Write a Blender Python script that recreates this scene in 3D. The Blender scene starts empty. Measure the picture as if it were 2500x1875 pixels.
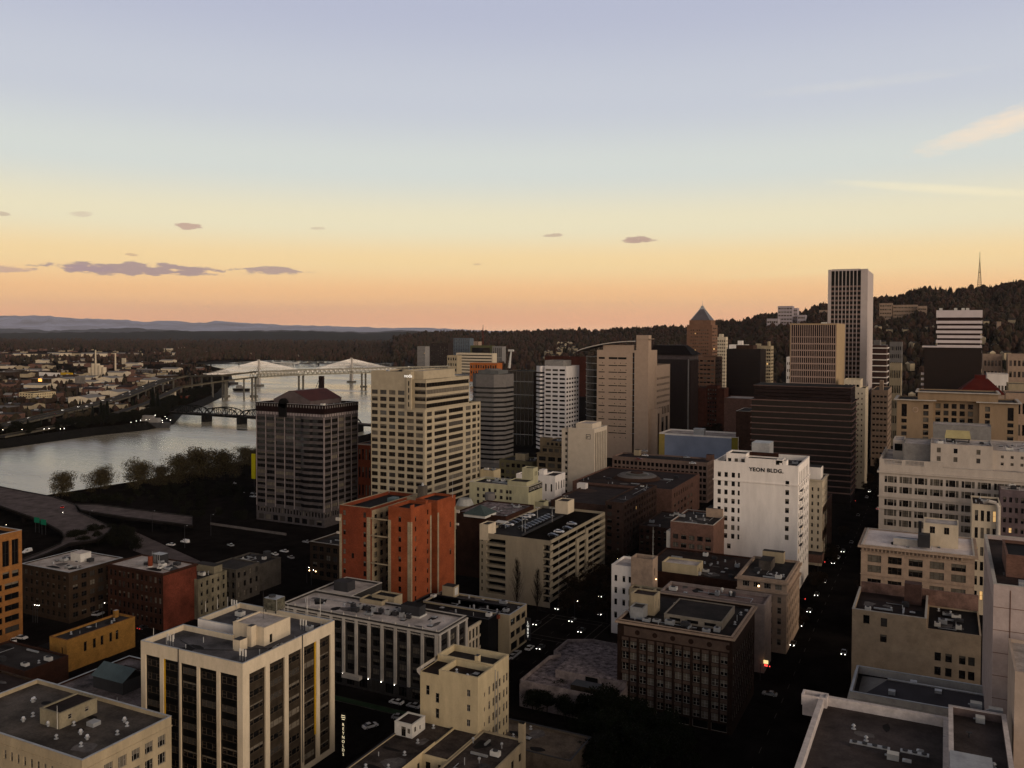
import bpy, math, random
from mathutils import Vector, Matrix
from mathutils.geometry import tessellate_polygon
random.seed(7)
D = bpy.data
scene = bpy.context.scene
col = scene.collection

# ---------------------------------------------------------------- camera
# x = west, y = south, z = up; metres. The camera stands high in a tower and looks south-east.
F_, CX, CY, HC = 2130., 1250., 860., 115.
pitch = math.atan(55/F_); yaw = math.atan(1060/F_); roll = math.radians(.2)
def _cr(a, b): return (a[1]*b[2]-a[2]*b[1], a[2]*b[0]-a[0]*b[2], a[0]*b[1]-a[1]*b[0])
_f = (-math.sin(yaw)*math.cos(pitch), math.cos(yaw)*math.cos(pitch), -math.sin(pitch))
_r = (math.cos(yaw), math.sin(yaw), 0.)
_u = _cr(_r, _f)
_c, _s = math.cos(roll), math.sin(roll)
R_ = tuple(_c*_r[i]+_s*_u[i] for i in range(3)); U_ = tuple(_c*_u[i]-_s*_r[i] for i in range(3))
def ray(px, py): return tuple(_f[i]*F_+R_[i]*(px-CX)+U_[i]*(CY-py) for i in range(3))
def P(px, py, z=0.):
    d = ray(px, py); t = (z-HC)/d[2]; return (d[0]*t, d[1]*t)
def PD(px, py, dist):
    d = ray(px, py); t = dist/F_; return (d[0]*t, d[1]*t, HC+d[2]*t)
def onY(px, py, Y): d = ray(px, py); t = Y/d[1]; return d[0]*t, HC+d[2]*t
def onX(px, py, X): d = ray(px, py); t = X/d[0]; return d[1]*t, HC+d[2]*t
def camdist(x, y): return -x*math.sin(yaw)+y*math.cos(yaw)

cam_d = D.cameras.new('camera'); cam = D.objects.new('camera', cam_d); col.objects.link(cam)
cam_d.sensor_width = 36.; cam_d.lens = 36.*F_/2500.
cam_d.shift_y = -(937.5-CY)/2500.; cam_d.clip_start = 1.; cam_d.clip_end = 120000.
m = Matrix(((R_[0], U_[0], -_f[0], 0), (R_[1], U_[1], -_f[1], 0), (R_[2], U_[2], -_f[2], HC), (0, 0, 0, 1)))
cam.matrix_world = m
scene.camera = cam

# ---------------------------------------------------------------- view, sky, sun
scene.view_settings.view_transform = 'Standard'; scene.view_settings.look = 'None'
scene.view_settings.exposure = .3; scene.view_settings.gamma = 1.
scene.cycles.volume_bounces = 0; scene.cycles.max_bounces = 5; scene.cycles.diffuse_bounces = 2
scene.cycles.glossy_bounces = 2; scene.cycles.transmission_bounces = 2
scene.cycles.use_denoising = True

def lin(h):
    if isinstance(h, str):
        v = [int(h[i:i+2], 16)/255. for i in (0, 2, 4)]
    else: v = [x/255. for x in h]
    return tuple(x/12.92 if x <= .04045 else ((x+.055)/1.055)**2.4 for x in v)

W = D.worlds.new('World'); scene.world = W; W.use_nodes = True
nt = W.node_tree; nt.nodes.clear()
def nd(t, **k):
    n = nt.nodes.new(t)
    for a, b in k.items(): setattr(n, a, b)
    return n
def mth(op, a, b=None, c=None, clamp=False):
    n = nd('ShaderNodeMath', operation=op); n.use_clamp = clamp
    for i, v in enumerate((a, b, c)):
        if v is None: continue
        if isinstance(v, (int, float)): n.inputs[i].default_value = v
        else: nt.links.new(v, n.inputs[i])
    return n.outputs[0]
tc = nd('ShaderNodeTexCoord'); sp = nd('ShaderNodeSeparateXYZ'); nt.links.new(tc.outputs['Generated'], sp.inputs[0])
X, Y, Z = sp.outputs
SUN_AZ = math.radians(-22)      # sun direction in the x-y plane, from +x (west) towards north
SUN_EL = math.radians(14)
ramp = nd('ShaderNodeValToRGB'); cr = ramp.color_ramp; cr.interpolation = 'EASE'
SKY = [(-.5, '8a6a60'), (0., 'f2b88c'), (.5, 'eeae80'), (2.2, 'f0bb82'), (4.3, 'eacc97'), (6.8, 'ddd4b5'), (10.3, 'c6cbc6'),
       (14.5, 'b7bcc6'), (20.5, 'a8adc0'), (33, '706c70'), (60, '3e3a38'), (90, '2e2b29')]
def rp(e): return (math.sin(math.radians(e))+.02)/1.02
for i, (e, h) in enumerate(SKY):
    p = max(0, rp(e))
    el = cr.elements[i] if i < 2 else cr.elements.new(p)
    el.position = p; el.color = (*lin(h), 1)
nt.links.new(mth('DIVIDE', mth('ADD', Z, .02), 1.02, clamp=True), ramp.inputs[0])
# west (sunset side) glow
dot = mth('ADD', mth('MULTIPLY', X, math.cos(SUN_AZ)), mth('MULTIPLY', Y, math.sin(SUN_AZ)))
glow = mth('MULTIPLY', mth('POWER', mth('MAXIMUM', dot, 0.), 3.), mth('POWER', mth('SUBTRACT', 1., mth('ABSOLUTE', Z)), 3.))
def mixc(fac, a, b, bt='MIX'):
    n = nd('ShaderNodeMix', data_type='RGBA', blend_type=bt); n.clamp_factor = False
    if isinstance(fac, (int, float)): n.inputs[0].default_value = fac
    else: nt.links.new(fac, n.inputs[0])
    for i, v in ((6, a), (7, b)):
        if isinstance(v, tuple): n.inputs[i].default_value = (*v[:3], 1)
        else: nt.links.new(v, n.inputs[i])
    return n.outputs[2]
colr = mixc(glow, ramp.outputs[0], (1.5, 1.0, .66), 'ADD')
# clouds, by azimuth and elevation on the sky sphere
az = mth('ARCTAN2', X, Y); el_ = mth('ARCSINE', Z)
vec = nd('ShaderNodeCombineXYZ'); nt.links.new(mth('MULTIPLY', az, 30.), vec.inputs[0]); nt.links.new(mth('MULTIPLY', el_, 130.), vec.inputs[1])
nz = nd('ShaderNodeTexNoise'); nz.inputs['Scale'].default_value = 1.5; nz.inputs['Detail'].default_value = 7.; nz.inputs['Roughness'].default_value = .62
nt.links.new(vec.outputs[0], nz.inputs['Vector'])
def azel(px, py):
    d = Vector(ray(px, py)).normalized(); return math.atan2(d.x, d.y), math.asin(d.z)
def cloud(px, py, hw, hh, tint, strength, slant=0., noise=2.6, soft=1.):
    a0, e0 = azel(px, py); wa = hw/F_*.95; we = hh/F_
    da = mth('SUBTRACT', az, a0)
    u = mth('DIVIDE', da, wa)
    v = mth('DIVIDE', mth('SUBTRACT', mth('SUBTRACT', el_, e0), mth('MULTIPLY', da, slant)), we)
    r = mth('ADD', mth('MULTIPLY', u, u), mth('MULTIPLY', v, v))
    m_ = mth('SUBTRACT', mth('ADD', 1., mth('MULTIPLY', mth('SUBTRACT', nz.outputs[0], .5), noise*2)), r)
    m_ = mth('MULTIPLY', mth('MULTIPLY', m_, soft, clamp=True), strength)
    global colr
    colr = mixc(m_, colr, lin(tint))
for a in [(335, 657, 195, 15, '9a8486', .9), (665, 660, 84, 10, 'a08988', .85), (25, 658, 45, 8, 'b0928c', .7), (215, 655, 55, 7, '9f878c', .7),
          (200, 523, 32, 6, 'c9b9a2', .7), (457, 552, 36, 8, 'b79a8a', .9), (5, 522, 16, 5, 'b8a590', .7), (1558, 585, 40, 9, 'a88a80', .85),
          (1350, 574, 26, 5, 'b39a88', .7), (320, 622, 18, 4, 'c2a283', .7), (778, 558, 24, 4, 'c4b298', .6), (1165, 645, 12, 2.5, 'c2a080', .6)]:
    cloud(*a, soft=1.9)
cloud(2480, 292, 230, 30, 'f0d6b8', .95, slant=.27, noise=.9, soft=.6)
cloud(2100, 205, 300, 14, 'c9c9c6', .5, slant=.02, noise=1., soft=.6)
cloud(2310, 462, 280, 12, 'ece0bc', .8, slant=-.13, noise=.3, soft=.6)
cloud(1960, 665, 300, 12, 'ecd8a0', .35, slant=.05, noise=.5, soft=.6)
bg = nd('ShaderNodeBackground'); bg.inputs[1].default_value = 1.0
nt.links.new(colr, bg.inputs[0])
wo = nd('ShaderNodeOutputWorld'); nt.links.new(bg.outputs[0], wo.inputs[0])

sun_d = D.lights.new('sun', 'SUN'); sun = D.objects.new('sun', sun_d); col.objects.link(sun)
sun_d.energy = 1.6; sun_d.angle = math.radians(40); sun_d.color = (1., .8, .6)
sv = Vector((math.cos(SUN_AZ)*math.cos(SUN_EL), math.sin(SUN_AZ)*math.cos(SUN_EL), math.sin(SUN_EL)))
sun.rotation_euler = sv.to_track_quat('Z', 'Y').to_euler()
sun.location = (300, -50, 300)

# ---------------------------------------------------------------- materials
_mats = {}
def mat(name, c, rough=.85, amt=.18, scale=.25, kind='noise', metal=0., emit=0., c2=None, bump=0., spec=.1, streak=0.):
    if name in _mats: return _mats[name]
    if not emit: c = tuple(1.14*x**1.26 for x in c); c2 = tuple(1.14*x**1.26 for x in c2) if c2 else c2
    m = D.materials.new(name); _mats[name] = m; m.use_nodes = True
    t = m.node_tree; bs = t.nodes['Principled BSDF']
    c = lin(c) if isinstance(c, str) else c
    bs.inputs['Roughness'].default_value = rough; bs.inputs['Metallic'].default_value = metal
    bs.inputs['Specular IOR Level'].default_value = spec
    if emit:
        bs.inputs['Base Color'].default_value = (*c, 1)
        bs.inputs['Emission Color'].default_value = (*c, 1); bs.inputs['Emission Strength'].default_value = emit
        return m
    if not amt:
        bs.inputs['Base Color'].default_value = (*c, 1); return m
    N = t.nodes.new; L = t.links.new
    g = N('ShaderNodeNewGeometry'); mp = N('ShaderNodeMapping'); L(g.outputs['Position'], mp.inputs[0])
    if streak: mp.inputs['Scale'].default_value = (1, 1, streak)
    n1 = N('ShaderNodeTexNoise'); n1.inputs['Scale'].default_value = scale; n1.inputs['Detail'].default_value = 6; n1.inputs['Roughness'].default_value = .65
    L(mp.outputs[0], n1.inputs['Vector'])
    r = N('ShaderNodeValToRGB'); L(n1.outputs[0], r.inputs[0])
    lo = tuple(x*(1-amt*1.6) for x in c); hi = tuple(min(1, x*(1+amt)) for x in c)
    if c2: lo = lin(c2) if isinstance(c2, str) else c2
    r.color_ramp.elements[0].position = .32; r.color_ramp.elements[0].color = (*lo, 1)
    r.color_ramp.elements[1].position = .68; r.color_ramp.elements[1].color = (*hi, 1)
    out = r.outputs[0]
    n2 = N('ShaderNodeTexNoise'); n2.inputs['Scale'].default_value = 2.2; n2.inputs['Detail'].default_value = 4
    L(g.outputs['Position'], n2.inputs['Vector'])
    mx = N('ShaderNodeMix'); mx.data_type = 'RGBA'; mx.blend_type = 'MULTIPLY'; mx.inputs[0].default_value = 1.
    r2 = N('ShaderNodeValToRGB'); r2.color_ramp.elements[0].position = .3; r2.color_ramp.elements[1].position = .7
    k = 1-amt*.8; r2.color_ramp.elements[0].color = (k, k, k, 1); r2.color_ramp.elements[1].color = (1, 1, 1, 1)
    L(n2.outputs[0], r2.inputs[0]); L(out, mx.inputs[6]); L(r2.outputs[0], mx.inputs[7]); out = mx.outputs[2]
    if rough > .6 and not metal and kind != 'flat':
        m3 = N('ShaderNodeMapping'); m3.inputs['Scale'].default_value = (.9, .9, .07); L(g.outputs['Position'], m3.inputs[0])
        n3 = N('ShaderNodeTexNoise'); n3.inputs['Scale'].default_value = 1.; n3.inputs['Detail'].default_value = 5; n3.inputs['Roughness'].default_value = .7; L(m3.outputs[0], n3.inputs['Vector'])
        r3 = N('ShaderNodeValToRGB'); r3.color_ramp.elements[0].position = .36; r3.color_ramp.elements[1].position = .6; kk = 1-min(.45, .17+amt); r3.color_ramp.elements[0].color = (kk, kk, kk, 1)
        m4 = N('ShaderNodeMix'); m4.data_type = 'RGBA'; m4.blend_type = 'MULTIPLY'; m4.inputs[0].default_value = 1.; L(out, m4.inputs[6]); L(r3.outputs[0], m4.inputs[7]); out = m4.outputs[2]
    if kind == 'brick':
        sx = N('ShaderNodeSeparateXYZ'); L(g.outputs['Position'], sx.inputs[0])
        ad = N('ShaderNodeMath'); ad.operation = 'ADD'; L(sx.outputs[0], ad.inputs[0]); L(sx.outputs[1], ad.inputs[1])
        cb = N('ShaderNodeCombineXYZ'); L(ad.outputs[0], cb.inputs[0]); L(sx.outputs[2], cb.inputs[1])
        b = N('ShaderNodeTexBrick'); b.inputs['Scale'].default_value = 1.; b.inputs['Brick Width'].default_value = .5
        b.inputs['Row Height'].default_value = .2; b.inputs['Mortar Size'].default_value = .02
        b.inputs['Color1'].default_value = (1, 1, 1, 1); b.inputs['Color2'].default_value = (.72, .7, .7, 1); b.inputs['Mortar'].default_value = (.8, .8, .8, 1)
        L(cb.outputs[0], b.inputs['Vector'])
        m2 = N('ShaderNodeMix'); m2.data_type = 'RGBA'; m2.blend_type = 'MULTIPLY'; m2.inputs[0].default_value = 1.
        L(out, m2.inputs[6]); L(b.outputs[0], m2.inputs[7]); out = m2.outputs[2]
    L(out, bs.inputs['Base Color'])
    if bump:
        bp = N('ShaderNodeBump'); bp.inputs['Strength'].default_value = bump; bp.inputs['Distance'].default_value = .05
        L(n2.outputs[0], bp.inputs['Height']); L(bp.outputs[0], bs.inputs['Normal'])
    return m

GLASS = mat('dark_window_glass', (.012, .012, .013), rough=.12, amt=0, spec=.5)
GLASSR = mat('sky_reflecting_glass', (.07, .065, .06), rough=.08, amt=0, spec=1.)
GLASS2 = mat('smoked_window_glass', (.02, .017, .014), rough=.22, amt=.3, scale=.3, spec=.45)
BLIND = mat('window_blinds', (.2, .18, .15), rough=.7, amt=.2)
LITW = mat('lit_window', (1., .62, .25), emit=.4)
LITB = mat('bright_lamp', (1., .93, .8), emit=11.)
LITO = mat('warm_lamp', (1., .62, .3), emit=5.)
REDL = mat('red_lamp', (1., .05, .04), emit=3.)
FR_W = mat('white_window_frame', (.26, .245, .22), amt=0); FR_D = mat('dark_window_frame', (.04, .035, .03), amt=0); FR_B = mat('bronze_window_frame', (.1, .08, .06), amt=0)
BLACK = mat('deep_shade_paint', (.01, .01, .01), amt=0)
METAL = mat('galvanised_metal', (.42, .43, .44), rough=.5, amt=.15, metal=.5); METD = mat('dark_metal', (.06, .06, .065), rough=.6, amt=.15)
WHITEP = mat('white_paint', (.6, .59, .56), amt=.12)
ROOF_D = mat('dark_tar_roof', (.03, .027, .028), rough=.9, amt=.4, scale=.12, bump=.3)
ROOF_M = mat('grey_membrane_roof', (.075, .068, .067), rough=.9, amt=.38, scale=.1, bump=.3)
ROOF_B = mat('brownish_roof', (.07, .05, .046), rough=.9, amt=.4, scale=.12)
ROOF_W = mat('pale_membrane_roof', (.58, .53, .5), rough=.9, amt=.32, scale=.13, bump=.2)
ROOF_P = mat('weathered_patchy_roof', (.33, .285, .29), rough=.95, amt=.5, scale=.6, c2=(.05, .042, .045), bump=.4)

PATCH1 = mat('pale_roof_patch', (.2, .185, .18), amt=.3, scale=.6); PATCH2 = mat('tar_roof_patch', (.03, .027, .027), amt=.3, scale=.6)
# ---------------------------------------------------------------- mesh helpers
def meta(o, label=None, cat=None, group=None, kind=None):
    if label: o['label'] = label
    if cat: o['category'] = cat
    if group: o['group'] = group
    if kind: o['kind'] = kind
    return o
def empty(name, loc, rz=0., **k):
    o = D.objects.new(name, None); o.location = loc; o.rotation_euler = (0, 0, rz); o.empty_display_size = 1
    col.objects.link(o); return meta(o, **k)
class MB:
    def __init__(s): s.v = []; s.f = []; s.m = []; s.ms = []
    def mi(s, m):
        if m not in s.ms: s.ms.append(m)
        return s.ms.index(m)
    def quad(s, a, b, c, d, m):
        n = len(s.v); s.v += [a, b, c, d]; s.f.append((n, n+1, n+2, n+3)); s.m.append(s.mi(m))
    def poly(s, pts, m):
        n = len(s.v); s.v += pts; s.f.append(tuple(range(n, n+len(pts)))); s.m.append(s.mi(m))
    def box(s, x0, x1, y0, y1, z0, z1, m, top=None, bottom=True):
        n = len(s.v)
        s.v += [(x0, y0, z0), (x1, y0, z0), (x1, y1, z0), (x0, y1, z0), (x0, y0, z1), (x1, y0, z1), (x1, y1, z1), (x0, y1, z1)]
        F = [(0, 1, 5, 4), (1, 2, 6, 5), (2, 3, 7, 6), (3, 0, 4, 7), (4, 5, 6, 7)]
        M = [m, m, m, m, top or m]
        if bottom: F.append((3, 2, 1, 0)); M.append(m)
        for f, q in zip(F, M): s.f.append(tuple(n+i for i in f)); s.m.append(s.mi(q))
    def prism(s, pts, z0, z1, m, top=None):
        """vertical prism over a ccw outline"""
        n = len(s.v); k = len(pts)
        s.v += [(x, y, z0) for x, y in pts]+[(x, y, z1) for x, y in pts]
        for i in range(k):
            j = (i+1) % k; s.f.append((n+i, n+j, n+k+j, n+k+i)); s.m.append(s.mi(m))
        s.f.append(tuple(n+k+i for i in range(k))); s.m.append(s.mi(top or m))
        s.f.append(tuple(n+i for i in reversed(range(k)))); s.m.append(s.mi(m))
    def tube(s, a, b, r0, r1, m, k=8, cap=True):
        a = Vector(a); b = Vector(b); d = (b-a).normalized()
        q = d.orthogonal().normalized(); w = d.cross(q); n = len(s.v)
        for p, r in ((a, r0), (b, r1)):
            for i in range(k):
                t = 2*math.pi*i/k; s.v.append(tuple(p+(q*math.cos(t)+w*math.sin(t))*r))
        for i in range(k):
            j = (i+1) % k; s.f.append((n+i, n+j, n+k+j, n+k+i)); s.m.append(s.mi(m))
        if cap:
            s.f.append(tuple(n+k+i for i in range(k))); s.m.append(s.mi(m))
            s.f.append(tuple(n+i for i in reversed(range(k)))); s.m.append(s.mi(m))
    def path(s, pts, r, m, k=6):
        for a, b in zip(pts, pts[1:]): s.tube(a, b, r, r, m, k)
    def ball(s, c, r, m, rz=None, k=8, rings=5):
        rz = rz or r; n = len(s.v)
        for i in range(1, rings):
            ph = math.pi*i/rings
            for j in range(k):
                t = 2*math.pi*j/k; s.v.append((c[0]+r*math.sin(ph)*math.cos(t), c[1]+r*math.sin(ph)*math.sin(t), c[2]+rz*math.cos(ph)))
        s.v += [(c[0], c[1], c[2]+rz), (c[0], c[1], c[2]-rz)]; T = len(s.v)-2; mi = s.mi(m)
        for i in range(rings-2):
            for j in range(k):
                a = n+i*k+j; b = n+i*k+(j+1) % k; s.f.append((a, a+k, b+k, b)); s.m.append(mi)
        for j in range(k):
            s.f.append((T, n+j, n+(j+1) % k)); s.m.append(mi)
            q = n+(rings-2)*k; s.f.append((T+1, q+(j+1) % k, q+j)); s.m.append(mi)
    def add(s, o, M=None):
        n = len(s.v); s.v += [tuple(M @ Vector(v)) for v in o.v] if M else o.v
        mp = [s.mi(m) for m in o.ms]
        s.f += [tuple(n+i for i in f) for f in o.f]; s.m += [mp[i] for i in o.m]
    def mesh(s, name):
        me = D.meshes.new(name); me.from_pydata(s.v, [], s.f)
        for m in s.ms: me.materials.append(m)
        me.polygons.foreach_set('material_index', s.m); me.update(); return me
    def obj(s, name, parent=None, loc=None, smooth=False, **k):
        if not s.f: return None
        me = s.mesh(name)
        if smooth: me.polygons.foreach_set('use_smooth', [True]*len(me.polygons))
        o = D.objects.new(name, me)
        if loc: o.location = loc
        col.objects.link(o)
        if parent: o.parent = parent
        return meta(o, **k)
def child(me, name, parent, loc=(0, 0, 0), rz=0.):
    o = D.objects.new(name, me); o.location = loc; o.rotation_euler = (0, 0, rz); o.parent = parent; col.objects.link(o); return o

# ---------------------------------------------------------------- windows and buildings
_wm = {}
def win_mb(w, h, kind, var, fr, gl):
    """a window facing -y, centred on the origin: frame bars and panes"""
    key = (round(w, 2), round(h, 2), kind, var, fr.name, gl.name)
    if key in _wm: return _wm[key]
    b = MB(); t = min(.09, w*.08); x, z = w/2, h/2
    top = {'d': gl, 'g': GLASSR, 'h': BLIND, 't': BLIND, 'b': BLIND, 'l': LITW}[var]; bot = {'d': gl, 'g': GLASSR, 'h': gl, 't': gl, 'b': BLIND, 'l': LITW}[var]
    zs = z*.4 if var == 't' else (0. if kind in ('sash', 'triple', 'pair') else (z*.2 if var == 'h' else -z))
    if zs > -z:
        b.quad((-x, 0, zs), (x, 0, zs), (x, 0, z), (-x, 0, z), top); b.quad((-x, 0, -z), (x, 0, -z), (x, 0, zs), (-x, 0, zs), bot)
    else: b.quad((-x, 0, -z), (x, 0, -z), (x, 0, z), (-x, 0, z), top)
    def bar(x0, x1, z0, z1, d=.07):
        b.quad((x0, -d, z0), (x1, -d, z0), (x1, -d, z1), (x0, -d, z1), fr)
        b.quad((x0, -d, z1), (x1, -d, z1), (x1, 0, z1), (x0, 0, z1), fr)
        b.quad((x1, -d, z0), (x1, 0, z0), (x1, 0, z1), (x1, -d, z1), fr); b.quad((x0, 0, z0), (x0, -d, z0), (x0, -d, z1), (x0, 0, z1), fr)
    bar(-x, -x+t, -z, z); bar(x-t, x, -z, z); bar(-x+t, x-t, z-t, z); bar(-x+t, x-t, -z, -z+t, .12)
    if kind == 'sash': bar(-x+t, x-t, -t/2, t/2, .05)
    if kind == 'pair': bar(-t, t, -z+t, z-t); bar(-x+t, -t, -t/2, t/2, .05); bar(t, x-t, -t/2, t/2, .05)
    if kind == 'triple':
        for q in (-x*.42, x*.42): bar(q-t/2, q+t/2, -z+t, z-t)
        for a, c in ((-x+t, -x*.42-t/2), (x*.42+t/2, x-t)): bar(a, c, -t/2, t/2, .05)
    if kind.startswith('band'):
        k = max(1, round(w/float(kind[4:] or 3)))
        for i in range(1, k): q = -x+w*i/k; bar(q-.05, q+.05, -z+t, z-t)
    _wm[key] = b; return b
_wmesh = {}
def wmesh(*a):
    k = id(win_mb(*a))
    if k not in _wmesh: _wmesh[k] = _wm[(round(a[0], 2), round(a[1], 2), a[2], a[3], a[4].name, a[5].name)].mesh('window')
    return _wmesh[k]
_wsp = {}
def wsplit(*a):
    b = win_mb(*a); k = id(b)
    if k not in _wsp:
        fi = b.ms.index(a[4]); out = []
        for fr_ in (True, False):
            q = MB()
            for f, m_ in zip(b.f, b.m):
                if (m_ == fi) == fr_: q.poly([b.v[i] for i in f], b.ms[m_])
            out.append(q.mesh('window' if fr_ else 'pane'))
        _wsp[k] = out
    return _wsp[k]
def grid(u0, u1, z0, z1, nc, nr, fw=.6, fh=.6, kind='sash', depth=.25, cs=None, **k):
    """nc x nr openings, each fw x fh of its cell"""
    out = []; cw = (u1-u0)/nc; ch = (z1-z0)/nr
    for i in range(nc):
        for j in range(nr):
            if cs and (i, j) in cs: continue
            a = u0+cw*(i+.5); c = z0+ch*(j+.5)
            out.append((a-cw*fw/2, a+cw*fw/2, c-ch*fh/2, c+ch*fh/2, kind, depth))
    return out
MAXW = 100
class Bld:
    def __init__(s, name, label, cat, box, group=None, w=None, d=None, z0=0., pdf=(6, 2, 2, 0), fr=None, gl=None, mirror=False):
        cx, cy, z, xl, xr = box
        x, y = P(cx, cy, z); s.z = z
        if not mirror:
            if w is None: q = ray(xl, cy); w = x-q[0]/q[1]*y
            if d is None: q = ray(xr, cy); d = q[1]/q[0]*x-y
            s.x0, s.x1, s.y0, s.y1 = x-w, x, y, y+d
        else:   # east face visible: box = near (north-east) corner
            s.x0, s.x1, s.y0, s.y1 = x, x+w, y, y+d
        s.z0 = z0; s.ox, s.oy = (s.x0+s.x1)/2, (s.y0+s.y1)/2
        s.root = empty(name, (s.ox, s.oy, z0), label=label, cat=cat, group=group)
        s.wins = []; s.pdf = pdf; s.fr = fr or FR_D; s.gl = gl or GLASS
        s.rnd = random.Random(hash_(label))
    def part(s, mb, name, **k):
        return mb.obj(name, s.root, (-s.ox, -s.oy, -s.z0), **k) if mb.f else None
    def face(s, mb, F, x0, x1, y0, y1, z0, z1, ops, m, rev=None, off=0.):
        """wall plane with real openings; F is the compass side. Openings as (u0,u1,z0,z1,kind,depth) in world u (x or y)"""
        rev = rev or m
        if F == 'N': u0, u1 = x0, x1; T = lambda u, dd, z: (u, y0+off+dd, z)
        elif F == 'S': u0, u1 = x0, x1; T = lambda u, dd, z: (u, y1-off-dd, z)
        elif F == 'W': u0, u1 = y0, y1; T = lambda u, dd, z: (x1-off-dd, u, z)
        else: u0, u1 = y0, y1; T = lambda u, dd, z: (x0+off+dd, u, z)
        flip = F in 'SE'
        def q(a, b, c, d, mm):
            if flip: mb.quad(d, c, b, a, mm)
            else: mb.quad(a, b, c, d, mm)
        ops = [o for o in ops if o[1] > u0+.05 and o[0] < u1-.05 and o[3] > z0+.05 and o[2] < z1-.05]
        ops = [(max(o[0], u0), min(o[1], u1), max(o[2], z0), min(o[3], z1), *o[4:]) for o in ops]
        us = sorted({round(v, 3) for o in ops for v in o[:2]} | {round(u0, 3), round(u1, 3)})
        zs = sorted({round(v, 3) for o in ops for v in o[2:4]} | {round(z0, 3), round(z1, 3)})
        for j in range(len(zs)-1):
            zc = (zs[j]+zs[j+1])/2; row = [o for o in ops if o[2] < zc < o[3]]; st = None
            for i in range(len(us)):
                hole = i == len(us)-1 or any(o[0] < (us[i]+us[i+1])/2 < o[1] for o in row)
                if not hole and st is None: st = us[i]
                if hole and st is not None:
                    q(T(st, 0, zs[j]), T(us[i], 0, zs[j]), T(us[i], 0, zs[j+1]), T(st, 0, zs[j+1]), m); st = None
        for o in ops:
            a, b, c, d, kind, dp = o[:6]
            q(T(a, 0, c), T(a, dp, c), T(a, dp, d), T(a, 0, d), rev); q(T(b, dp, c), T(b, 0, c), T(b, 0, d), T(b, dp, d), rev)
            q(T(a, 0, c), T(b, 0, c), T(b, dp, c), T(a, dp, c), rev); q(T(a, dp, d), T(b, dp, d), T(b, 0, d), T(a, 0, d), rev)
            if kind == 'void': continue
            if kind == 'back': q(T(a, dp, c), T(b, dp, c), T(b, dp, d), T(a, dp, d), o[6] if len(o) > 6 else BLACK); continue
            p = T((a+b)/2, dp, (c+d)/2)
            var = o[6] if len(o) > 6 and o[6] else s.rnd.choices('dhbl', s.pdf)[0]
            if var == 'd' and s.rnd.random() < .36: var = s.rnd.choice('gtt')
            s.wins.append((b-a, d-c, kind, var, p, {'N': 0, 'W': math.pi/2, 'E': -math.pi/2, 'S': math.pi}[F]))
    def vol(s, x0, x1, y0, y1, z0, z1, m, roof=None, par=.9, pt=.35, ops=None, names=('wall', 'roof'), coping=None, rev=None, corn=None, split=False):
        """a block with parapet and recessed roof"""
        ops = ops or {}
        mb = MB()
        for F in 'NWES':
            s.face(mb, F, x0, x1, y0, y1, z0, z1, ops.get(F, []), m, rev)
        zr = z1-par
        if par:
            c = coping or m
            mb.quad((x0+pt, y0+pt, zr), (x0+pt, y0+pt, z1), (x1-pt, y0+pt, z1), (x1-pt, y0+pt, zr), m)
            mb.quad((x1-pt, y1-pt, zr), (x1-pt, y1-pt, z1), (x0+pt, y1-pt, z1), (x0+pt, y1-pt, zr), m)
            mb.quad((x1-pt, y0+pt, zr), (x1-pt, y0+pt, z1), (x1-pt, y1-pt, z1), (x1-pt, y1-pt, zr), m)
            mb.quad((x0+pt, y1-pt, zr), (x0+pt, y1-pt, z1), (x0+pt, y0+pt, z1), (x0+pt, y0+pt, zr), m)
            cb = MB(); h = .12; e = .06
            for a in ((x0-e, x1+e, y0-e, y0+pt+e), (x0-e, x1+e, y1-pt-e, y1+e), (x0-e, x0+pt+e, y0+pt+e, y1-pt-e), (x1-pt-e, x1+e, y0+pt+e, y1-pt-e)):
                cb.box(*a, z1+.003, z1+h, c)
            s.part(cb, 'coping')
        s.part(mb, names[0])
        rb = MB(); pp = pt if par else 0
        rb.quad((x0+pp, y0+pp, zr+.003), (x1-pp, y0+pp, zr+.003), (x1-pp, y1-pp, zr+.003), (x0+pp, y1-pp, zr+.003), roof or ROOF_D)
        s.part(rb, names[1])
        if corn:   # projecting cornice
            pr, ch, cm = corn[:3]; zb = z1-corn[3] if len(corn) > 3 else z1-ch-.15
            cb = MB()
            for a in ((x0-pr, x1+pr, y0-pr, y0-.01), (x1+.01, x1+pr, y0-.01, y1+pr), (x0-pr, x0-.01, y0-.01, y1+pr)): cb.box(*a, zb, zb+ch, cm)
            s.part(cb, 'cornice')
        return zr
    def main(s, m, **k): return s.vol(s.x0, s.x1, s.y0, s.y1, s.z0, s.z, m, **k)
    def box(s, name, x0, x1, y0, y1, z0, z1, m, top=None):
        mb = MB(); mb.box(x0, x1, y0, y1, z0, z1, m, top); return s.part(mb, name)
    def clutter(s, x0, x1, y0, y1, z, n, big=True):
        r = s.rnd; used = []
        for i in range(n//2+1):
            a, c = r.uniform(x0+.8, x1-.8), r.uniform(y0+.8, y1-.8); w, d = r.uniform(.8, 4.5), r.uniform(.6, 3.5); k = 9; mb = MB()
            ptsq = [(max(x0+.5, min(x1-.5, a+w*math.cos(6.283*j/k)*r.uniform(.6, 1.1))), max(y0+.5, min(y1-.5, c+d*math.sin(6.283*j/k)*r.uniform(.6, 1.1))), z+.008+.003*i) for j in range(k)]
            mb.poly(ptsq, r.choice([PATCH1, PATCH2, PATCH2])); s.part(mb, 'roof_patch')
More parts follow.
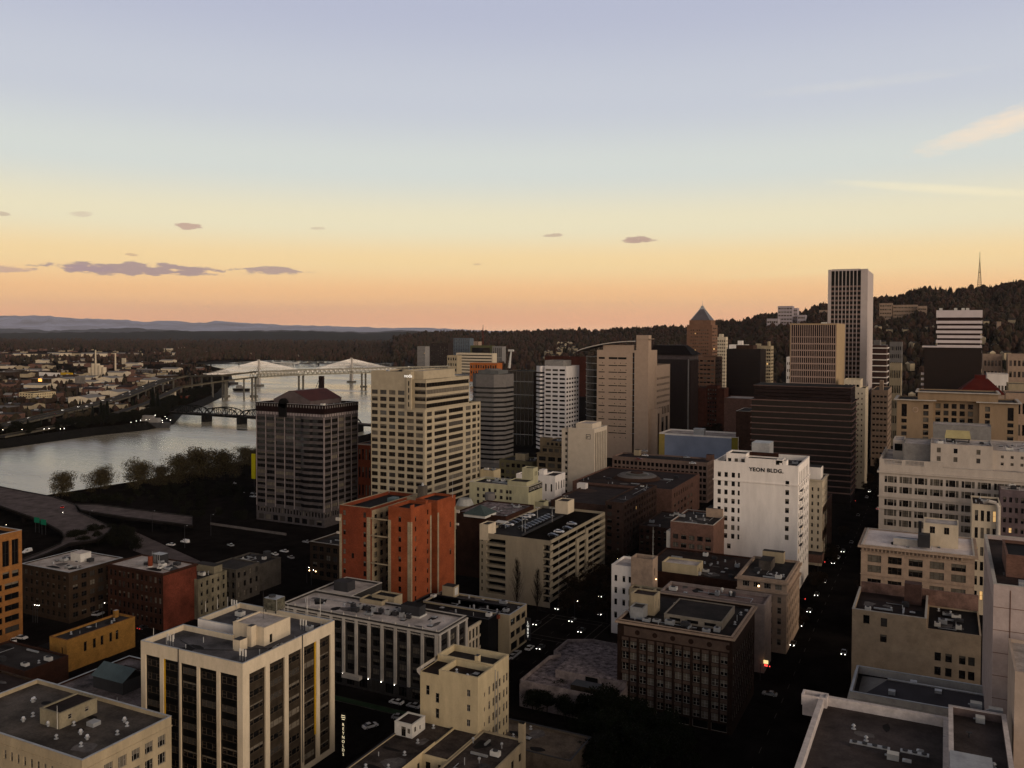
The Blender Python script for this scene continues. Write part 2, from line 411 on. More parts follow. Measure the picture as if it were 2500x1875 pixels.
        if big and n > 4:
            mb = MB(); a = r.uniform(x0+1, x1-1); c = r.uniform(y0+1, y1-1); e = r.uniform(x0+1, x1-1); f = r.uniform(y0+1, y1-1); mb.path([(a, c, z+.2), (e, c, z+.2), (e, f, z+.2)], .09, METAL, 5); s.part(mb, 'pipe_run')
        for i in range(n):
            for _ in range(12):
                x = r.uniform(x0+1.5, x1-1.5); y = r.uniform(y0+1.5, y1-1.5)
                if all(abs(x-a)+abs(y-b) > 3.2 for a, b in used): break
            used.append((x, y)); k = r.random(); mb = MB()
            if k < .3 and big:
                w, d, h = r.uniform(1.4, 3), r.uniform(1.2, 2.2), r.uniform(.9, 1.6)
                mb.box(x-w/2, x+w/2, y-d/2, y+d/2, z+.25, z+h, r.choice([METAL, METD, WHITEP]))
                for sx in (-1, 1): mb.box(x+sx*w*.4-.1, x+sx*w*.4+.1, y-d/2+.01, y+d/2-.01, z, z+.25, METD)
                mb.tube((x, y, z+h), (x, y, z+h+.18), w*.28, w*.28, METD, 12)
                s.part(mb, 'air_conditioner')
            elif k < .55:
                mb.tube((x, y, z), (x, y, z+.7), .18, .18, METAL, 8); mb.tube((x, y, z+.65), (x, y, z+.95), .42, .2, METAL, 10); mb.tube((x, y, z), (x, y, z+.12), .5, .4, METAL, 8)
                s.part(mb, 'roof_vent')
            elif k < .7:
                mb.tube((x, y, z), (x, y, z+r.uniform(.8, 1.8)), .12, .12, METAL, 6); s.part(mb, 'vent_pipe')
            elif k < .85:
                w = r.uniform(1, 1.8); mb.box(x-w/2, x+w/2, y-w/2, y+w/2, z, z+.35, METD)
                mb.poly([(x-w/2, y-w/2, z+.353), (x+w/2, y-w/2, z+.353), (x, y, z+.7)], METAL); mb.poly([(x+w/2, y-w/2, z+.353), (x+w/2, y+w/2, z+.353), (x, y, z+.7)], METAL)
                mb.poly([(x+w/2, y+w/2, z+.353), (x-w/2, y+w/2, z+.353), (x, y, z+.7)], METAL); mb.poly([(x-w/2, y+w/2, z+.353), (x-w/2, y-w/2, z+.353), (x, y, z+.7)], METAL)
                s.part(mb, 'skylight')
            else:
                l = r.uniform(3, 6); 
                if r.random() < .5: mb.box(x, min(x+l, x1-.6), y-.25, y+.25, z+.2, z+.65, METAL)
                else: mb.box(x-.25, x+.25, y, min(y+l, y1-.6), z+.2, z+.65, METAL)
                s.part(mb, 'duct')
    def pole(s, px, py, z, h, r=.08, m=None, name='antenna'):
        x, y = P(px, py, z); mb = MB(); mb.tube((x, y, z), (x, y, z+h), r, r*.5, m or WHITEP, 6); return s.part(mb, name)
    def sector(s, x, y, z, n=3):
        """phone-mast panels on poles"""
        mb = MB()
        for i in range(n):
            a = x+i*.9; mb.tube((a, y, z), (a, y, z+2.6), .06, .06, METAL, 6); mb.box(a-.16, a+.16, y-.12, y+.12, z+1.2, z+2.9, WHITEP)
        s.part(mb, 'antenna')
    def done(s, keep=None):
        keep = MAXW if keep is None else keep
        s.wins.sort(key=lambda w: camdist(w[4][0], w[4][1])+.4*abs(w[4][2]-s.z))
        rest = MB()
        for i, (w, h, kind, var, p, rz) in enumerate(s.wins):
            nm = 'window_band' if kind.startswith('band') else 'window'
            if i < keep and camdist(p[0], p[1]) < 330 and not kind.startswith('band'):   # near: frame with its pane as a sub-part
                fm, pm = wsplit(w, h, kind, var, s.fr, s.gl); f_ = child(fm, nm, s.root, (p[0]-s.ox, p[1]-s.oy, p[2]-s.z0), rz); child(pm, 'pane', f_)
            elif i < keep:
                child(wmesh(w, h, kind, var, s.fr, s.gl), nm, s.root, (p[0]-s.ox, p[1]-s.oy, p[2]-s.z0), rz)
            else:
                rest.add(win_mb(w, h, kind, var, s.fr, s.gl), Matrix.Translation(p) @ Matrix.Rotation(rz, 4, 'Z'))
        if rest.f: s.part(rest, 'windows', kind='stuff')
        return s
def hash_(t):
    h = 7
    for ch in t: h = (h*31+ord(ch)) & 0xffffff
    return h
def rows(u0, u1, z0, dz, n, h, kind='band3', depth=.3, var=None):
    return [(u0, u1, z0+dz*i, z0+dz*i+h, kind, depth, var) for i in range(n)]
_fonts = {}
def text(body, size, M, m, name='lettering', parent=None, extrude=.08, vertical=False, spacing=1., bold=0.):
    """raised lettering converted to a mesh; M places it in the world (text lies in local xy)"""
    cu = D.curves.new(name, 'FONT'); cu.body = body; cu.size = size; cu.extrude = extrude; cu.align_x = 'CENTER'; cu.align_y = 'CENTER'; cu.space_character = spacing; cu.offset = bold
    if vertical: cu.body = '\n'.join(body); cu.space_line = 1.02
    o = D.objects.new(name, cu); dg = bpy.context.evaluated_depsgraph_get(); col.objects.link(o); dg.update()
    me = D.meshes.new_from_object(o.evaluated_get(bpy.context.evaluated_depsgraph_get())); col.objects.unlink(o); D.objects.remove(o)
    me.materials.clear(); me.materials.append(m); me.transform(M)
    r = D.objects.new(name, me); col.objects.link(r)
    if parent: r.parent = parent
    return r
MN = Matrix.Rotation(math.pi/2, 4, 'X')                      # text standing up, facing north (-y)
MWf = Matrix.Rotation(math.pi/2, 4, 'Z') @ MN                # facing west (+x)
# ================================================================ near buildings
CREAM = mat('cream_painted_concrete', (.6, .53, .42), amt=.09, scale=.5, streak=.3)
BEIGE = mat('beige_stucco', (.42, .36, .26), amt=.13, scale=.3, streak=.3)
YELLOWISH = mat('pale_yellow_stucco', (.56, .48, .33), amt=.1, scale=.35, streak=.3)
BRICK_R = mat('red_brick', (.27, .085, .045), amt=.18, scale=.2, kind='brick')
BRICK_D = mat('dark_red_brick', (.085, .042, .028), amt=.25, scale=.2, kind='brick')
BRICK_B = mat('brown_brick', (.09, .062, .042), amt=.25, scale=.2, kind='brick')
BRICK_O = mat('orange_brick', (.36, .19, .075), amt=.15, scale=.3, kind='brick')
BRICK_G = mat('grey_brick', (.16, .145, .125), amt=.2, scale=.3, kind='brick')
OCHRE = mat('ochre_painted_brick', (.42, .25, .08), amt=.15, scale=.4, kind='brick')
GREYST = mat('grey_stone', (.3, .29, .28), amt=.15, scale=.4); PALEST = mat('pale_terracotta', (.5, .47, .43), amt=.12, scale=.5)
GREYW = mat('grey_brown_masonry', (.085, .08, .077), amt=.2, scale=.5, kind='brick')
OLIVE = mat('olive_brown_panel', (.07, .055, .04), amt=.3, scale=.4)
WHITEB = mat('white_painted_masonry', (.78, .74, .7), amt=.08, scale=.25, streak=.25)
TANST = mat('tan_stone', (.42, .33, .26), amt=.14, scale=.4); ROSE = mat('rose_brown_masonry', (.24, .15, .12), amt=.15, scale=.4, kind='brick')
YEL = mat('yellow_paint', (.5, .33, .02), amt=.1)

# --- A: block with cream frame and black glass bays
b = Bld('office_building', 'cream framed office block with black glass bays and antennas on its roof', 'building', (592, 1621, 36, 344, 817), fr=FR_B, pdf=(9, 1, 2, .0))
x0, x1, y0, y1 = b.x0, b.x1, b.y0, b.y1; dp = .4
def bays(u0, u1, fr_): return [(u0+(u1-u0)*a, u0+(u1-u0)*c) for a, c in fr_]
nb = bays(x0, x1, [(.047, .195), (.232, .385), (.405, .565), (.59, .755), (.785, .95)])
wb = bays(y0, y1, [(.065, .225), (.268, .425), (.465, .61), (.635, .78), (.82, .95)])
ya, yb, xm = 168., 173., -164.
opsN = [(a, c, 1.5, 32.8, 'void', dp) for a, c in nb]; opsW = [(a, c, 1.5, 32.8, 'void', dp) for a, c in wb]
mb = MB()
b.face(mb, 'N', x0, x1, y0, y1, 0, 36, opsN, CREAM); b.face(mb, 'W', x0, x1, y0, y1, 0, 36, opsW, CREAM)
b.face(mb, 'S', x0, x1, y0, y1, 0, 36, [], CREAM); b.face(mb, 'E', x0, x1, y0, ya, 0, 36, [], CREAM); b.face(mb, 'E', x0, x1, yb, y1, 0, 36, [], CREAM)
b.face(mb, 'S', x0, xm, y0, ya, 0, 36, grid(x0+1, xm-1, 2, 34, 3, 9, .4, .5), CREAM); b.face(mb, 'N', x0, xm, yb, y1, 0, 36, grid(x0+1, xm-1, 2, 34, 3, 9, .4, .5), WHITEB)
b.face(mb, 'E', xm, x1, ya, yb, 0, 36, [], CREAM)
pt = .4; zr = 34.6
def ledge(mb, pts, z0, z1, m):
    for (a, c), (d, e) in zip(pts, pts[1:]): mb.quad((d, e, z0), (a, c, z0), (a, c, z1), (d, e, z1), m)
inner = [(x0+pt, y0+pt), (x1-pt, y0+pt), (x1-pt, y1-pt), (x0+pt, y1-pt), (x0+pt, yb+pt), (xm+pt, yb+pt), (xm+pt, ya-pt), (x0+pt, ya-pt), (x0+pt, y0+pt)]
ledge(mb, inner[::-1], zr, 36, CREAM)
b.part(mb, 'wall')
mb = MB()
for a in ((x0, x1, y0, y0+pt), (x0, x1, y1-pt, y1), (x1-pt, x1, y0+pt, y1-pt), (x0, x0+pt, y0+pt, ya-pt), (x0, x0+pt, yb+pt, y1-pt), (x0, xm+pt, ya-pt, ya), (x0, xm+pt, yb, yb+pt), (xm, xm+pt, ya, yb)):
    mb.box(*a, 36.003, 36.09, METAL)
b.part(mb, 'coping')
mb = MB()
for a in ((x0+pt, x1-pt, y0+pt, ya-pt), (x0+pt, x1-pt, yb+pt, y1-pt), (xm+pt, x1-pt, ya-pt, yb+pt)):
    mb.quad((a[0], a[2], zr), (a[1], a[2], zr), (a[1], a[3], zr), (a[0], a[3], zr), mat('slate_grey_roof', (.17, .165, .175), rough=.85, amt=.35, scale=.15, bump=.3))
b.part(mb, 'roof')
mb = MB(); st = .0
for a, c in nb: b.face(mb, 'N', a, c, y0+dp, y1, 1.5, 32.8, [(*q, 'd') for q in grid(a, c, 1.8, 32.6, 1, 9, .86, .5, 'triple', .12)], mat('black_spandrel_panel', (.012, .012, .012), rough=.35, amt=.3))
for a, c in wb: b.face(mb, 'W', x0, x1-dp, a, c, 1.5, 32.8, grid(a, c, 1.8, 32.6, 1, 9, .84, .47, 'triple', .12), OLIVE)
b.part(mb, 'spandrel_panels')
b.box('yellow_strip', nb[1][0]+.003, nb[1][0]+.35, y0+.2, y0+dp-.01, 4, 32.79, YEL); b.box('yellow_strip', x1-dp+.01, x1-.2, wb[3][1]-.5, wb[3][1]-.003, 8, 32.79, YEL)
mb = MB(); q = nb[1][1]+.15; mb.tube((q, y0-.15, 3), (q, y0-.15, 36.2), .12, .12, METD, 6); b.part(mb, 'downpipe'); mb = MB(); q = wb[2][1]+.15; mb.tube((x1+.15, q, 3), (x1+.15, q, 36.2), .12, .12, METD, 6); b.part(mb, 'downpipe')
b.vol(-164, -153.5, 168.2, 178, zr, 39.2, CREAM, roof=ROOF_W, par=.25, names=('penthouse_wall', 'penthouse_roof'), ops={'W': [(170.2, 171.2, zr+.2, zr+2.4, 'back', .15)]})
b.box('stair_tower', -158.6, -156.3, 162.6, 165.2, zr, zr+2.8, CREAM, METD)
b.box('chimney', -157.5, -156, 166.3, 168.1, zr, 39.8, CREAM, METD)
x, y = P(670, 1497, zr); mb = MB()
for sx in (-1.8, 1.8):
    for sy in (-1.5, 1.5): mb.box(x+sx-.12, x+sx+.12, y+sy-.12, y+sy+.12, zr, zr+1.4, METD)
mb.box(x-2.2, x+2.2, y-1.9, y+1.9, zr+1.4, zr+4.6, mat('stained_galvanised_metal', (.2, .19, .15), amt=.5, scale=.8), METAL); mb.tube((x-.8, y, zr+4.6), (x-.8, y, zr+5.1), 1., 1., METD, 14); mb.path([(x+2.25, y-1.6, zr+1.4), (x+2.25, y-1.6, zr+5)], .06, METAL)
b.part(mb, 'cooling_tower')
for px, py, h in ((643, 1575, 2.3), (425, 1560, 2.6), (375, 1563, 3.2), (406, 1573, 2.6), (502, 1494, 3), (531, 1487, 3.4), (556, 1482, 3), (750, 1494, 4.5), (782, 1503, 5), (703, 1500, 3)):
    b.pole(px, py, zr, h)
for px, py in ((586, 1612), (734, 1537), (566, 1488), (410, 1575)): x, y = P(px, py, zr); b.sector(x, y, zr)
mb = MB(); pts = [P(*a, zr+.15) for a in ((440, 1562), (480, 1585), (512, 1586), (560, 1587), (652, 1583))]; mb.path([(x, y, zr+.15) for x, y in pts], .1, METD); b.part(mb, 'cable_tray')
x, y = P(643, 1500, 39); b.pole(643, 1510, 39.1, 9, .06, METD)
b.clutter(x0+4, xm, yb+2, y1-2, zr, 5); b.clutter(-152, x1-1, 160, 188, zr, 6); b.clutter(x0+2, -165, y0+2, 166, zr, 2, False)
b.done()

# --- B: beige block, bottom left
b = Bld('office_building', 'beige block at the bottom left corner with silver roof vents and a small penthouse', 'building', (200, 1857, 28, -100, 419), w=46, fr=FR_W, pdf=(3, 3, 4, 0))
x0, x1, y0, y1 = b.x0, b.x1, b.y0, b.y1
zr = b.main(BEIGE, roof=mat('brown_grey_roof', (.16, .14, .125), amt=.4, scale=.12, bump=.3), par=.9, coping=METAL,
    ops={'W': grid(y0+1, y1-1, 2, 25.5, 6, 6, .62, .62, 'triple', .3), 'N': grid(x0+1, x1-6, 2, 25.8, 18, 6, .42, .5, 'sash', .3)}, corn=(.15, .3, BEIGE, 2.3))
px0, py0 = P(145, 1781, zr); 
b.vol(px0-6.5, px0, py0, py0+9.5, zr, zr+3.4, mat('drab_stucco', (.3, .27, .2), amt=.2), roof=ROOF_B, par=.2, names=('penthouse_wall', 'penthouse_roof'), ops={'W': grid(py0+.5, py0+9, zr+.4, zr+3.4, 2, 1, .22, .35, 'sash', .15), 'N': []})
for px, py in ((57, 1762), (118, 1773), (197, 1793), (213, 1806), (304, 1763), (80, 1715), (83, 1713)):
    x, y = P(px, py, zr); mb = MB(); mb.tube((x, y, zr), (x, y, zr+.6), .3, .3, METAL, 10); mb.tube((x, y, zr+.5), (x, y, zr+.62), .55, .55, METAL, 12); mb.ball((x, y, zr+.85), .38, mat('bright_tin', (.7, .7, .7), rough=.3, amt=.05, metal=.7), k=10); b.part(mb, 'roof_vent')
x, y = P(228, 1770, zr); b.box('roof_hatch', x-1, x+1.2, y-1, y+1, zr, zr+.9, METAL)
b.pole(140, 1780, zr+3.2, 5, .06, WHITEP)
b.clutter(-190, -156, 119, 138, zr, 9, False)
b.done()

# --- C: low roofs behind B
b = Bld('low_building', 'low building with a mottled roof and a blue metal canopy between beige and cream blocks', 'building', (343, 1760, 14, 150, 343.1), w=40, d=30)
zr = b.main(BRICK_D, roof=mat('mottled_lilac_roof', (.27, .235, .235), amt=.6, scale=.12, c2=(.045, .04, .04), bump=.3), par=.5, coping=METAL, ops={'E': grid(b.y0, b.y1, 3, 12, 6, 2, .4, .5)})
x, y = P(300, 1625, 19); BLUEM = mat('blue_grey_metal_roof', (.12, .16, .17), rough=.45, amt=.15)
mb = MB(); mb.box(x-6, x+6, y-5, y+2.5, zr, 17, METD); mb.poly([(x-6.5, y-5.5, 17.01), (x+6.5, y-5.5, 17.01), (x+6.5, y-1, 19.6), (x-6.5, y-1, 19.6)], BLUEM); mb.poly([(x+6.5, y-1, 19.6), (x+6.5, y+3, 17.01), (x-6.5, y+3, 17.01), (x-6.5, y-1, 19.6)], BLUEM)
b.part(mb, 'canopy')
x, y = P(310, 1655, zr); b.box('penthouse', x-3, x+5, y-3, y+2, zr, zr+2.6, OLIVE, ROOF_B); mb = MB(); mb.tube((x-8, y-4, zr+.5), (x+4, y-4, zr+.5), .4, .4, METAL, 8); b.part(mb, 'duct')
b.clutter(b.x0+3, b.x1-14, b.y0+4, b.y1-2, zr, 8); b.done()
b = Bld('low_building', 'low dark roofed building at the left edge beside the ochre warehouse', 'building', (60, 1640, 9, -60, 60.1), w=30, d=15)
zr = b.main(BRICK_D, roof=ROOF_M, par=.5); b.clutter(b.x0, b.x1, b.y0, b.y1, zr, 5); b.done()
b = Bld('low_building', 'low flat roofed building at the left edge above the beige block', 'building', (62, 1720, 12, -60, 62.1), w=30, d=12)
zr = b.main(BRICK_B, roof=ROOF_B, par=.5); b.clutter(b.x0, b.x1, b.y0, b.y1, zr, 4); b.done()

# --- D: ochre warehouse
b = Bld('warehouse', 'long ochre brick warehouse with five narrow arched windows', 'building', (163, 1564, 11, 121, 330), fr=FR_D, pdf=(9, 1, 0, 0))
x0, x1, y0, y1 = b.x0, b.x1, b.y0, b.y1; L = y1-y0
zr = b.main(OCHRE, roof=ROOF_M, par=.6, coping=BRICK_O, ops={'W': [(y0+L*f, y0+L*f+1.15, 5.2, 8.4, 'sash', .3, 'd') for f in (.235, .365, .475, .605, .7)], 'N': [(x1-3, x1-2.1, 5, 8.3, 'sash', .3, 'd')]})
mb = MB()
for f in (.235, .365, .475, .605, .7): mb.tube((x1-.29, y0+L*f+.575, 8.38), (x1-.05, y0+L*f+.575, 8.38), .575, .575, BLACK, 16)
b.part(mb, 'window_arches')
b.box('chimney', x0+1, x0+2.2, y1-3, y1-1.6, zr, zr+2.6, OCHRE, METAL); b.box('lean_to', x0-8, x0-.01, y0+1, y0+8, 0, 6, BRICK_D, ROOF_D)
b.clutter(x0+1, x1-1, y0+2, y1-3, zr, 6, False); b.done()

# --- E: orange brick block at the left edge
b = Bld('office_building', 'orange brick block with wide dark windows at the left edge', 'building', (53, 1294, 40, 0, 53.1), w=26, d=.1, fr=FR_D, pdf=(9, 1, 0, 0))
b.y0, b.y1 = b.y0-34, b.y0+.01
o = grid(b.y0+.8, b.y1-.8, 26, 39, 9, 1, .74, .72, 'pair', .4)+grid(b.y0+.8, b.y1-.8, 22.5, 26.6, 9, 1, .74, .6, 'sash', .4)+grid(b.y0+.8, b.y1-.8, 2.2, 22.4, 5, 5, .85, .55, 'band3', .4)
zr = b.main(BRICK_O, roof=ROOF_D, par=1.2, ops={'W': o}, coping=METAL); b.done()

# --- F, G: brown and red brick blocks
b = Bld('warehouse', 'brown brick block with a pale patchy roof by the curved ramp', 'building', (168, 1398, 20, 53, 300), fr=FR_D, pdf=(8, 1, 1, 0))
x0, x1, y0, y1 = b.x0, b.x1, b.y0, b.y1
zr = b.main(BRICK_B, roof=ROOF_W, par=.4, coping=METAL, ops={'W': grid(y0+1, y1-1, 1, 19, 6, 5, .62, .55, 'pair', .3), 'N': grid(x0+1, x1-1, 1, 19, 8, 5, .5, .55, 'pair', .3)}, corn=(.4, .5, BRICK_B))
x, y = P(195, 1368, zr); b.box('penthouse', x-3, x+3, y-2, y+3, zr, zr+3.4, WHITEP, ROOF_W); b.clutter(x0+2, x1-2, y0+2, y1-2, zr, 12); b.done()
b = Bld('warehouse', 'red brick block with a smooth pale roof and a brick chimney beside the brown block', 'building', (398, 1401, 22, 263, 480), fr=FR_D, pdf=(8, 1, 1, 0))
x0, x1, y0, y1 = b.x0, b.x1, b.y0, b.y1
mb = MB()
zr = b.vol(x0, x1, y0, y1, 0, 22, BRICK_D, roof=ROOF_W, par=.4, ops={'N': grid(x0+.5, x1-.5, 1.5, 21, 12, 5, .55, .6, 'sash', .3)}, corn=(.5, .6, BRICK_D))
mb.quad((x1+.02, y0, 0), (x1+.02, y1, 0), (x1+.02, y1, 21.9), (x1+.02, y0, 21.9), mat('weathered_red_brick', (.25, .085, .055), amt=.4, scale=.12, kind='brick')); b.part(mb, 'party_wall')
x, y = P(367, 1383, zr); mb = MB(); mb.tube((x, y, zr), (x, y, zr+4), .9, .9, BRICK_R, 14); mb.tube((x, y, zr), (x, y, zr+.3), 1.2, 1.2, WHITEP, 14); b.part(mb, 'chimney')
x, y = P(390, 1372, zr); mb = MB(); mb.box(x-2.4, x+2.6, y-1.8, y+2, zr, zr+3.4, METD, METAL)
for i in range(5): mb.tube((x-2+i, y-1.9, zr), (x-2+i, y-1.9, zr+4.4), .08, .08, METAL, 6)
b.part(mb, 'cooling_tower')
x, y = P(418, 1389, zr); mb = MB(); n = len(mb.v); mb.poly([(x-2, y-2, zr+.01), (x+2, y-2, zr+.01), (x, y, zr+1.8)], METD); mb.poly([(x+2, y-2, zr+.01), (x+2, y+2, zr+.01), (x, y, zr+1.8)], METD); mb.poly([(x+2, y+2, zr+.01), (x-2, y+2, zr+.01), (x, y, zr+1.8)], METD); mb.poly([(x-2, y+2, zr+.01), (x-2, y-2, zr+.01), (x, y, zr+1.8)], METD); b.part(mb, 'skylight')
b.clutter(x0+8, x1-2, y0+2, y1-2, zr, 7); b.done()

# --- H, I, J
b = Bld('apartment_building', 'greyish cream block with three rows of windows beside the red brick wall', 'building', (484, 1416, 16, 400, 554), w=14, fr=FR_D, pdf=(8, 1, 1, 0))
zr = b.main(mat('stained_cream_render', (.3, .27, .2), amt=.35, scale=.25, streak=.4), roof=ROOF_M, par=.5, ops={'W': grid(b.y0+.3, b.y1-.3, 1, 15.5, 5, 4, .36, .52, 'sash', .25)}); b.clutter(b.x0, b.x1, b.y0, b.y1, zr, 4)
b.box('penthouse', b.x0+1, b.x1-2, b.y1-5, b.y1-.5, zr, zr+3, mat('drab_stucco', (.3, .27, .2)), ROOF_M); b.done()
b = Bld('apartment_building', 'narrow grey brick block with dark windows behind the cream block', 'building', (576, 1392, 14, 540, 577), w=16, d=14, fr=FR_D)
zr = b.main(BRICK_G, roof=ROOF_M, par=.4, ops={'N': grid(b.x0, b.x1, 1, 13.6, 5, 3, .45, .6, 'sash', .25), 'W': grid(b.y0, b.y1, 1, 13.6, 4, 3, .4, .55)}); b.done()
b = Bld('warehouse', 'plain grey brick warehouse with curved white ducts on its roof', 'building', (623, 1382, 12, 545, 686), fr=FR_D)
zr = b.main(BRICK_G, roof=ROOF_M, par=.6, ops={'N': grid(b.x0+1, b.x1-1, 4, 10, 4, 1, .2, .4)})
mb = MB(); pts = [P(px, py, zr+.6) for px, py in ((568, 1371), (577, 1367), (590, 1367), (594, 1361))]; mb.path([(x, y, zr+.6) for x, y in pts], .35, WHITEP, 8); b.part(mb, 'duct')
pts = [P(px, py, zr+.6) for px, py in ((594, 1364), (603, 1367), (612, 1369))]; mb = MB(); mb.path([(x, y, zr+.6) for x, y in pts], .3, WHITEP, 8); b.part(mb, 'duct')
x, y = P(652, 1362, zr); mb = MB(); mb.tube((x, y, zr), (x, y, zr+3), 1.7, 1.7, METD, 14); b.part(mb, 'cooling_tower'); b.clutter(b.x0+2, b.x1-2, b.y0+2, b.y1-2, zr, 7); b.done()
b = Bld('commercial_building', 'dark brick corner block with warm lamps at its entrance below the striped tower', 'building', (845, 1334, 17, 757, 845.1), d=32, fr=FR_D, pdf=(8, 1, 1, .2))
zr = b.main(BRICK_B, roof=ROOF_M, par=.7, coping=PALEST, ops={'N': grid(b.x0+.8, b.x1-.5, 1, 16, 5, 4, .62, .62, 'pair', .3)}, corn=(.5, .5, BRICK_B)); b.clutter(b.x0, b.x1, b.y0, b.y1, zr, 6)
mb = MB()
for px in (762, 784): x, y = P(px, 1388, 4); mb.ball((x, b.y0-.5, 3.6), .28, LITO)
b.part(mb, 'wall_lamp'); b.done()

# --- K: brick tower with light court
b = Bld('apartment_tower', 'tall orange red brick tower with a deep light court and pale corner strips', 'building', (1003, 1241, 47, 829, 1112), fr=FR_D, pdf=(7, 2, 2, 0))
kq = lambda px: onY(px, 1241, 271)[0]
xe1 = kq(904); b.x0 = kq(829); xa1, xa2 = kq(948), kq(1003); T = onY(904, 1241, 271)[1]; Tm = onY(1003, 1243, 271)[1]; ye = onX(1053, 1241, xa2)[0]; yb0 = onX(1068, 1241, xa2)[0]; yS = onX(1112, 1241, xa2)[0]; Tb = onX(1090, 1216, xa2)[1]; CB = mat('pale_buff_brick', (.42, .36, .26), amt=.15, scale=.3, kind='brick'); BR = mat('bright_orange_brick', (.36, .12, .055), amt=.16, scale=.2, kind='brick')
def fl(u0, u1, zz=2, n=12, dz=3.75, h=2, var=None): return [(u0, u1, zz+dz*i, zz+dz*i+h, 'sash', .25, var) for i in range(n)]
# east wing
b.vol(b.x0, xe1, 271., yS, 0, T, BRICK_R, roof=ROOF_D, par=1.4, pt=.6, coping=CB, ops={'N': fl(b.x0+1.6, b.x0+2.9)+fl(xe1-3.3, xe1-2)+[(b.x0+5.6, b.x0+6.8, 27, 29, 'sash', .25, 'd'), (b.x0+4.6, b.x0+5.8, 12, 14, 'sash', .25, 'd')],
    })
mb = MB(); b.face(mb, 'W', b.x0, xe1+.06, 271.95, 295.95, 0, T-1, grid(272.5, 295.5, 1.5, 45, 6, 12, .42, .55, 'sash', .05), CB); b.part(mb, 'court_wall')
# court back block
b.vol(xe1+.01, xa1-.01, 296, yS, 0, T, CB, roof=ROOF_D, par=1.2, ops={'N': grid(xe1+.5, xa1-.5, 1.5, 45, 3, 12, .4, .55)})
# middle wing
b.vol(xa1, xa2, 271, ye, 0, Tm, BR, roof=ROOF_D, par=1.1, pt=.5, ops={'N': fl((xa1+xa2)/2-.6, (xa1+xa2)/2+.7), 'W': fl(273.8, 274.8, h=1.9)+fl(ye-3, ye-2, 3, h=1.9)})
b.vol(xa1, xa2-4.5, ye+.01, yb0-.01, 0, T-.8, BRICK_D, roof=ROOF_D, par=.4)
b.vol(xa1, xa2, yb0, yS, 0, Tb, BR, roof=ROOF_D, par=.8, pt=.5, ops={'W': [(yS-4.5, yS-3.4, 36, 38.2, 'sash', .25, 'd'), (yS-4.5, yS-3.4, 25, 27.2, 'sash', .25, 'd')]})
for nm, a in (('corner_strip', (b.x0-.06, b.x0+1.1, 270.9, 270.99)), ('corner_strip', (xe1-1.6, xe1+.06, 270.9, 270.99)), ('corner_strip', (xa1-.06, xa1+1.2, 270.9, 270.99)), ('corner_strip', (xa2-1.4, xa2-.1, 270.9, 270.99)),
              ('corner_strip', (xa2+.01, xa2+.1, 271, 271.9)), ('corner_strip', (xa2+.01, xa2+.1, ye-.9, ye)), ('corner_strip', (xa2+.01, xa2+.1, yb0, yb0+1)), ('corner_strip', (xa2+.01, xa2+.1, yS-.8, yS))):
    mb = MB(); mb.box(*a, 0, T-3.5, CB); b.part(mb, nm)
for zz in (43, 36.5, 26): mb = MB(); mb.box(xe1+.02, xa1-.02, 271.3, 271.7, zz, zz+.45, CB); b.part(mb, 'court_tie_beam')
for x, ya_ in ((b.x0, 270.2), (xa2+1, yS+.01)): mb = MB(); mb.box(x-1.3, x+.6, ya_, ya_+.68, 41, 42.2, PALEST); mb.box(x-.9, x+.3, ya_, ya_+.6, 36, 36.8, PALEST); b.part(mb, 'bracket_ornament')
mb = MB(); mb.box(xa1-3, xa1-.1, yS-8, yS-5, T-1, T+5, BRICK_G, METD); mb.tube((xa1-1.5, yS-6.5, T+5), (xa1-1.5, yS-6.5, T+6.2), .5, .3, METAL); b.part(mb, 'chimney')
b.box('hatch', -200, -197, 290, 294, T-1.4, T+.2, BLUEM); b.pole(950, 1203, T, 9, .07, METAL, 'flagpole'); b.pole(1105, 1215, T+1, 9, .07, METAL, 'flagpole')
b.box('parapet_merlon', xa2-.5, xa2-.02, 271.2, 273.5, Tm, Tm+1.3, BR); b.box('parapet_merlon', xa2-.5, xa2-.02, ye-4, ye-2.4, Tm, Tm+1.3, BR)
b.done()

# --- L: long grey block with pale pilasters
b = Bld('hotel_building', 'long grey masonry block with pale pilasters, arched top windows and a pale roof', 'building', (1071, 1543, 23, 689, 1137), fr=FR_D, pdf=(6, 2, 3, 0))
x0, x1, y0, y1 = b.x0, b.x1, b.y0, b.y0+17; nb_ = 12; cw = (x1-x0-1.4)/nb_
o = []
for i in range(nb_):
    a = x0+.7+cw*i+.75; c = x0+.7+cw*(i+1)-.75
    for k in range(5): o.append((a+.45, c-.45, 5.6+3.05*k, 7.6+3.05*k, 'triple', .3))
    o.append((a+.2, c-.2, .6, 3.6, 'triple', .3, 'd'))
ow = []; cwy = (y1-y0-.6)/3
for i in range(3):
    for k in range(5): ow.append((y0+.3+cwy*i+1.1, y0+.3+cwy*(i+1)-1.1, 5.6+3.05*k, 7.6+3.05*k, 'pair', .3))
zr = b.vol(x0, x1, y0, y1, 0, 23, GREYW, roof=ROOF_W, par=.7, pt=.5, coping=PALEST, ops={'N': o, 'W': ow}, corn=(.5, .5, PALEST, 1.1))
b.vol(x0, x0+16, y1+.01, y1+18, 0, 23, GREYW, roof=ROOF_W, par=.7, pt=.5, coping=PALEST)
for i in range(nb_+1):
    u = x0+.7+cw*i; mb = MB(); mb.box(u-.5, u+.5, y0-.45, y0-.003, 4.2, 21.9, PALEST); mb.tube((u, y0-.2, 23.1), (u, y0-.2, 23.9), .28, .06, PALEST, 8); b.part(mb, 'pilaster')
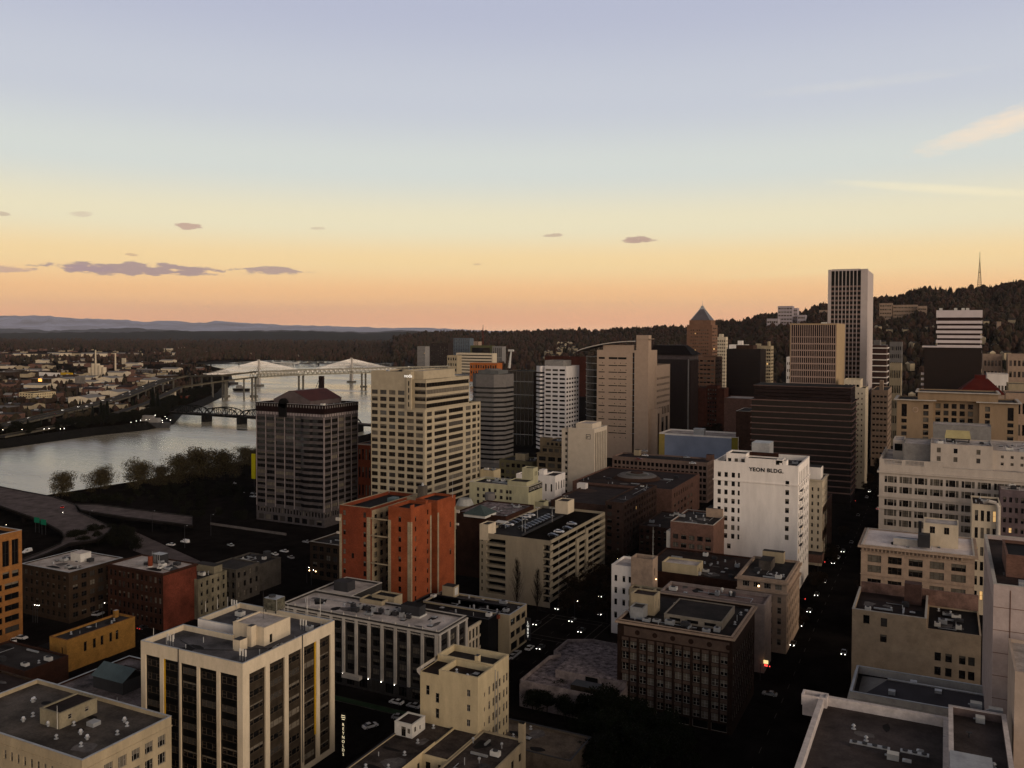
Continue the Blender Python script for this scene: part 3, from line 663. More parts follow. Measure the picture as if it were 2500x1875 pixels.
for i in range(4):
    u = y0+.3+cwy*i; mb = MB(); mb.box(x1+.003, x1+.45, u-.5, u+.5, 4.2, 21.9, PALEST); b.part(mb, 'pilaster')
mb = MB()
for i in range(nb_):
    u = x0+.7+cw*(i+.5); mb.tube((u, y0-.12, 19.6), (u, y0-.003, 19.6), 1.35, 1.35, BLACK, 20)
    for j in range(9): mb.box(u-cw/2+cw*j/9+.05, u-cw/2+cw*j/9+.28, y0-.42, y0-.003, 21, 21.35, PALEST)
b.part(mb, 'cornice_arches')
mb = MB(); mb.box(x0+.3, x1-.3, y0-.2, y0-.003, 3.9, 4.3, METD); b.part(mb, 'string_course')
x, y = P(868, 1648, 4); mb = MB(); mb.box(x-3.6, x+3.2, y0-2.2, y0-.5, 3.5, 4.6, PALEST); b.part(mb, 'entrance_canopy')
mb = MB()
for i in range(5, 10): mb.ball((x0+.7+cw*i, y0-.7, 4.1), .11, LITB, k=6, rings=4)
b.part(mb, 'facade_lamp')
x, y = P(1008, 1505, zr); mb = MB(); mb.box(x-4.4, x+3.2, y-1, y+3.4, zr, zr+.5, WHITEP); mb.box(x-4.1, x+2.9, y-.7, y+3.1, zr+.5, zr+3.6, METD, ROOF_D); b.part(mb, 'plant_room')
for i in range(9):
    xx, yy = P(862+i*17, 1486+i*3.4, zr); mb = MB(); mb.box(xx-.75, xx+.75, yy-.5, yy+.5, zr+.5, zr+2, METAL if i % 2 else METD, METAL); mb.tube((xx, yy, zr+2), (xx, yy, zr+2.1), .5, .5, METD, 12); b.part(mb, 'air_conditioner')
x, y = P(840, 1440, zr); mb = MB(); mb.box(x-3, x+3, y-2, y+2.5, zr, zr+3.3, METD); b.part(mb, 'plant_room')
for px, py, h in ((905, 1475, 3.3), (935, 1470, 4)): x, y = P(px, py, zr); b.vol(x-4.5, x+4.5, y, y+5, zr-4, zr+h-2, BEIGE, roof=ROOF_D, par=.3, names=('stair_tower', 'stair_tower_roof'))
b.clutter(x0+3, x1-12, y0+3, y1-3, zr, 16); b.clutter(x1-12, x1-1, y0+2, y1-2, zr, 4, False); b.done()

# --- low blocks south of L, along the street
b = Bld('commercial_building', 'low building with a cream framed window wall and dark roof beside the grey block', 'building', (1140, 1536, 13, 1060, 1192), w=24, fr=FR_D, pdf=(9, 1, 0, 0))
zr = b.main(BRICK_D, roof=ROOF_D, par=.6, ops={'W': []}, coping=PALEST)
mb = MB(); b.face(mb, 'W', b.x0, b.x1+.35, b.y0, b.y1, 0, 13, grid(b.y0+.4, b.y1-.4, 4.2, 12.4, 6, 2, .58, .8, 'sash', .3)+grid(b.y0+.4, b.y1-.4, .3, 4, 3, 1, .8, .8, 'fixed', .3), CREAM); mb.box(b.x1+.01, b.x1+.6, b.y0, b.y1, 12.6, 13.3, CREAM); b.part(mb, 'facade'); b.clutter(b.x0, b.x1, b.y0, b.y1, zr, 5); b.done()
b = Bld('commercial_building', 'low black walled building with roof clutter between the cream front and the beige corner', 'building', (1192, 1513, 14, 1085, 1244), w=34, fr=FR_D)
zr = b.main(mat('black_painted_wall', (.015, .015, .018), amt=.3), roof=ROOF_D, par=.6, coping=METD); b.clutter(b.x0, b.x1, b.y0, b.y1, zr, 10)
x, y = P(1217, 1510, zr); b.box('red_sign_box', x-.4, x+.4, y-.6, y+.6, zr, zr+1.2, BRICK_R); b.done()
b = Bld('commercial_building', 'two storey beige corner building with wide windows and a grey roof', 'building', (1244, 1502, 14, 1080, 1286), w=36, fr=FR_D, pdf=(8, 2, 1, 0))
zr = b.main(BEIGE, roof=ROOF_M, par=.6, coping=METAL, ops={'W': grid(b.y0+.5, b.y1-.5, 4, 13.2, 3, 2, .8, .5, 'band3', .3)+grid(b.y0+.5, b.y1-.5, .3, 3.8, 2, 1, .8, .8, 'fixed', .3)}); b.clutter(b.x0+10, b.x1, b.y0, b.y1, zr, 6)
x, y = P(1100, 1455, zr); mb = MB(); mb.box(x-2.5, x+2.5, y-2, y+2, zr, zr+4.2, BEIGE, ROOF_M); mb.box(x+2.51, x+2.6, y-1.2, y+1.2, zr+.8, zr+3.6, WHITEP); b.part(mb, 'stair_tower')
mb = MB(); xx, yy = b.x1+1.3, b.y1-1.2; mb.box(b.x1+.02, b.x1+2.2, yy-.25, yy+.25, 1.2, 9.4, METD); b.part(mb, 'blade_sign')
sg = text('LOBBY', 1.25, Matrix.Translation((xx-b.ox-.1, yy-.3-b.oy, 5.2)) @ MN, mat('sign_letters', (.8, .78, .7), emit=.8), 'lettering', b.root, .03, True); b.done()

# --- M: pale yellow block
b = Bld('apartment_building', 'small pale yellow block with a flaring cornice and narrow paired windows, centre bottom', 'building', (1167, 1656, 28, 1026, 1242), fr=FR_W, pdf=(8, 1, 2, .1))
x0, x1, y0, y1 = b.x0, b.x1, b.y0, b.y1; wl = x1-x0
L = y1-y0
W_ = [(y0+L*f, y0+L*f+.95) for f in (.33, .46, .56, .67, .81, .91)]
ow = [(a, c, z_, z_+2.1, 'sash', .2) for a, c in W_ for z_ in (2.6, 6.4, 10.2, 14, 17.8, 21.6)]+[(y0+L*.19, y0+L*.19+.55, z_, z_+1.1, 'fixed', .2, 'd') for z_ in (6.8, 10.6, 14.4, 18.2, 22)]
on = [(x1-3.2, x1-2.2, z_, z_+1.7, 'pair', .2, 'd') for z_ in (7.7, 11.5, 15.3, 19.1, 22.9)]+[(x0+wl*.1, x0+wl*.1+1.1, 21, 23.5, 'sash', .2, 'd'), (x0+wl*.27, x0+wl*.27+1.1, 19.5, 22, 'sash', .2, 'd'), (x0+wl*.27, x0+wl*.27+1.1, 15.5, 18, 'sash', .2, 'd')]
xs = x0+wl*.33
b.vol(xs+.01, x1, y0, y0+L*.5, 0, 28, YELLOWISH, roof=ROOF_B, par=1.6, ops={'N': on, 'W': ow})
b.vol(x0, xs, y0, y0+L*.5, 0, 26.6, YELLOWISH, roof=ROOF_B, par=.05, pt=.05, ops={'N': on}, names=('wing_wall', 'wing_roof'))
b.vol(x0, x1, y0+L*.5+.01, y1, 0, 28.2, YELLOWISH, roof=ROOF_M, par=1.6, pt=.4, ops={'W': ow}, names=('rear_wall', 'rear_roof'))
mb = MB(); mb.poly([(x0-1.1, y0, 27.2), (x0+.3, y0, 28.3), (x0+.3, y1, 28.3), (x0-1.1, y1, 27.2)], YELLOWISH); mb.poly([(x0-1.1, y0, 27.2), (x0-1.1, y1, 27.2), (x0-1, y1, 26.4), (x0-1, y0, 26.4)], PALEST); mb.poly([(x0-1.1, y0, 27.2), (x0-1, y0, 26.4), (x0-.01, y0, 25.6), (x0+.3, y0, 28.3)], PALEST); b.part(mb, 'cornice')
mb = MB(); mb.tube((x1+.12, y0+L*.53, 2), (x1+.12, y0+L*.53, 27), .09, .09, METAL); b.part(mb, 'downpipe'); mb = MB(); mb.tube((x1+.12, y0+L*.62, 2), (x1+.12, y0+L*.62, 26), .09, .09, METAL); b.part(mb, 'downpipe')
b.box('chimney', -109.4, -108.4, y0+L*.5+.6, y0+L*.5+2, 26.6, 29.6, YELLOWISH, METD); b.clutter(xs+.5, x1-.5, y0+1, y0+8, 26.4, 3, False); b.done()

# --- N: bottom centre, dark roof and light court
b = Bld('apartment_building', 'dark roofed block, bottom centre, with a cream light court and white roof cabin', 'building', (1286, 1805, 14, 1026, 1286.1), w=31, d=.1, fr=FR_D, pdf=(8, 1, 1, 0))
x0, x1 = b.x0, b.x1; y1 = 191.5; y0 = 150.; DR = mat('dark_speckled_roof', (.12, .1, .09), amt=.5, scale=.2, bump=.35)
cx0, cx1 = -110.5, -103.; cy0, cy1 = 150., 174.
b.vol(x0, cx0, y0, y1, 0, 14, BEIGE, roof=DR, par=.35, coping=METD, ops={})
b.vol(cx0+.01, cx1-.01, cy1, y1, 0, 14, YELLOWISH, roof=DR, par=.3, ops={'N': grid(cx0+.3, cx1-.3, 1, 13.5, 2, 3, .4, .55)}, names=('court_wall', 'rear_roof'))
b.vol(cx1, x1, y0, y1, 0, 14, BEIGE, roof=DR, par=.3, ops={'W': grid(154, y1-1, 1.5, 13, 9, 3, .36, .5), 'E': []}, names=('wing_wall', 'wing_roof'))
mb = MB(); b.face(mb, 'W', x0, cx0+.35, y0, cy1+6, 0, 14.6, grid(151, 174, 1, 13.4, 8, 3, .36, .6)+[], YELLOWISH); b.part(mb, 'court_side_wall')
x, y = P(1005, 1795, 14); b.vol(x-4.4, x+.8, y-1, y+5, 13.7, 17, WHITEP, roof=ROOF_B, par=.2, names=('cabin_wall', 'cabin_roof'), ops={'N': [(x-2.4, x-1.1, 13.8, 16.2, 'pair', .15, 'd'), (x-.6, x+.2, 14.8, 16, 'sash', .15, 'b')], 'W': [(y, y+.8, 14.9, 16.1, 'sash', .15, 'd'), (y+2.4, y+2.9, 14.6, 15.6, 'sash', .15, 'd')]})
mb = MB(); mb.box(-92.6, x1+.02, 190.3, 191.6, 0, 18.5, BEIGE, BLACK); b.part(mb, 'chimney')
for px, py in ((1068, 1763), (1170, 1862), (1225, 1826), (1155, 1813)):
    x, y = P(px, py, 13.8); mb = MB(); mb.tube((x, y, 13.7), (x, y, 14.6), .16, .16, METAL); mb.ball((x, y, 14.8), .4, METAL); b.part(mb, 'roof_vent')
b.clutter(-102, -92, 158, 188, 13.7, 9); b.clutter(x0+1, -111, 160, 190, 13.7, 6, False); b.done()

# --- O
b = Bld('low_building', 'low building with a worn tan roof beside the dark roofed block, bottom centre', 'building', (1392, 1859, 8, 1290, 1440), w=25, d=14.5)
zr = b.main(mat('drab_wall', (.2, .17, .14), amt=.3), roof=mat('worn_tan_roof', (.2, .165, .13), amt=.5, scale=.14, c2=(.09, .07, .06), bump=.3), par=.5, coping=METD); b.clutter(b.x0, b.x1, b.y0, b.y1, zr, 4, False); b.done()

# --- P: rough pale roofed low building
rt_ = empty('low_building', (-98, 258, 0), label='low pale building with a worn patchy roof and jagged outline behind the park trees', cat='building')
def mk(mb, nm): return mb.obj(nm, rt_, (98, -258, 0))
PW = mat('pale_lilac_render', (.36, .31, .3), amt=.3, scale=.3)
out = [(-115, 237), (-88, 237), (-88, 240), (-84, 240), (-84, 279), (-108, 280), (-115.5, 276), (-115.5, 264), (-112.5, 262.5), (-115, 259)]
mb = MB(); mb.prism(out, 0, 7.2, PW, ROOF_P); mk(mb, 'wall')
mb = MB()
for (ax, ay), (bx, by) in zip(out, out[1:]+out[:1]):
    d = Vector((bx-ax, by-ay, 0)); n = Vector((-d.y, d.x, 0)).normalized()*.35; h = 8.3
    mb.prism([(ax, ay), (bx, by), (bx+n.x, by+n.y), (ax+n.x, ay+n.y)], 7.21, h, PW)
mk(mb, 'parapet')
mb = MB(); mb.prism([(-107, 246), (-84.2, 246), (-84.2, 272), (-107, 272)], 7.3, 9.8, PW, ROOF_P); mb.box(-97, -93, 245.9, 245.99, 7.6, 9.4, BLACK); mk(mb, 'upper_storey')
mb = MB(); mb.box(-99, -90, 239, 243.5, 7.25, 9.1, OLIVE, METD); mk(mb, 'plant_room')

# --- Q: brown office block
b = Bld('office_building', 'brown masonry block with pale spandrels, many windows and a dark flat roof', 'building', (1789, 1557, 28, 1508, 1842), fr=FR_W, pdf=(5, 3, 3, 0))
x0, x1, y0, y1 = b.x0, b.x1, b.y0, b.y1
SP = mat('tan_spandrel', (.15, .11, .09), amt=.2); QB = mat('dark_brown_brick', (.06, .036, .026), amt=.25, scale=.25, kind='brick')
cell = (x1-x0-2)/12.; o = []
for i in range(12):
    u = x0+1+cell*i
    for k in range(6): o.append((u+.45 if i % 2 == 0 else u+.25, u+cell-.25 if i % 2 == 0 else u+cell-.45, 3.2+3.35*k, 5.3+3.35*k, 'pair', .35))
    if i % 2 == 0: o.append((u+.4, u+2*cell-.4, .3, 2.6, 'fixed', .3, 'd'))
cwy = (y1-y0-1.4)/12
ow = [(y0+.7+cwy*i+.4, y0+.7+cwy*(i+1)-.4, 3.2+3.35*k, 5.3+3.35*k, 'sash', .35) for i in range(12) for k in range(6)]
zr = b.main(QB, roof=mat('dark_gravel_roof', (.05, .04, .037), amt=.5, scale=.15, bump=.3), par=.7, pt=.6, coping=TANST, ops={'N': o, 'W': ow}, corn=(.7, .55, TANST, .75))
for i in range(12):
    u = x0+1+cell*i
    for k in range(6): b.box('spandrel', u+.3, u+cell-.3, y0-.06, y0-.003, 5.45+3.35*k, 6.4+3.35*k, SP)
mb = MB(); mb.box(x0+2, x1-.9, y0-.12, y0-.003, 23.6, 26.4, SP)
b.part(mb, 'frieze')
for i in range(6): mb = MB(); u = x0+1+cell*(2*i+2)-.2; mb.tube((u, y0-.2, 25), (u, y0-.125, 25), .75, .75, QB, 20); b.part(mb, 'medallion')
b.box('pier', x0-.02, x0+.9, y0-.25, y0-.003, 0, 26.4, QB)
for i in range(1, 7): u = x0+1+cell*2*i; b.box('pier', u-.35, min(u+.35, x1), y0-.18, y0-.003, 0, 23.5, QB)
b.vol(-75, -57.5, y0+7, y0+24, zr, zr+2.2, mat('pale_monitor_wall', (.3, .27, .23), amt=.2), roof=mat('dark_gravel_roof', (0, 0, 0)), par=.15, names=('roof_monitor', 'monitor_roof'), ops={'N': [(u, u+3.4, zr+.5, zr+1.5, 'back', .3) for u in (-73.4, -68, -62.8)]})
x, y = P(1640, 1465, zr); b.vol(-86.5, -79, y0+10, y0+16, zr, zr+6, BEIGE, roof=ROOF_B, par=.3, names=('penthouse_wall', 'penthouse_roof'), ops={'W': grid(y0+10, y0+16, zr+1, zr+5, 2, 1, .15, .6, 'fixed', .1)})
b.vol(-87, -82, y0+16.1, y0+22, zr, zr+5, mat('drab_stucco', (.3, .27, .2)), roof=ROOF_B, par=.3, names=('plant_room_wall', 'plant_room_roof'))
b.vol(-85, -81, y0+5, y0+9.8, zr, zr+3.4, METAL, roof=METD, par=.1, names=('cooling_tower', 'cooling_tower_top'))
for px, py in ((1763, 1446), (1784, 1454), (1648, 1483)): x, y = P(px, py, zr); mb = MB(); mb.tube((x, y, zr), (x, y, zr+1), .3, .3, METAL); mb.ball((x, y, zr+1.1), .55, WHITEP); b.part(mb, 'roof_vent')
mb = MB(); x, y = P(1520, 1503, zr); mb.path([(x, y, zr), (x+.3, y, zr+1.6), (x+1.2, y, zr+2.1), (x+2.2, y, zr+1.7), (x+2.6, y, zr)], .14, METAL, 8); b.part(mb, 'duct')
b.clutter(x0+1, x1-2, y0+1, y0+6.5, zr, 9); b.clutter(-57, x1-.6, y0+8, y1-2, zr, 4, False); b.done()

# --- R: plain beige block behind Q
b = Bld('office_building', 'plain pale block with a blank side wall behind the brown masonry block', 'building', (1867, 1478, 23, 1600, 1889), w=36, d=13, pdf=(8, 1, 1, 0))
zr = b.main(mat('pale_rose_render', (.36, .3, .27), amt=.15, scale=.3), roof=mat('pale_rose_roof', (.3, .23, .21), amt=.4, scale=.15), par=.9, pt=.5); b.clutter(b.x0, b.x1, b.y0, b.y1, zr, 6)
mb = MB(); mb.box(b.x1+.02, b.x1+1.5, b.y0-1.2, b.y0-.9, 3.8, 4.9, mat('lit_yellow_sign', (1., .72, .3), emit=.9)); mb.box(b.x1+.3, b.x1+1.3, b.y0-1.15, b.y0-.95, 3., 3.4, REDL); b.part(mb, 'lit_sign'); b.done()

# --- S: white block with tan tower
b = Bld('apartment_building', 'white rounded block joined to a taller tan stair tower with a flagpole', 'building', (1543, 1385, 26, 1493, 1543.1), d=14, fr=FR_D, pdf=(9, 1, 0, 0))
x0, x1, y0, y1 = b.x0, b.x1, b.y0, b.y1; o = [(x0+.8+a, x0+1.9+a, z_, z_+2.3, 'fixed', .25, 'd') for a in (.4, 3.6, 6) for z_ in (6, 11, 15.4, 20)]
zr = b.main(WHITEB, roof=ROOF_W, par=.7, ops={'N': [q for q in o if q[1] < x1], 'E': grid(y0, y1, 3, 23, 4, 5, .3, .5)})
xt = x1+8.4; b.vol(x1+.01, xt, y0-1.2, y0+5, 0, 30, TANST, roof=ROOF_B, par=1.3, names=('tower_wall', 'tower_roof'), ops={'N': [(x1+3, x1+4.6, 22.6, 26, 'back', .12, TANST)], 'W': [(y0+1, y0+1.8, 23.6, 26.4, 'back', .15)]})
mb = MB(); mb.ball((xt+.25, y0+2.4, 22), .22, LITO); b.part(mb, 'wall_lamp')
b.pole(1594, 1371, 28.6, 13, .09, WHITEP, 'flagpole')
b.vol(x1+1, xt+7, y0-6, y0-1.21, 0, 20, BEIGE, roof=ROOF_B, par=.5, names=('annex_wall', 'annex_roof')); b.done()

# --- T group: roofs before the white tower
b = Bld('office_building', 'corner block with an attic storey of glowing windows below the white tower', 'building', (1921, 1420, 26, 1800, 1952), fr=FR_W, pdf=(5, 2, 2, .5))
x0, x1, y0, y1 = b.x0, b.x1, b.y0, b.y1
zr = b.main(TANST, roof=ROOF_M, par=.7, pt=.8, coping=TANST, ops={'N': grid(x0+1.2, x1-1, 22, 25, 4, 1, .62, .62, 'triple', .25)+grid(x0+1, x1-1, 2, 20.8, 5, 5, .45, .6, 'sash', .25), 'W': grid(y0+1, y1-1, 2, 20.8, 8, 5, .45, .6)}, corn=(.8, .5, TANST, 1.1))
mb = MB(); mb.box(x0-.3, x1+.7, y0-.7, y0-.003, 21.2, 21.7, TANST); mb.box(x1+.003, x1+.7, y0, y1, 21.2, 21.7, TANST); b.part(mb, 'string_course')
mb = MB(); mb.ball((x0+7.6, y0+.1, 23.1), .35, LITO); b.part(mb, 'window_lamp')
b.box('penthouse', x0+5, x0+9.5, y0+14, y0+22, zr, zr+3.5, mat('brown_grey_roof', (0, 0, 0)), ROOF_M); b.box('stair_tower', x0+4, x0+12, y1-4, y1-.8, zr, zr+4.2, BEIGE, ROOF_M); b.clutter(x0+1, x1-1, y0+1, y0+14, zr, 7); b.done()
b = Bld('low_building', 'wide low building with a cluttered dark roof in front of the rosy office block', 'building', (1800, 1420, 20, 1560, 1800.1), d=38)
zr = b.main(BRICK_D, roof=ROOF_B, par=.5, ops={}); b.clutter(b.x0+2, b.x1-2, b.y0+2, b.y1-2, zr, 26)
x, y = P(1702, 1408, zr); b.vol(x-14, x, y, y+9, zr-1, zr+4, YELLOWISH, roof=ROOF_W, par=.5, names=('cabin_wall', 'cabin_roof'), ops={'W': [(y+3, y+4, zr+.2, zr+2.6, 'back', .15)]}); b.done()

# --- U: white tower with painted name
b = Bld('office_tower', 'tall white painted tower with its name in black letters on the blank wall', 'building', (1949, 1139, 56, 1743, 1976), fr=FR_D, pdf=(7, 4, 1, .1))
x0, x1, y0, y1 = b.x0, b.x1, b.y0, b.y1; wl = x1-x0; s_ = wl/206.
def ux(px): return x0+(px-1743)*s_
o = []
zs_ = [51.2-3.95*i for i in range(9)]
for i, z_ in enumerate(zs_):
    for px, w_ in ((1757, 8.3), (1774, 8.3), (1792, 8.3), (1806, 5)):
        if i == 8 and px > 1770: continue
        v = 'b' if i == 6 else ('h' if i == 5 else ('h' if (i == 3 and px == 1792) else 'd'))
        o.append((ux(px-w_/2), ux(px+w_/2), z_-2.2, z_, 'sash', .2, v))
o.append((ux(1778), ux(1787), zs_[8]-2.8, zs_[8]-.6, 'sash', .2, 'h'))
for i in range(7): o.append((ux(1919), ux(1928), zs_[i]-2.2-1.9, zs_[i]-1.9, 'sash', .2, ['d', 'd', 'h', 'h', 'd', 'd', 'b'][i]))
L = y1-y0
ow = grid(y0+1, y1-1, 8, 48, 6, 10, .4, .5, 'sash', .25)+[(y0+L*(f+.03), y0+L*(f+.1), 47.8, 53, 'back', .5) for f in (.08, .22, .36, .5, .64, .78)]
zr = b.main(WHITEB, roof=ROOF_M, par=2.2, pt=.6, ops={'N': o, 'W': ow}, corn=(.4, .45, WHITEB, 8.6))
b.vol(x0+14, x0+30, y0+.1, y0+8, zr+.01, 58.2, WHITEB, roof=ROOF_D, par=.4, names=('penthouse_wall', 'penthouse_roof')); b.vol(x0+5, x0+13.9, y0+2.5, y0+14, zr, 59.5, WHITEB, roof=ROOF_D, par=.6, names=('penthouse_wall', 'penthouse_roof'), ops={'N': grid(x0+5, x0+13.9, zr+.8, 58, 3, 1, .5, .6, 'fixed', .2)})
b.vol(x1-9.5, x1-5, y0+.1, y0+5, zr+.01, 58, WHITEB, roof=ROOF_M, par=.3, names=('stair_tower', 'stair_tower_roof'), ops={'N': [(x1-8, x1-6.5, 55.2, 57, 'back', .12, GREYST)]})
b.box('cooling_tower', x0+14, x0+22, y0+14, y0+24, zr, 63.5, METAL); b.box('roof_screen', x0+14.2, x0+27, y0-.0+8.2, y0+8.6, 58, 60, mat('rust_brown_screen', (.08, .04, .03), amt=.3)); b.clutter(x0+22, x1-2, y0+9, y1-2, zr, 10)
text('YEON BLDG.', 2.35, Matrix.Translation((ux(1873)-b.ox, y0-.1-b.oy, 53.3)) @ Matrix.Rotation(math.radians(0), 4, 'Y') @ MN, mat('black_sign_paint', (.012, .011, .01), amt=0), 'lettering', b.root, .04, spacing=1.12, bold=.07)
for k in range(7):
    mb = MB(); z_ = 44.5-4*k; mb.box(x1+.02, x1+1.1, y0+3, y0+9, z_, z_+.1, METD)
    for j in range(9): mb.box(x1+1.04, x1+1.1, y0+3+.74*j, y0+3.05+.74*j, z_+.1, z_+1.1, METD)
    mb.box(x1+1.03, x1+1.11, y0+3, y0+9, z_+1.1, z_+1.16, METD); b.part(mb, 'fire_escape_balcony')
b.done()

# --- V, W: rose brown blocks left of the white tower
b = Bld('office_building', 'rose brown office block with two rows of grouped windows left of the white tower', 'building', (1742, 1283, 31, 1637, 1742.5), d=28, fr=FR_D, pdf=(6, 1, 3, 0))
zr = b.main(ROSE, roof=ROOF_M, par=.6, coping=PALEST, ops={'N': grid(b.x0+.5, b.x1-.5, 8, 26.4, 5, 5, .68, .55, 'triple', .3)}); b.clutter(b.x0, b.x1, b.y0, b.y1, zr, 10)
b.box('penthouse', b.x0+11, b.x1-.5, b.y0+19, b.y0+27, zr, zr+4, TANST, ROOF_M); b.box('party_wall', b.x0-1.9, b.x0-.01, b.y0+.2, b.y0+6, 0, 26.5, PALEST); b.done()

# --- AH..AN: right side of the street
b = Bld('office_building', 'tan stone block with a white roof and grouped windows right of the avenue', 'building', (2380, 1358, 36, 2102, 2380.1), d=30, fr=FR_B, pdf=(3, 1, 7, 0))
x0, x1, y0, y1 = b.x0, b.x1, b.y0, b.y0+30; AH = b
o = []
for i in range(5):
    for z_ in (31.2, 27.4, 22.4, 18.6, 14, 10, 6): o.append((x0+2.3+6.9*i, x0+6.9+6.9*i, z_-1.3, z_+1.3, 'triple', .3))
zr = b.vol(x0, x1, y0, y1, 0, 36, TANST, roof=mat('white_membrane_roof', (.8, .72, .7), amt=.2, scale=.12), par=.4, pt=.5, coping=PALEST, ops={'N': o}, corn=(1.1, .7, TANST, .9))
for z_ in (25, 16.3, 33.6): mb = MB(); mb.box(x0-.2, x1, y0-.3, y0-.003, z_, z_+.35, TANST); b.part(mb, 'string_course')
mb = MB()
for i in range(26): u = x0+1.3*i+.5; mb.box(u, u+.4, y0-.85, y0-.003, 34.1, 35, TANST)
b.part(mb, 'cornice_brackets')
b.vol(-6.5, 5, y0+10, y0+21, zr, zr+8.5, CREAM, roof=ROOF_W, par=.3, names=('penthouse_wall', 'penthouse_roof'), ops={'N': [(-4.4, -2.7, zr+5, zr+7.5, 'pair', .2, 'd'), (.3, 2, zr+5, zr+7.5, 'pair', .2, 'd')]})
b.box('water_tank', -8.2, -4.2, y0+4, y0+8.6, zr+.7, zr+5.2, METD); b.box('plant_room', -16.5, -8.4, y0+6.5, y0+8.5, zr, zr+2.6, PALEST, METAL); b.box('duct', -12, -6.6, y0+13, y0+14.2, zr+.2, zr+1.6, METD)
b.box('chimney', -8.3, -7.2, y0+12, y0+13.2, zr, zr+8.5, METD); b.clutter(-18, 4, y0+2, y0+24, zr, 8, False); b.done()

b = Bld('office_building', 'pale yellow block with a mostly blank wall and a step down on its right', 'building', (2396, 1529, 29, 2080, 2396.1), d=26, fr=FR_D, pdf=(9, 1, 0, 0))
x0, x1, y0 = b.x0, b.x1, b.y0; xs = x0+20.8
wn = [(x0+3.2, x0+5, 25, 27.6), (x0+8.2, x0+10, 24.8, 27.4), (x0+8.1, x0+9.9, 20, 22.3)]
wn2 = [(x0+u, x0+u+1.7, z_, z_+2.5) for u in (23.1, 26, 29.6, 32) for z_ in (16.9, 12.6, 8.4)]
TW = mat('tan_render', (.44, .36, .27), amt=.14, scale=.3)
zr = b.vol(x0, xs, y0, y0+26, 0, 29, TW, roof=ROOF_B, par=1.4, pt=.5, coping=PALEST, ops={'N': [(*q, 'sash', .2, 'd') for q in wn]})
zr2 = b.vol(xs+.01, x1, y0, y0+26, 0, 26, TW, roof=ROOF_D, par=.6, ops={'N': [(*q, 'sash', .2, 'd') for q in wn2]}, names=('lower_wall', 'lower_roof'))
b.box('rear_parapet', x0+.5, x1, y0+25.4, y0+26.2, 26, 31, mat('rose_plaster', (.3, .2, .17), amt=.3)); b.box('water_tank', x0+14, x0+19, y0+18, y0+22, zr, zr+6.5, mat('rusty_brown_tank', (.14, .09, .08), amt=.3))
b.clutter(x0+2, x0+20, y0+2, y0+17, zr, 7); b.clutter(xs+1, x1-2, y0+1, y0+24, zr2, 9); b.done()

b = Bld('bank_building', 'low block with a grey hipped roof inside dark parapets, bottom right', 'building', (2320, 1731, 20, 2075, 2320.1), w=34, d=22)
x0 = P(2075, 1688, 20)[0]; y0 = b.y0; b.x0 = x0; b.x1 = x0+36; x1 = b.x1; y1 = y0+20
GR = mat('slate_blue_metal_roof', (.085, .08, .09), rough=.6, amt=.15)
b.vol(x0, x1, y0, y1, 0, 20, PALEST, roof=ROOF_D, par=2., pt=.5, coping=METAL, corn=(.6, .8, PALEST, 2.4))
mb = MB(); a, c, d, e, z_ = x0+1.6, x1-.6, y0+1, y1-2, 18.02
mb.poly([(a, d, z_), (c, d, z_), (c, (d+e)/2+2, 20.6), (a+7, (d+e)/2+2, 20.6)], GR); mb.poly([(a, e, z_), (a, d, z_), (a+7, (d+e)/2+2, 20.6)], mat('pale_metal_roof', (.24, .23, .22), amt=.15)); mb.poly([(c, e, z_), (a, e, z_), (a+7, (d+e)/2+2, 20.6), (c, (d+e)/2+2, 20.6)], GR)
mb.box(a+6.9, c, (d+e)/2+1.8, (d+e)/2+2.3, 20.45, 20.85, METAL); b.part(mb, 'hipped_roof')
for u, v, z_ in ((9, 5, 19.3), (20, 9, 20), (32, 9.5, 20.2), (14, 12.5, 20)): b.box('skylight', x0+u, x0+u+1.7, y0+v, y0+v+1.6, z_-.4, z_+.7, METAL)
for i in range(26): mb = MB(); mb.tube((x0+.8+1.35*i, y0-.72, 15.6), (x0+.8+1.35*i, y0-.6, 15.6), .42, .42, GREYST, 10); b.part(mb, 'relief_ornament'); b.done()

b = Bld('office_building', 'big dark flat roofed building with white parapets and rows of roof fans, bottom right corner', 'building', (2316, 1759, 38, 2003, 2316.1), d=-62, w=25)
x0 = P(2003, 1696, 38)[0]; y1 = P(2003, 1696, 38)[1]; xm = P(2316, 1759, 38)[0]; x1 = xm+10; y0 = y1-60
WP = mat('worn_white_parapet', (.62, .57, .55), amt=.15, scale=.5)
DRR = mat('dark_cracked_roof', (.12, .1, .096), amt=.35, scale=.15, bump=.35)
zr = b.vol(x0, xm, y0, y1, 0, 38, mat('grey_rose_masonry', (.22, .17, .16), amt=.25), roof=DRR, par=1.7, pt=.9, coping=WP)
zr2 = b.vol(xm+.01, x1, y0, y1+2.5, 0, 39.6, mat('grey_rose_masonry', (0, 0, 0)), roof=DRR, par=1.5, pt=.7, coping=WP, names=('raised_wall', 'raised_roof'))
mb = MB(); mb.box(x0+.9, xm, y1-.98, y1-.91, zr, 38, WP); mb.box(x0+.91, x0+.97, y0, y1-1, zr, 38, WP); mb.quad((xm-.02, y0, zr), (xm-.02, y1, zr), (xm-.02, y1, 39.5), (xm-.02, y0, 39.5), WP); b.part(mb, 'inner_parapet_face')
mb = MB(); u = x0-3.3; v = y1-2.3
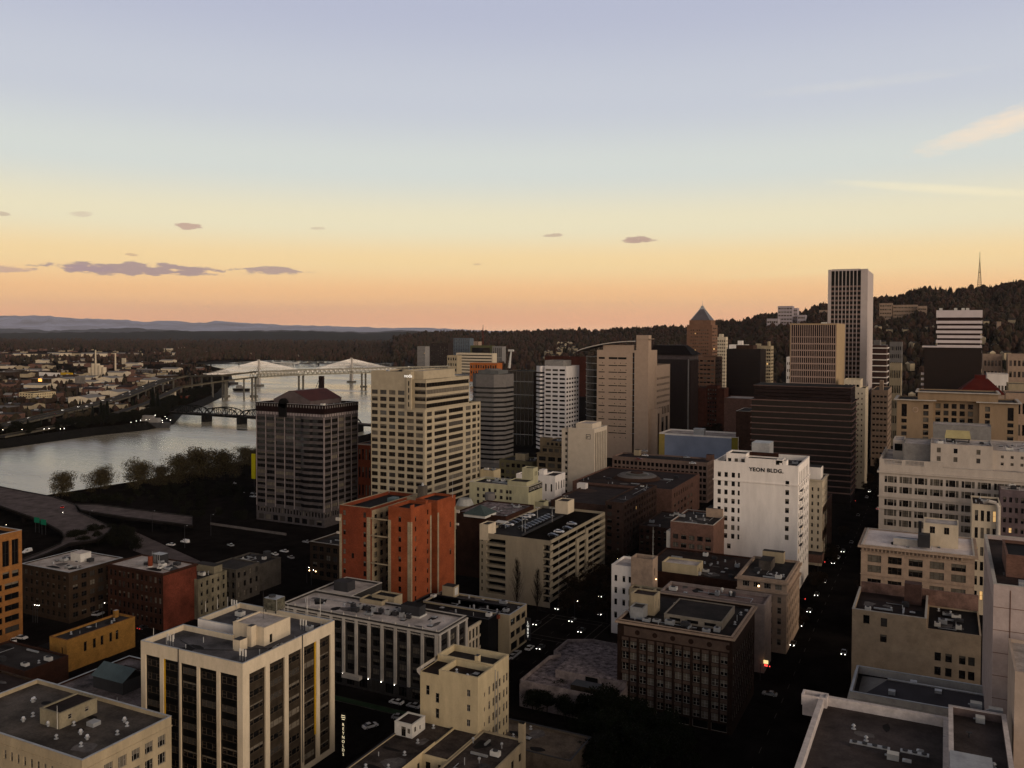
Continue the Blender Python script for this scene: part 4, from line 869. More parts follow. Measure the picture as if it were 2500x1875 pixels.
mb.box(u, x0+1.4, v, v+2.6, 34, 36.2, WP, BLACK); mb.box(u-.2, x0+1.6, v-.2, v+.1, 36.21, 38.4, WP); mb.box(u-.2, u+.2, v+.11, v+2.7, 36.21, 38.4, WP); mb.box(u+.21, x0+1.6, v+2.4, v+2.7, 36.21, 38.4, WP); mb.box(x0+1.2, x0+1.6, v+.11, v+2.39, 36.21, 38.4, WP); b.part(mb, 'corner_turret')
def fanrow(px, py, n, w):
    x, y = P(px, py, zr+.9); mb = MB(); mb.box(x, x+w*n, y, y+1.2, zr+.75, zr+.95, METAL)
    for i in range(n): mb.tube((x+w*(i+.5), y+.6, zr+.96), (x+w*(i+.5), y+.6, zr+1.12), .47, .47, METD, 14); mb.tube((x+w*(i+.5), y+.6, zr+.55), (x+w*(i+.5), y+.6, zr+.74), .4, .4, METD, 10)
    for i in (0, n): mb.box(x+w*i-(.2 if i else 0), x+w*i+(0 if i else .2), y+.1, y+1.1, zr, zr+.75, METD)
    b.part(mb, 'fan_row')
fanrow(2074, 1812, 4, 1.75); fanrow(2198, 1834, 3, 1.6)
for px, py, z_, w_ in ((2180, 1855, zr, 2), (2383, 1730, zr2, 2.1), (2431, 1745, zr2, 2.5), (2393, 1765, zr2, 1.6)):
    x, y = P(px, py, z_); mb = MB(); mb.box(x-w_/2, x+w_/2, y-.8, y+.8, z_+.2, z_+1.3, METAL, WHITEP); mb.box(x-w_/2-.4, x-w_/2-.01, y-.2, y+.2, z_+.6, z_+.8, METAL); b.part(mb, 'air_conditioner')
mb = MB(); x, y = P(2366, 1800, zr2); mb.tube((x, y, zr2), (x, y, zr2+.9), .15, .15, METD); mb.box(x-.5, x+.5, y-.3, y+.3, zr2+.9, zr2+1, METD); b.part(mb, 'roof_vent')
b.clutter(x0+3, xm-1, y1-52, y1-2, zr, 9, False); b.clutter(xm+1, x1-1, y1-40, y1, zr2, 5, False); x, y = P(2305, 1821, zr); b.box('vent_pipe', x-.2, x+.2, y-.2, y+.2, zr, zr+1.9, METAL); x, y = P(2370, 1875, zr2); b.box('plant_room', x-3.3, x+3.3, y-6, y+1.2, zr2, zr2+2, METAL); b.done()

b = Bld('office_tower', 'tall pale ribbed tower rising at the right edge beside the yellow block', 'building', (2426, 1426, 60, 0, 0), w=38, d=52, mirror=True, fr=FR_D)
x0, x1, y0, y1 = b.x0, b.x1, b.y0, b.y1; RIB = mat('pale_panel_wall', (.5, .43, .41), amt=.1, scale=.4)
zr = b.main(RIB, roof=ROOF_B, par=1., pt=.6, coping=PALEST, ops={'E': grid(y0+1, y1-1, 4, 56, 16, 1, .45, .98, 'void', .5)})
mb = MB()
for i in range(1, 12):
    u = x0+3.2*i; mb.box(u-.1, u+.1, y0-.05, y0-.003, 0, 59, ROSE)
for k in range(1, 12): mb.box(x0, x1, y0-.04, y0-.003, 5*k, 5*k+.12, ROSE)
b.part(mb, 'panel_joints')
mb = MB(); mb.box(x0+.52, x0+.6, y0+1, y1-1, 4, 56, BLACK); b.part(mb, 'window_strips')
b.vol(x0+3, x0+14, y0+12, y0+28, zr, zr+5, ROSE, roof=ROOF_D, par=.6, names=('plant_room_wall', 'plant_room_roof')); b.box('roof_vent', x0+5, x0+7.5, y0+3, y0+5.5, zr, zr+1.3, METAL); b.clutter(x0+2, x1-2, y0+2, y1-2, zr, 12); b.done()
b = Bld('office_building', 'sliver of a bright beige wall at the right edge, bottom right', 'building', (2478, 1640, 50, 0, 0), w=20, d=20, mirror=True)
zr = b.main(mat('warm_beige_panel', (.5, .42, .36), amt=.1), roof=ROOF_W, par=.6); b.done()

# --- behind the ribbed tower
b = Bld('office_building', 'cream block with two rows of tall windows and a bent duct beside the ribbed tower', 'building', (2444, 1236, 45, 2373, 2444.1), d=20, fr=FR_D, pdf=(6, 1, 1, .6))
zr = b.main(CREAM, roof=ROOF_B, par=.6, ops={'N': grid(b.x0+.6, b.x1-1.2, 30, 44, 4, 2, .55, .62, 'sash', .25)+grid(b.x0+.6, b.x1-1.2, 5, 29, 4, 4, .55, .6)})
mb = MB(); x = b.x1-1; mb.path([(x, b.y0-.9, 4), (x, b.y0-.9, 44.5), (x-.7, b.y0-.9, 46.2), (x-3.5, b.y0-.9, 46.8), (x-5, b.y0+.4, 46)], .75, PALEST, 10); b.part(mb, 'duct'); b.clutter(b.x0, b.x1, b.y0, b.y1, zr, 4); b.done()
b = Bld('office_building', 'lilac grey block with square windows at the right edge behind the bent duct', 'building', (2560, 1215, 46, 2446, 2560.1), d=24, fr=FR_D, pdf=(8, 1, 1, .2))
b.y0 += 12; b.y1 += 12
zr = b.main(mat('lilac_grey_masonry', (.2, .16, .17), amt=.2), roof=ROOF_W, par=.5, ops={'N': grid(b.x0+.6, b.x1-.6, 4, 44, 7, 9, .5, .5)}); b.clutter(b.x0, b.x1, b.y0, b.y1, zr, 8); b.done()
# ================================================================ middle distance
def BY(name, label, cat, px, py, xl, xr, Y, **k):       # near corner on the plane y = Y
    z = onY(px, py, Y)[1]; return Bld(name, label, cat, (px, py, z, xl, xr), **k)
def BX(name, label, cat, px, py, xl, xr, X_, **k):      # near corner on the plane x = X_
    z = onX(px, py, X_)[1]; return Bld(name, label, cat, (px, py, z, xl, xr), **k)
CONC = mat('pale_precast_concrete', (.44, .39, .3), amt=.08, scale=.3); GARC = mat('garage_concrete', (.36, .32, .25), amt=.12, scale=.2, streak=.3)
GRYC = mat('grey_precast_concrete', (.2, .19, .185), amt=.12, scale=.3); SLATE = mat('slate_dark_panel', (.16, .165, .165), amt=.12)
BROWNM = mat('brown_masonry', (.1, .06, .045), amt=.25, scale=.3); WINEG = mat('wine_dark_glass', (.02, .009, .008), rough=.35, amt=.2, spec=.25)
ORANGEP = mat('orange_brown_tower_brick', (.25, .155, .11), amt=.12, scale=.2)

# --- M1 tower with stepped cream grid
b = Bld('office_tower', 'stepped cream tower with a grid of dark windows and a small white name sign', 'building', (1037, 1001, 70, 906, 1173), fr=FR_B, pdf=(7, 1, 1.5, 0), gl=GLASS2)
x0, x1, y0, y1 = b.x0, b.x1, b.y0, b.y1; zt = 91.; xa = onY(999, 905, y0)[0]; fl_ = 3.93
o = []
cols_ = [(905.5, 922), (927.5, 943.5), (949, 965), (971, 987.5), (993, 1010), (1015, 1032.5)]
for a, c in cols_:
    ua, uc = onY(a, 1000, y0)[0], onY(c, 1000, y0)[0]; ua = max(ua, x0+.3); uc = min(uc, x1-.6)
    for k in range(21):
        z_ = 3.2+fl_*k
        if z_+2.5 > (69.2 if a > 990 else 83): continue
        o.append((ua, uc, z_, z_+2.45, 'band2.2', .35))
L = y1-y0; W1 = []
for k in range(17):
    z_ = 3.2+fl_*k
    if z_+2.5 > 69: continue
    for f0, f1 in ((.035, .12), (.16, .37)): W1.append((y0+L*f0, y0+L*f1, z_, z_+2.45, 'band2.2', .35))
    W1.append((y0+L*.405, y0+L*.665, z_, z_+2.45, 'band2.5', .35) if k > 2 else (y0+L*.42, y0+L*.53, z_, z_+2.45, 'band2.5', .35))
    for f0, f1 in ((.715, .81), (.84, .915), (.94, .985)): W1.append((y0+L*f0, y0+L*f1, z_, z_+2.45, 'band2.2', .35))
b.vol(x0, x1, y0, y1, 0, 70, CONC, roof=ROOF_M, par=.8, ops={'N': o, 'W': W1})
b.vol(x0, xa, y0+.003, y0+30, 70.01, zt, CONC, roof=ROOF_M, par=.8, ops={'N': [q for q in o if q[2] > 70]}, names=('upper_wall', 'upper_roof'))
yu = y0+3.; xu0, xu1 = xa+.01, x1-1.
W2 = []
for k in range(5):
    z_ = 70.6+fl_*k-3.93*.0
    if z_ > 84: continue
    W2.append((yu+.3, y0+52, z_, z_+2.4, 'band3', .3))
N2 = [(xu0+1.6, xu1-.3, q[2], q[3], 'band3', .3) for q in W2]
b.vol(xu0, xu1, yu, y0+52.3, 69.3, 86.6, CONC, roof=ROOF_W, par=.8, ops={'N': N2, 'W': W2}, names=('setback_wall', 'setback_roof'))
b.vol(xu0-8, xu1-3, yu+2, y0+40, 86.7, 91.4, CONC, roof=ROOF_W, par=.5, names=('plant_floor_wall', 'plant_floor_roof'))
mb = MB(); mb.box(xa-1.4, xa+1.6, y0-.7, y0-.01, 69.5, zt, CONC); b.part(mb, 'pier')
for k in range(4): mb = MB(); z_ = 71.5+3.93*k; mb.box(xa-.2, xa+.5, y0-.74, y0-.71, z_, z_+2.6, BLACK); b.part(mb, 'stair_window')
text('noda', 2.7, Matrix.Translation((xa-.2-b.ox, y0-.8-b.oy, zt-2.2)) @ MN, mat('white_lit_letters', (1, .97, .9), emit=.55), 'lettering', b.root, .03)
mb = MB(); mb.box(x0+5, x1+.02, y0-.2, y0-.003, 0, 2.8, CONC); mb.box(x1+.01, x1+9, y0+6, y1+4, 0, 14, CONC, ROOF_D); b.part(mb, 'podium')
b.clutter(x0+3, xa-3, y0+3, y0+26, zt-.8, 5); b.done()

# --- M2 striped grey tower with red hipped penthouse
b = Bld('office_tower', 'grey striped tower with a dark red crown and rust red gabled roof by the river', 'building', (791, 990, 71, 625, 874), fr=FR_D, pdf=(9, .3, .6, 0), gl=GLASS)
x0, x1, y0, y1 = b.x0, b.x1, b.y0, b.y1; g1 = mat('grey_granite_band', (.12, .108, .11), amt=.15, scale=.6)
flz = 3.55; nF = 15; W_ = x1-x0
def bandset(u0, u1, n): 
    out = []; cw = (u1-u0)/n
    for i in range(n):
        for k in range(nF): out.append((u0+cw*i+.25, u0+cw*(i+1)-.25, 10.7+flz*k, 12.85+flz*k, 'band2.2', .5))
    return out
o = bandset(x0+.3, x1-.3, 7)+grid(x0+.5, x1-.5, 5.2, 8.8, 22, 1, .6, .8, 'fixed', .4)+grid(x0+1, x1-1, .5, 4.4, 9, 1, .75, .8, 'fixed', .5)
ow = bandset(y0+.3, y1-.3, 5)+grid(y0+.5, y1-.5, 5.2, 8.8, 14, 1, .6, .8, 'fixed', .4)
b.vol(x0, x1, y0, y1, 0, 65.8, g1, roof=ROOF_D, par=0, ops={'N': o, 'W': ow, 'E': []})
b.vol(x0-.15, x1+.15, y0-.15, y1+.15, 65.81, 71, mat('wine_red_granite', (.026, .011, .011), amt=.2), roof=ROOF_D, par=1., coping=METAL, names=('crown_wall', 'crown_roof'))
mb = MB()
for i in range(26): u = x0+W_*(i+.5)/26; mb.box(u-.28, u+.28, y0-.2, y0-.16, 69, 70.4, GREYST)
for i in range(15): u = y0+(y1-y0)*(i+.5)/15; mb.box(x1+.16, x1+.2, u-.28, u+.28, 69, 70.4, GREYST)
b.part(mb, 'crown_inlays')
mb = MB()
for i in range(24): u = x0+W_*(i+.5)/24; mb.box(u-.75, u+.75, y0-.12, y0-.005, 64.1, 65.6, mat('pale_granite', (.34, .3, .3)))
for i in range(14): u = y0+(y1-y0)*(i+.5)/14; mb.box(x1+.005, x1+.12, u-.75, u+.75, 64.1, 65.6, mat('pale_granite', (0, 0, 0)))
b.part(mb, 'inlay_band')
xm = x0+W_*.41
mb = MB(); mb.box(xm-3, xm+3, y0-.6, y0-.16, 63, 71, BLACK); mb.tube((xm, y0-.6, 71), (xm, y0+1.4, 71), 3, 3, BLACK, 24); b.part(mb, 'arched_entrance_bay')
for u in (x0+W_*.22, x0+W_*.68): mb = MB(); mb.box(u-3.2, u+3.2, y0-1.3, y0-.003, 9, 64, g1); 
mb = MB()
for u0, u1 in ((x0+W_*.66, x0+W_*.98),):
    pts = [(u0, y0-.003), (u0+3.5, y0-1.6), ((u0+u1)/2, y0-1.6), ((u0+u1)/2+1.5, y0-.8), (u1-3, y0-.8), (u1, y0-.003)]
    for k in range(nF+1): mb.prism(pts, 9.3+flz*k, 10.95+flz*k, g1)
    mb.prism([(u0+.4, y0-.004), (u0+3.6, y0-1.3), ((u0+u1)/2, y0-1.3), ((u0+u1)/2+1.5, y0-.6), (u1-3, y0-.6), (u1-.3, y0-.004)], 9.3, 64, GLASS)
b.part(mb, 'bay_bands')
for i in range(8): u = x0+.3+(x1-x0-.6)*i/7; b.box('pier', u-.22, u+.22, y0-.12, y0-.003, 9, 63.9, mat('pale_granite', (0, 0, 0)))
for i in range(6): u = y0+.3+(y1-y0-.6)*i/5; b.box('pier', x1+.003, x1+.12, u-.22, u+.22, 9, 63.9, mat('pale_granite', (0, 0, 0)))
RR = mat('rust_red_metal_roof', (.09, .03, .022), rough=.6, amt=.2); PG = mat('mauve_grey_wall', (.15, .125, .125), amt=.15)
hx0, hx1, hy0, hy1 = x0+12.5, x1-11, y0+1.5, y1-2; hz, rz = 73., 78.4
mb = MB(); mb.box(hx0, hx1, hy0, hy1, 70, hz, PG)
cxm = (hx0+hx1)/2
def gable(mb, ax, bx, ay, by, z0, z1, m, wall):
    c = (ax+bx)/2; f = (bx-ax)*.07
    mb.poly([(ax, ay, z0), (bx, ay, z0), (c+f, ay, z1), (c-f, ay, z1)], wall); mb.poly([(bx, by, z0), (ax, by, z0), (c-f, by, z1), (c+f, by, z1)], wall)
    mb.poly([(bx, ay-.4, z0), (bx, by+.4, z0), (c+f, by+.4, z1+.05), (c+f, ay-.4, z1+.05)], m); mb.poly([(ax, by+.4, z0), (ax, ay-.4, z0), (c-f, ay-.4, z1+.05), (c-f, by+.4, z1+.05)], m)
    mb.poly([(c-f, ay-.4, z1+.05), (c+f, ay-.4, z1+.05), (c+f, by+.4, z1+.05), (c-f, by+.4, z1+.05)], m)
gable(mb, hx0-.4, hx1+.4, hy0, hy1, hz+.01, rz, RR, PG); b.part(mb, 'gabled_penthouse')
b.clutter(x1-8, x1-1, y0+2, y1-2, 70, 5); b.done()

# --- M3, M4, M5
def octo(b, x0, x1, y0, y1, c, z0, zt, fh, m, band=.45, top=8, z1=None):
    pts = lambda e: [(x0+c-e*.4, y0-e), (x1-c+e*.4, y0-e), (x1+e, y0+c-e*.4), (x1+e, y1-c+e*.4), (x1-c+e*.4, y1+e), (x0+c-e*.4, y1+e), (x0-e, y1-c+e*.4), (x0-e, y0+c-e*.4)]
    mb = MB(); mb.prism(pts(-.6), z0, zt-.5, GLASS); b.part(mb, 'glass_core')
    k = 0; z = z0
    while z+fh < zt-top+.1:
        mb = MB(); mb.prism(pts(0), z, z+fh*(1-band), m); b.part(mb, 'floor_band'); z += fh; k += 1
    mb = MB(); mb.prism(pts(0), z, zt, m, ROOF_M); b.part(mb, 'crown')
b = BY('office_tower', 'grey eight sided tower with dark ribbon windows and a tall blank crown', 'building', 1224, 915, 1144, 1263, 640)
octo(b, b.x0, b.x1, b.y0, b.y1, 7, 4, b.z, 3.95, GRYC, .42, 9)
mb = MB(); mb.box(b.x0+6, b.x1-6, b.y0+6, b.y1-6, b.z-.5, b.z+3, SLATE); mb.tube((b.ox, b.oy, b.z+3), (b.ox, b.oy, b.z+4), 7, 7, GRYC, 24); b.part(mb, 'plant_floor'); mb = MB(); mb.box(b.x0+1, b.x1-1, b.y0+1, b.y1-1, 0, 4, GRYC); b.part(mb, 'podium'); b.done()
b = BY('office_tower', 'bright white eight sided tower with rows of separate dark windows', 'building', 1382, 895, 1303, 1414, 730, fr=FR_D, pdf=(9, .3, .5, 0))
x0, x1, y0, y1 = b.x0, b.x1, b.y0, b.y1; z = b.z; WT = mat('bright_white_panel', (.62, .6, .6), amt=.06)
octo(b, x0, x0+13, y0, y1, 6, 5, z, 3.75, WT, .45, 2.5)
b.vol(x0+11, x1, y0-.01, y1, 0, z+.1, WT, roof=ROOF_W, par=.8, ops={'N': grid(x0+11.2, x1-.3, 5, z-1.5, 3, 19, .78, .45, 'fixed', .3), 'W': grid(y0+.4, y1-.4, 5, z-9.5, 5, 17, .7, .45, 'fixed', .3)})
b.vol(x0+8, x1-6, y0+7, y1-5, z-.8, z+5, GREYST, roof=ROOF_M, par=.5, names=('plant_floor_wall', 'plant_floor_roof')); b.done()
b = BY('office_tower', 'dark glass tower half hidden between the grey and the white eight sided towers', 'building', 1303, 907, 1240, 1303.1, 770, d=30)
b.vol(b.x0, b.x1, b.y0, b.y1, 0, b.z, mat('black_green_glass', (.012, .012, .012), rough=.2, amt=.1, spec=.5), roof=ROOF_D, par=.5)
for i in range(7): b.box('mullion_fin', b.x0+1+i*(b.x1-b.x0-2)/6-.15, b.x0+1+i*(b.x1-b.x0-2)/6+.15, b.y0-.3, b.y0-.003, 2, b.z-1, GRYC)
for i in range(5): b.box('floor_ledge', b.x0, b.x1, b.y0-.5, b.y0-.31, 12+13*i, 12.5+13*i, METAL)
b.done()

# --- M6 courthouse with curved roof
b = BY('courthouse_tower', 'tall beige courthouse tower with a dark glass side, a curved roof and a square chimney', 'building', 1583, 856, 1457, 1588, 740, w=50, d=16)
x0, x1, y0, y1 = b.x0, b.x1, b.y0, b.y1; z = b.z; JB = mat('beige_precast_panel', (.44, .35, .28), amt=.06, scale=.3)
def jx(px): return onY(px, 950, y0)[0]
o = []
for k in range(12):
    z_ = z-8.1-6.05*k
    o += [(jx(1461), jx(1476), z_, z_+(1.8 if k == 0 else .8), 'back', .3), (jx(1485.5), jx(1507), z_, z_+(1.8 if k == 0 else .8), 'back', .3), (jx(1508), jx(1529), z_, z_+(1.8 if k == 0 else .8), 'back', .3)]
    for px in (1470.5, 1500.5, 1514.5, 1528): u = jx(px); o.append((u-.4, u+.4, z_-3.9, z_-3.1, 'back', .3))
o = [q for q in o if q[2] > 5]
o.append((jx(1543.5), jx(1548.5), 5, z-2, 'back', .8, WINEG)); 
xg = jx(1457)
b.vol(xg, x1, y0, y1+10, 0, z, JB, roof=ROOF_W, par=.6, ops={'N': o})
xc = jx(1414); mb = MB(); pts = [(xg-.02, y0+.3)]+[(xg-(xg-xc)*math.sin(t*math.pi/16), y0+.3+22*(1-math.cos(t*math.pi/16))) for t in range(1, 9)]+[(xg-.02, y0+22.3)]
pts = [p for p in reversed(pts)]
mb.prism(pts, 0, z-6, mat('black_glass_curve', (.012, .014, .013), rough=.2, amt=.1, spec=.5)); b.part(mb, 'curved_glass_wall')
for k in range(12): mb = MB(); zz = z-6-6.05*k; mb.prism([(x*1.0+(0 if x > xg-.1 else -.3), y-.25) for x, y in pts], zz-.25, zz, METAL) if zz > 3 else None; b.part(mb, 'floor_ledge')
mb = MB(); seg = 14; ax, bx = xc-2, jx(1552); ya_, yb_ = y0-1.5, y0+26
prof = [(ax+(bx-ax)*i/seg, z-1+9.5*math.sin(min(1., i/seg*1.0)*math.pi/2)**.8) for i in range(seg+1)]
for (a, za), (c, zc) in zip(prof, prof[1:]):
    mb.poly([(a, ya_, za), (c, ya_, zc), (c, yb_, zc), (a, yb_, za)], METAL); mb.poly([(a, ya_, za-.8), (c, ya_, zc-.8), (c, ya_, zc), (a, ya_, za)], PALEST); mb.poly([(a, yb_, za-.8), (c, yb_, zc-.8), (c, ya_, zc-.8), (a, ya_, za-.8)], GRYC)
b.part(mb, 'curved_roof')
b.box('attic', jx(1470), jx(1545), y0+2, y0+16, z, z+4.6, JB); b.box('chimney', jx(1552), x1-.2, y0+1, y0+9, z-.5, z+13.5, JB, ROOF_W); b.box('chimney_ledge', jx(1551), x1+2.4, y0+.6, y0+9.4, z+10, z+10.4, JB)
for k in range(15): b.box('balcony_ledge', jx(1540.5), jx(1551), y0-.6, y0-.003, z-6-6.05*k*.8-.2, z-6-6.05*k*.8, METAL)
b.done()
# --- M7
b = BY('office_building', 'beige stone office block with rows of small windows right of the courthouse tower', 'building', 1600, 893, 1587, 1636, 760, pdf=(9, 1, 0, 0))
x0, x1, y0, y1 = b.x0, b.x1, b.y0, b.y1; z = b.z
b.vol(x0-8, x1, y0, y1, 0, z, JB, roof=ROOF_M, par=.8, ops={'W': [w for r in range(5) for w in grid(y0+2, y1-1, z-13.5-5.6*r, z-10.5-5.6*r, 12, 1, .6, .7, 'fixed', .3)]+grid(y0+2, y1-1, z-46, z-38, 9, 1, .6, .9, 'fixed', .3)+grid(y0+4, y1-3, 20, z-48, 3, 1, .55, .95, 'fixed', .3)+grid(y0+2, y1-1, 2, 18, 8, 3, .5, .6),
    'N': [(x1-5.4, x1-.8, z-13.2-5.6*r, z-10.8-5.6*r, 'fixed', .3) for r in range(5)]})
b.vol(x1-3, x1+6, y0-14, y0-.02, 0, z-38, JB, roof=ROOF_D, par=2.5, names=('annex_wall', 'annex_roof'), ops={'W': [(y0-11, y0-5, 4, z-42, 'back', .5, BROWNM)]}); b.done()
# --- M8, M9
b = BY('office_tower', 'dark office tower with a hipped dark roof and a pale corner strip', 'building', 1683, 878, 1590, 1705, 860)
x0, x1, y0, y1 = b.x0, b.x1, b.y0, b.y1; z = b.z
b.vol(x0, x1, y0, y1, 0, z, mat('dark_brown_curtain_wall', (.026, .014, .012), rough=.4, amt=.15, spec=.4), roof=ROOF_D, par=0)
b.box('corner_strip', x1-1.4, x1-.2, y0-.35, y0-.003, 3, z+.3, GREYST)
mb = MB(); c = 9
mb.box(x0, x1, y0, y1, z+.01, z+4.5, mat('mauve_grey_wall', (0, 0, 0))); 
A, Bq = [(x0-2, y0-2), (x1+3, y0-2), (x1+3, y1), (x0-2, y1)], [(x0-2, y0+c+6), (x1-c, y0+c+6), (x1-c, y1-c), (x0-2, y1-c)]
for i in range(4):
    j = (i+1) % 4; mb.poly([(*A[i], z+4.6), (*A[j], z+4.6), (*Bq[j], z+14), (*Bq[i], z+14)], mat('dark_hipped_roof', (.022, .015, .014), amt=.3))
mb.poly([(*q, z+14) for q in Bq], METD); b.part(mb, 'hipped_roof')
for k in range(9): b.box('side_bay', x1+.003, x1+.7, y0+2+k*3.6, y0+4.4+k*3.6, 3, z-1, mat('brown_grey_panel', (.08, .055, .05), amt=.2))
b.done()
b = BY('office_tower', 'square dark wine coloured glass block behind the park trees', 'building', 1857, 853, 1774, 1870, 960)
b.vol(b.x0, b.x1, b.y0, b.y1, 0, b.z, WINEG, roof=ROOF_B, par=.8)
for k in range(22): b.box('floor_line', b.x0, b.x1, b.y0-.12, b.y0-.003, 4*k+3, 4*k+3.12, BROWNM)
b.vol(b.x0+9, b.x1-9, b.y0+6, b.y1-4, b.z-.8, b.z+4, BROWNM, roof=ROOF_B, par=.4, names=('plant_floor_wall', 'plant_floor_roof')); b.done()

# --- KOIN-like tower with pyramid
b = BY('landmark_tower', 'tall orange brick tower with a blue grey pyramid roof and a thin spire', 'building', 1739, 785, 1677, 1752, 1000, fr=FR_D, pdf=(3, 1, 3, .1), gl=GLASS2)
x0, x1, y0, y1 = b.x0, b.x1, b.y0, b.y1; z = b.z; kb = ORANGEP
b.vol(x0, x1, y0, y1, 0, z-4, kb, roof=ROOF_B, par=0, ops={'N': grid(x0+4, x1-4, 40, z-8, 9, 20, .5, .35, 'fixed', .2), 'W': grid(y0+1, y1-1, 40, z-6, 5, 20, .75, .4, 'fixed', .2)})
b.vol(x0+2.2, x1-2.2, y0+2.2, y1-2.2, z-4, z+1.6, kb, roof=METAL, par=0, names=('shoulder_wall', 'shoulder_roof'))
cxm, cym = (x0+x1)/2, (y0+y1)/2; BG = mat('blue_grey_pyramid_roof', (.15, .14, .155), rough=.5, amt=.1)
mb = MB(); a = [(x0+3.4, y0+3.4), (x1-3.4, y0+3.4), (x1-3.4, y1-3.4), (x0+3.4, y1-3.4)]; r = 2.6; c2 = [(cxm-r, cym-r), (cxm+r, cym-r), (cxm+r, cym+r), (cxm-r, cym+r)]
for i in range(4): j = (i+1) % 4; mb.poly([(*a[i], z+1.7), (*a[j], z+1.7), (*c2[j], z+14.5), (*c2[i], z+14.5)], BG)
b.part(mb, 'pyramid_roof')
for i in range(4): mb = MB(); mb.tube((*a[i], z+1.8), (*c2[i], z+14.6), .3, .3, METAL, 6); b.part(mb, 'roof_hip')
mb = MB(); mb.box(cxm-2.6, cxm+2.6, cym-2.6, cym+2.6, z+14.5, z+16.2, METAL); mb.box(cxm-1.5, cxm+1.5, cym-1.5, cym+1.5, z+16.2, z+18.5, METAL); mb.tube((cxm, cym, z+18.5), (cxm, cym, z+25), .35, .1, METAL, 6); b.part(mb, 'spire')
lx0, lx1, ly0 = onY(1698, 880, 962)[0], onY(1745, 880, 962)[0], 962; zl = onY(1745, 872, 962)[1]
b.vol(lx0, lx1, ly0, ly0+36, 0, zl, kb, roof=ROOF_B, par=.6, ops={'N': grid(lx0+.5, lx1-.5, 3, zl-2, 5, 17, .8, .4, 'fixed', .25), 'W': grid(ly0+.5, ly0+35, 3, zl-2, 7, 17, .8, .4, 'fixed', .25)}, names=('lower_wall', 'lower_roof'))
b.done()
b = BY('apartment_tower', 'low brick red tower wing with stepped tops in front of the pyramid tower', 'building', 1768, 948, 1700, 1771, 900, d=20)
x0, x1, y0, y1 = b.x0, b.x1, b.y0, b.y1; z = b.z; RB = mat('brick_red_brown', (.16, .07, .05), amt=.2)
b.vol(x0, x0+10, y0, y1, 0, z, RB, roof=ROOF_B, par=.4, names=('west_wall', 'west_roof')); b.vol(x0+10.01, x1-8, y0+4, y1, 0, z+2, RB, roof=ROOF_B, par=.4, ops={'N': grid(x0+10.5, x1-8.5, 2, z, 4, 12, .6, .5, 'fixed', .2)}); b.vol(x1-7.9, x1, y0+1, y1, 0, z-.4, RB, roof=ROOF_B, par=.4, names=('east_wall', 'east_roof')); b.done()

def simple(name, label, cat, px, py, xl, xr, Y, m, nc=6, nr=12, fw=.6, fh=.5, top=3, bot=4, kind='fixed', par=.6, roof=None, wc=4, **k):
    b = BY(name, label, cat, px, py, xl, xr, Y, pdf=(8, 1, 1, .03), **k); z = b.z; kk = dict(kind=kind, depth=.3)
    o = {'N': grid(b.x0+.5, b.x1-.5, bot, z-top, nc, nr, fw, fh, kind, .3)} if nc else {}
    if wc and b.y1-b.y0 > 6: o['W'] = grid(b.y0+.5, b.y1-.5, bot, z-top, wc, nr, fw, fh, kind, .3)
    b.vol(b.x0, b.x1, b.y0, b.y1, 0, z, m, roof=roof or ROOF_M, par=par, ops=o); return b
b = simple('apartment_tower', 'slim pale residential tower right of the pyramid tower', 'building', 1772, 823, 1750, 1777, 1150, CREAM, 4, 22); b.box('plant_room', b.x0+2, b.x0+7, b.y0+3, b.y0+9, b.z-.5, b.z+4, CREAM); b.done(40)
b = simple('apartment_tower', 'pale slab tower with balcony stripes left of the grid fronted tower', 'building', 1882, 845, 1856, 1901, 1150, BEIGE, 5, 20, .8, .5, d=20); b.box('lift_tower', b.x0+9, b.x1-2, b.y0+.6, b.y0+9, b.z-.5, b.z+6, BEIGE); b.box('lift_tower', b.x0-6, b.x0-.01, b.y0+1, b.y0+9, 0, b.z+3, BEIGE); b.done(40)
b = simple('apartment_building', 'low pale rooftops peeking over the wine coloured glass block', 'building', 1822, 842, 1780, 1826, 1300, WHITEB, 6, 6, .5, .4, d=20); b.box('plant_room', b.x0+12, b.x1-6, b.y0+3, b.y0+9, b.z-.5, b.z+6, WHITEB); b.done(30)
b = simple('office_building', 'narrow white block against the left edge of the grid fronted tower', 'building', 1930, 872, 1920, 1930.1, 1000, WHITEB, 2, 10, .5, .4, d=20); b.done(20)

# --- Z: grid fronted tower, WF: tallest tower, AA
b = BY('office_tower', 'broad tower with a dense pale concrete grid and a blank beige side wall', 'building', 2043, 790, 1929, 2065, 690)
x0, x1, y0, y1 = b.x0, b.x1, b.y0, min(b.y1, b.y0+60); z = b.z; ZC = mat('pink_grey_concrete_rib', (.4, .31, .27), amt=.06)
b.vol(x0, x1, y0, y1, 0, z, mat('sand_blank_wall', (.42, .33, .22), amt=.06), roof=ROOF_M, par=1., ops={'N': [(x0+.8, x1-.3, 4, z-1, 'back', .9, mat('dark_recess_glass', (.03, .018, .016), rough=.3, amt=0))]})
for i in range(22): b.box('concrete_rib', x0+.9+(x1-x0-1.6)*i/21-.22, x0+.9+(x1-x0-1.6)*i/21+.22, y0-.2, y0+.7, 4, z-.8, ZC)
for k in range(12): b.box('spandrel_line', x0+.6, x1-.3, y0-.05, y0+.8, z-10.3-5*k-.4 if k else z-10.3, z-9.7-5*k, ZC)
b.box('roof_vent', x0+22, x0+26, y0+3, y0+6, z-1, z+1, WHITEP); b.done()
b = BY('office_tower', 'tallest tower, black and white striped with thick white edges and a flared base', 'building', 2119, 656, 2022, 2134, 790)
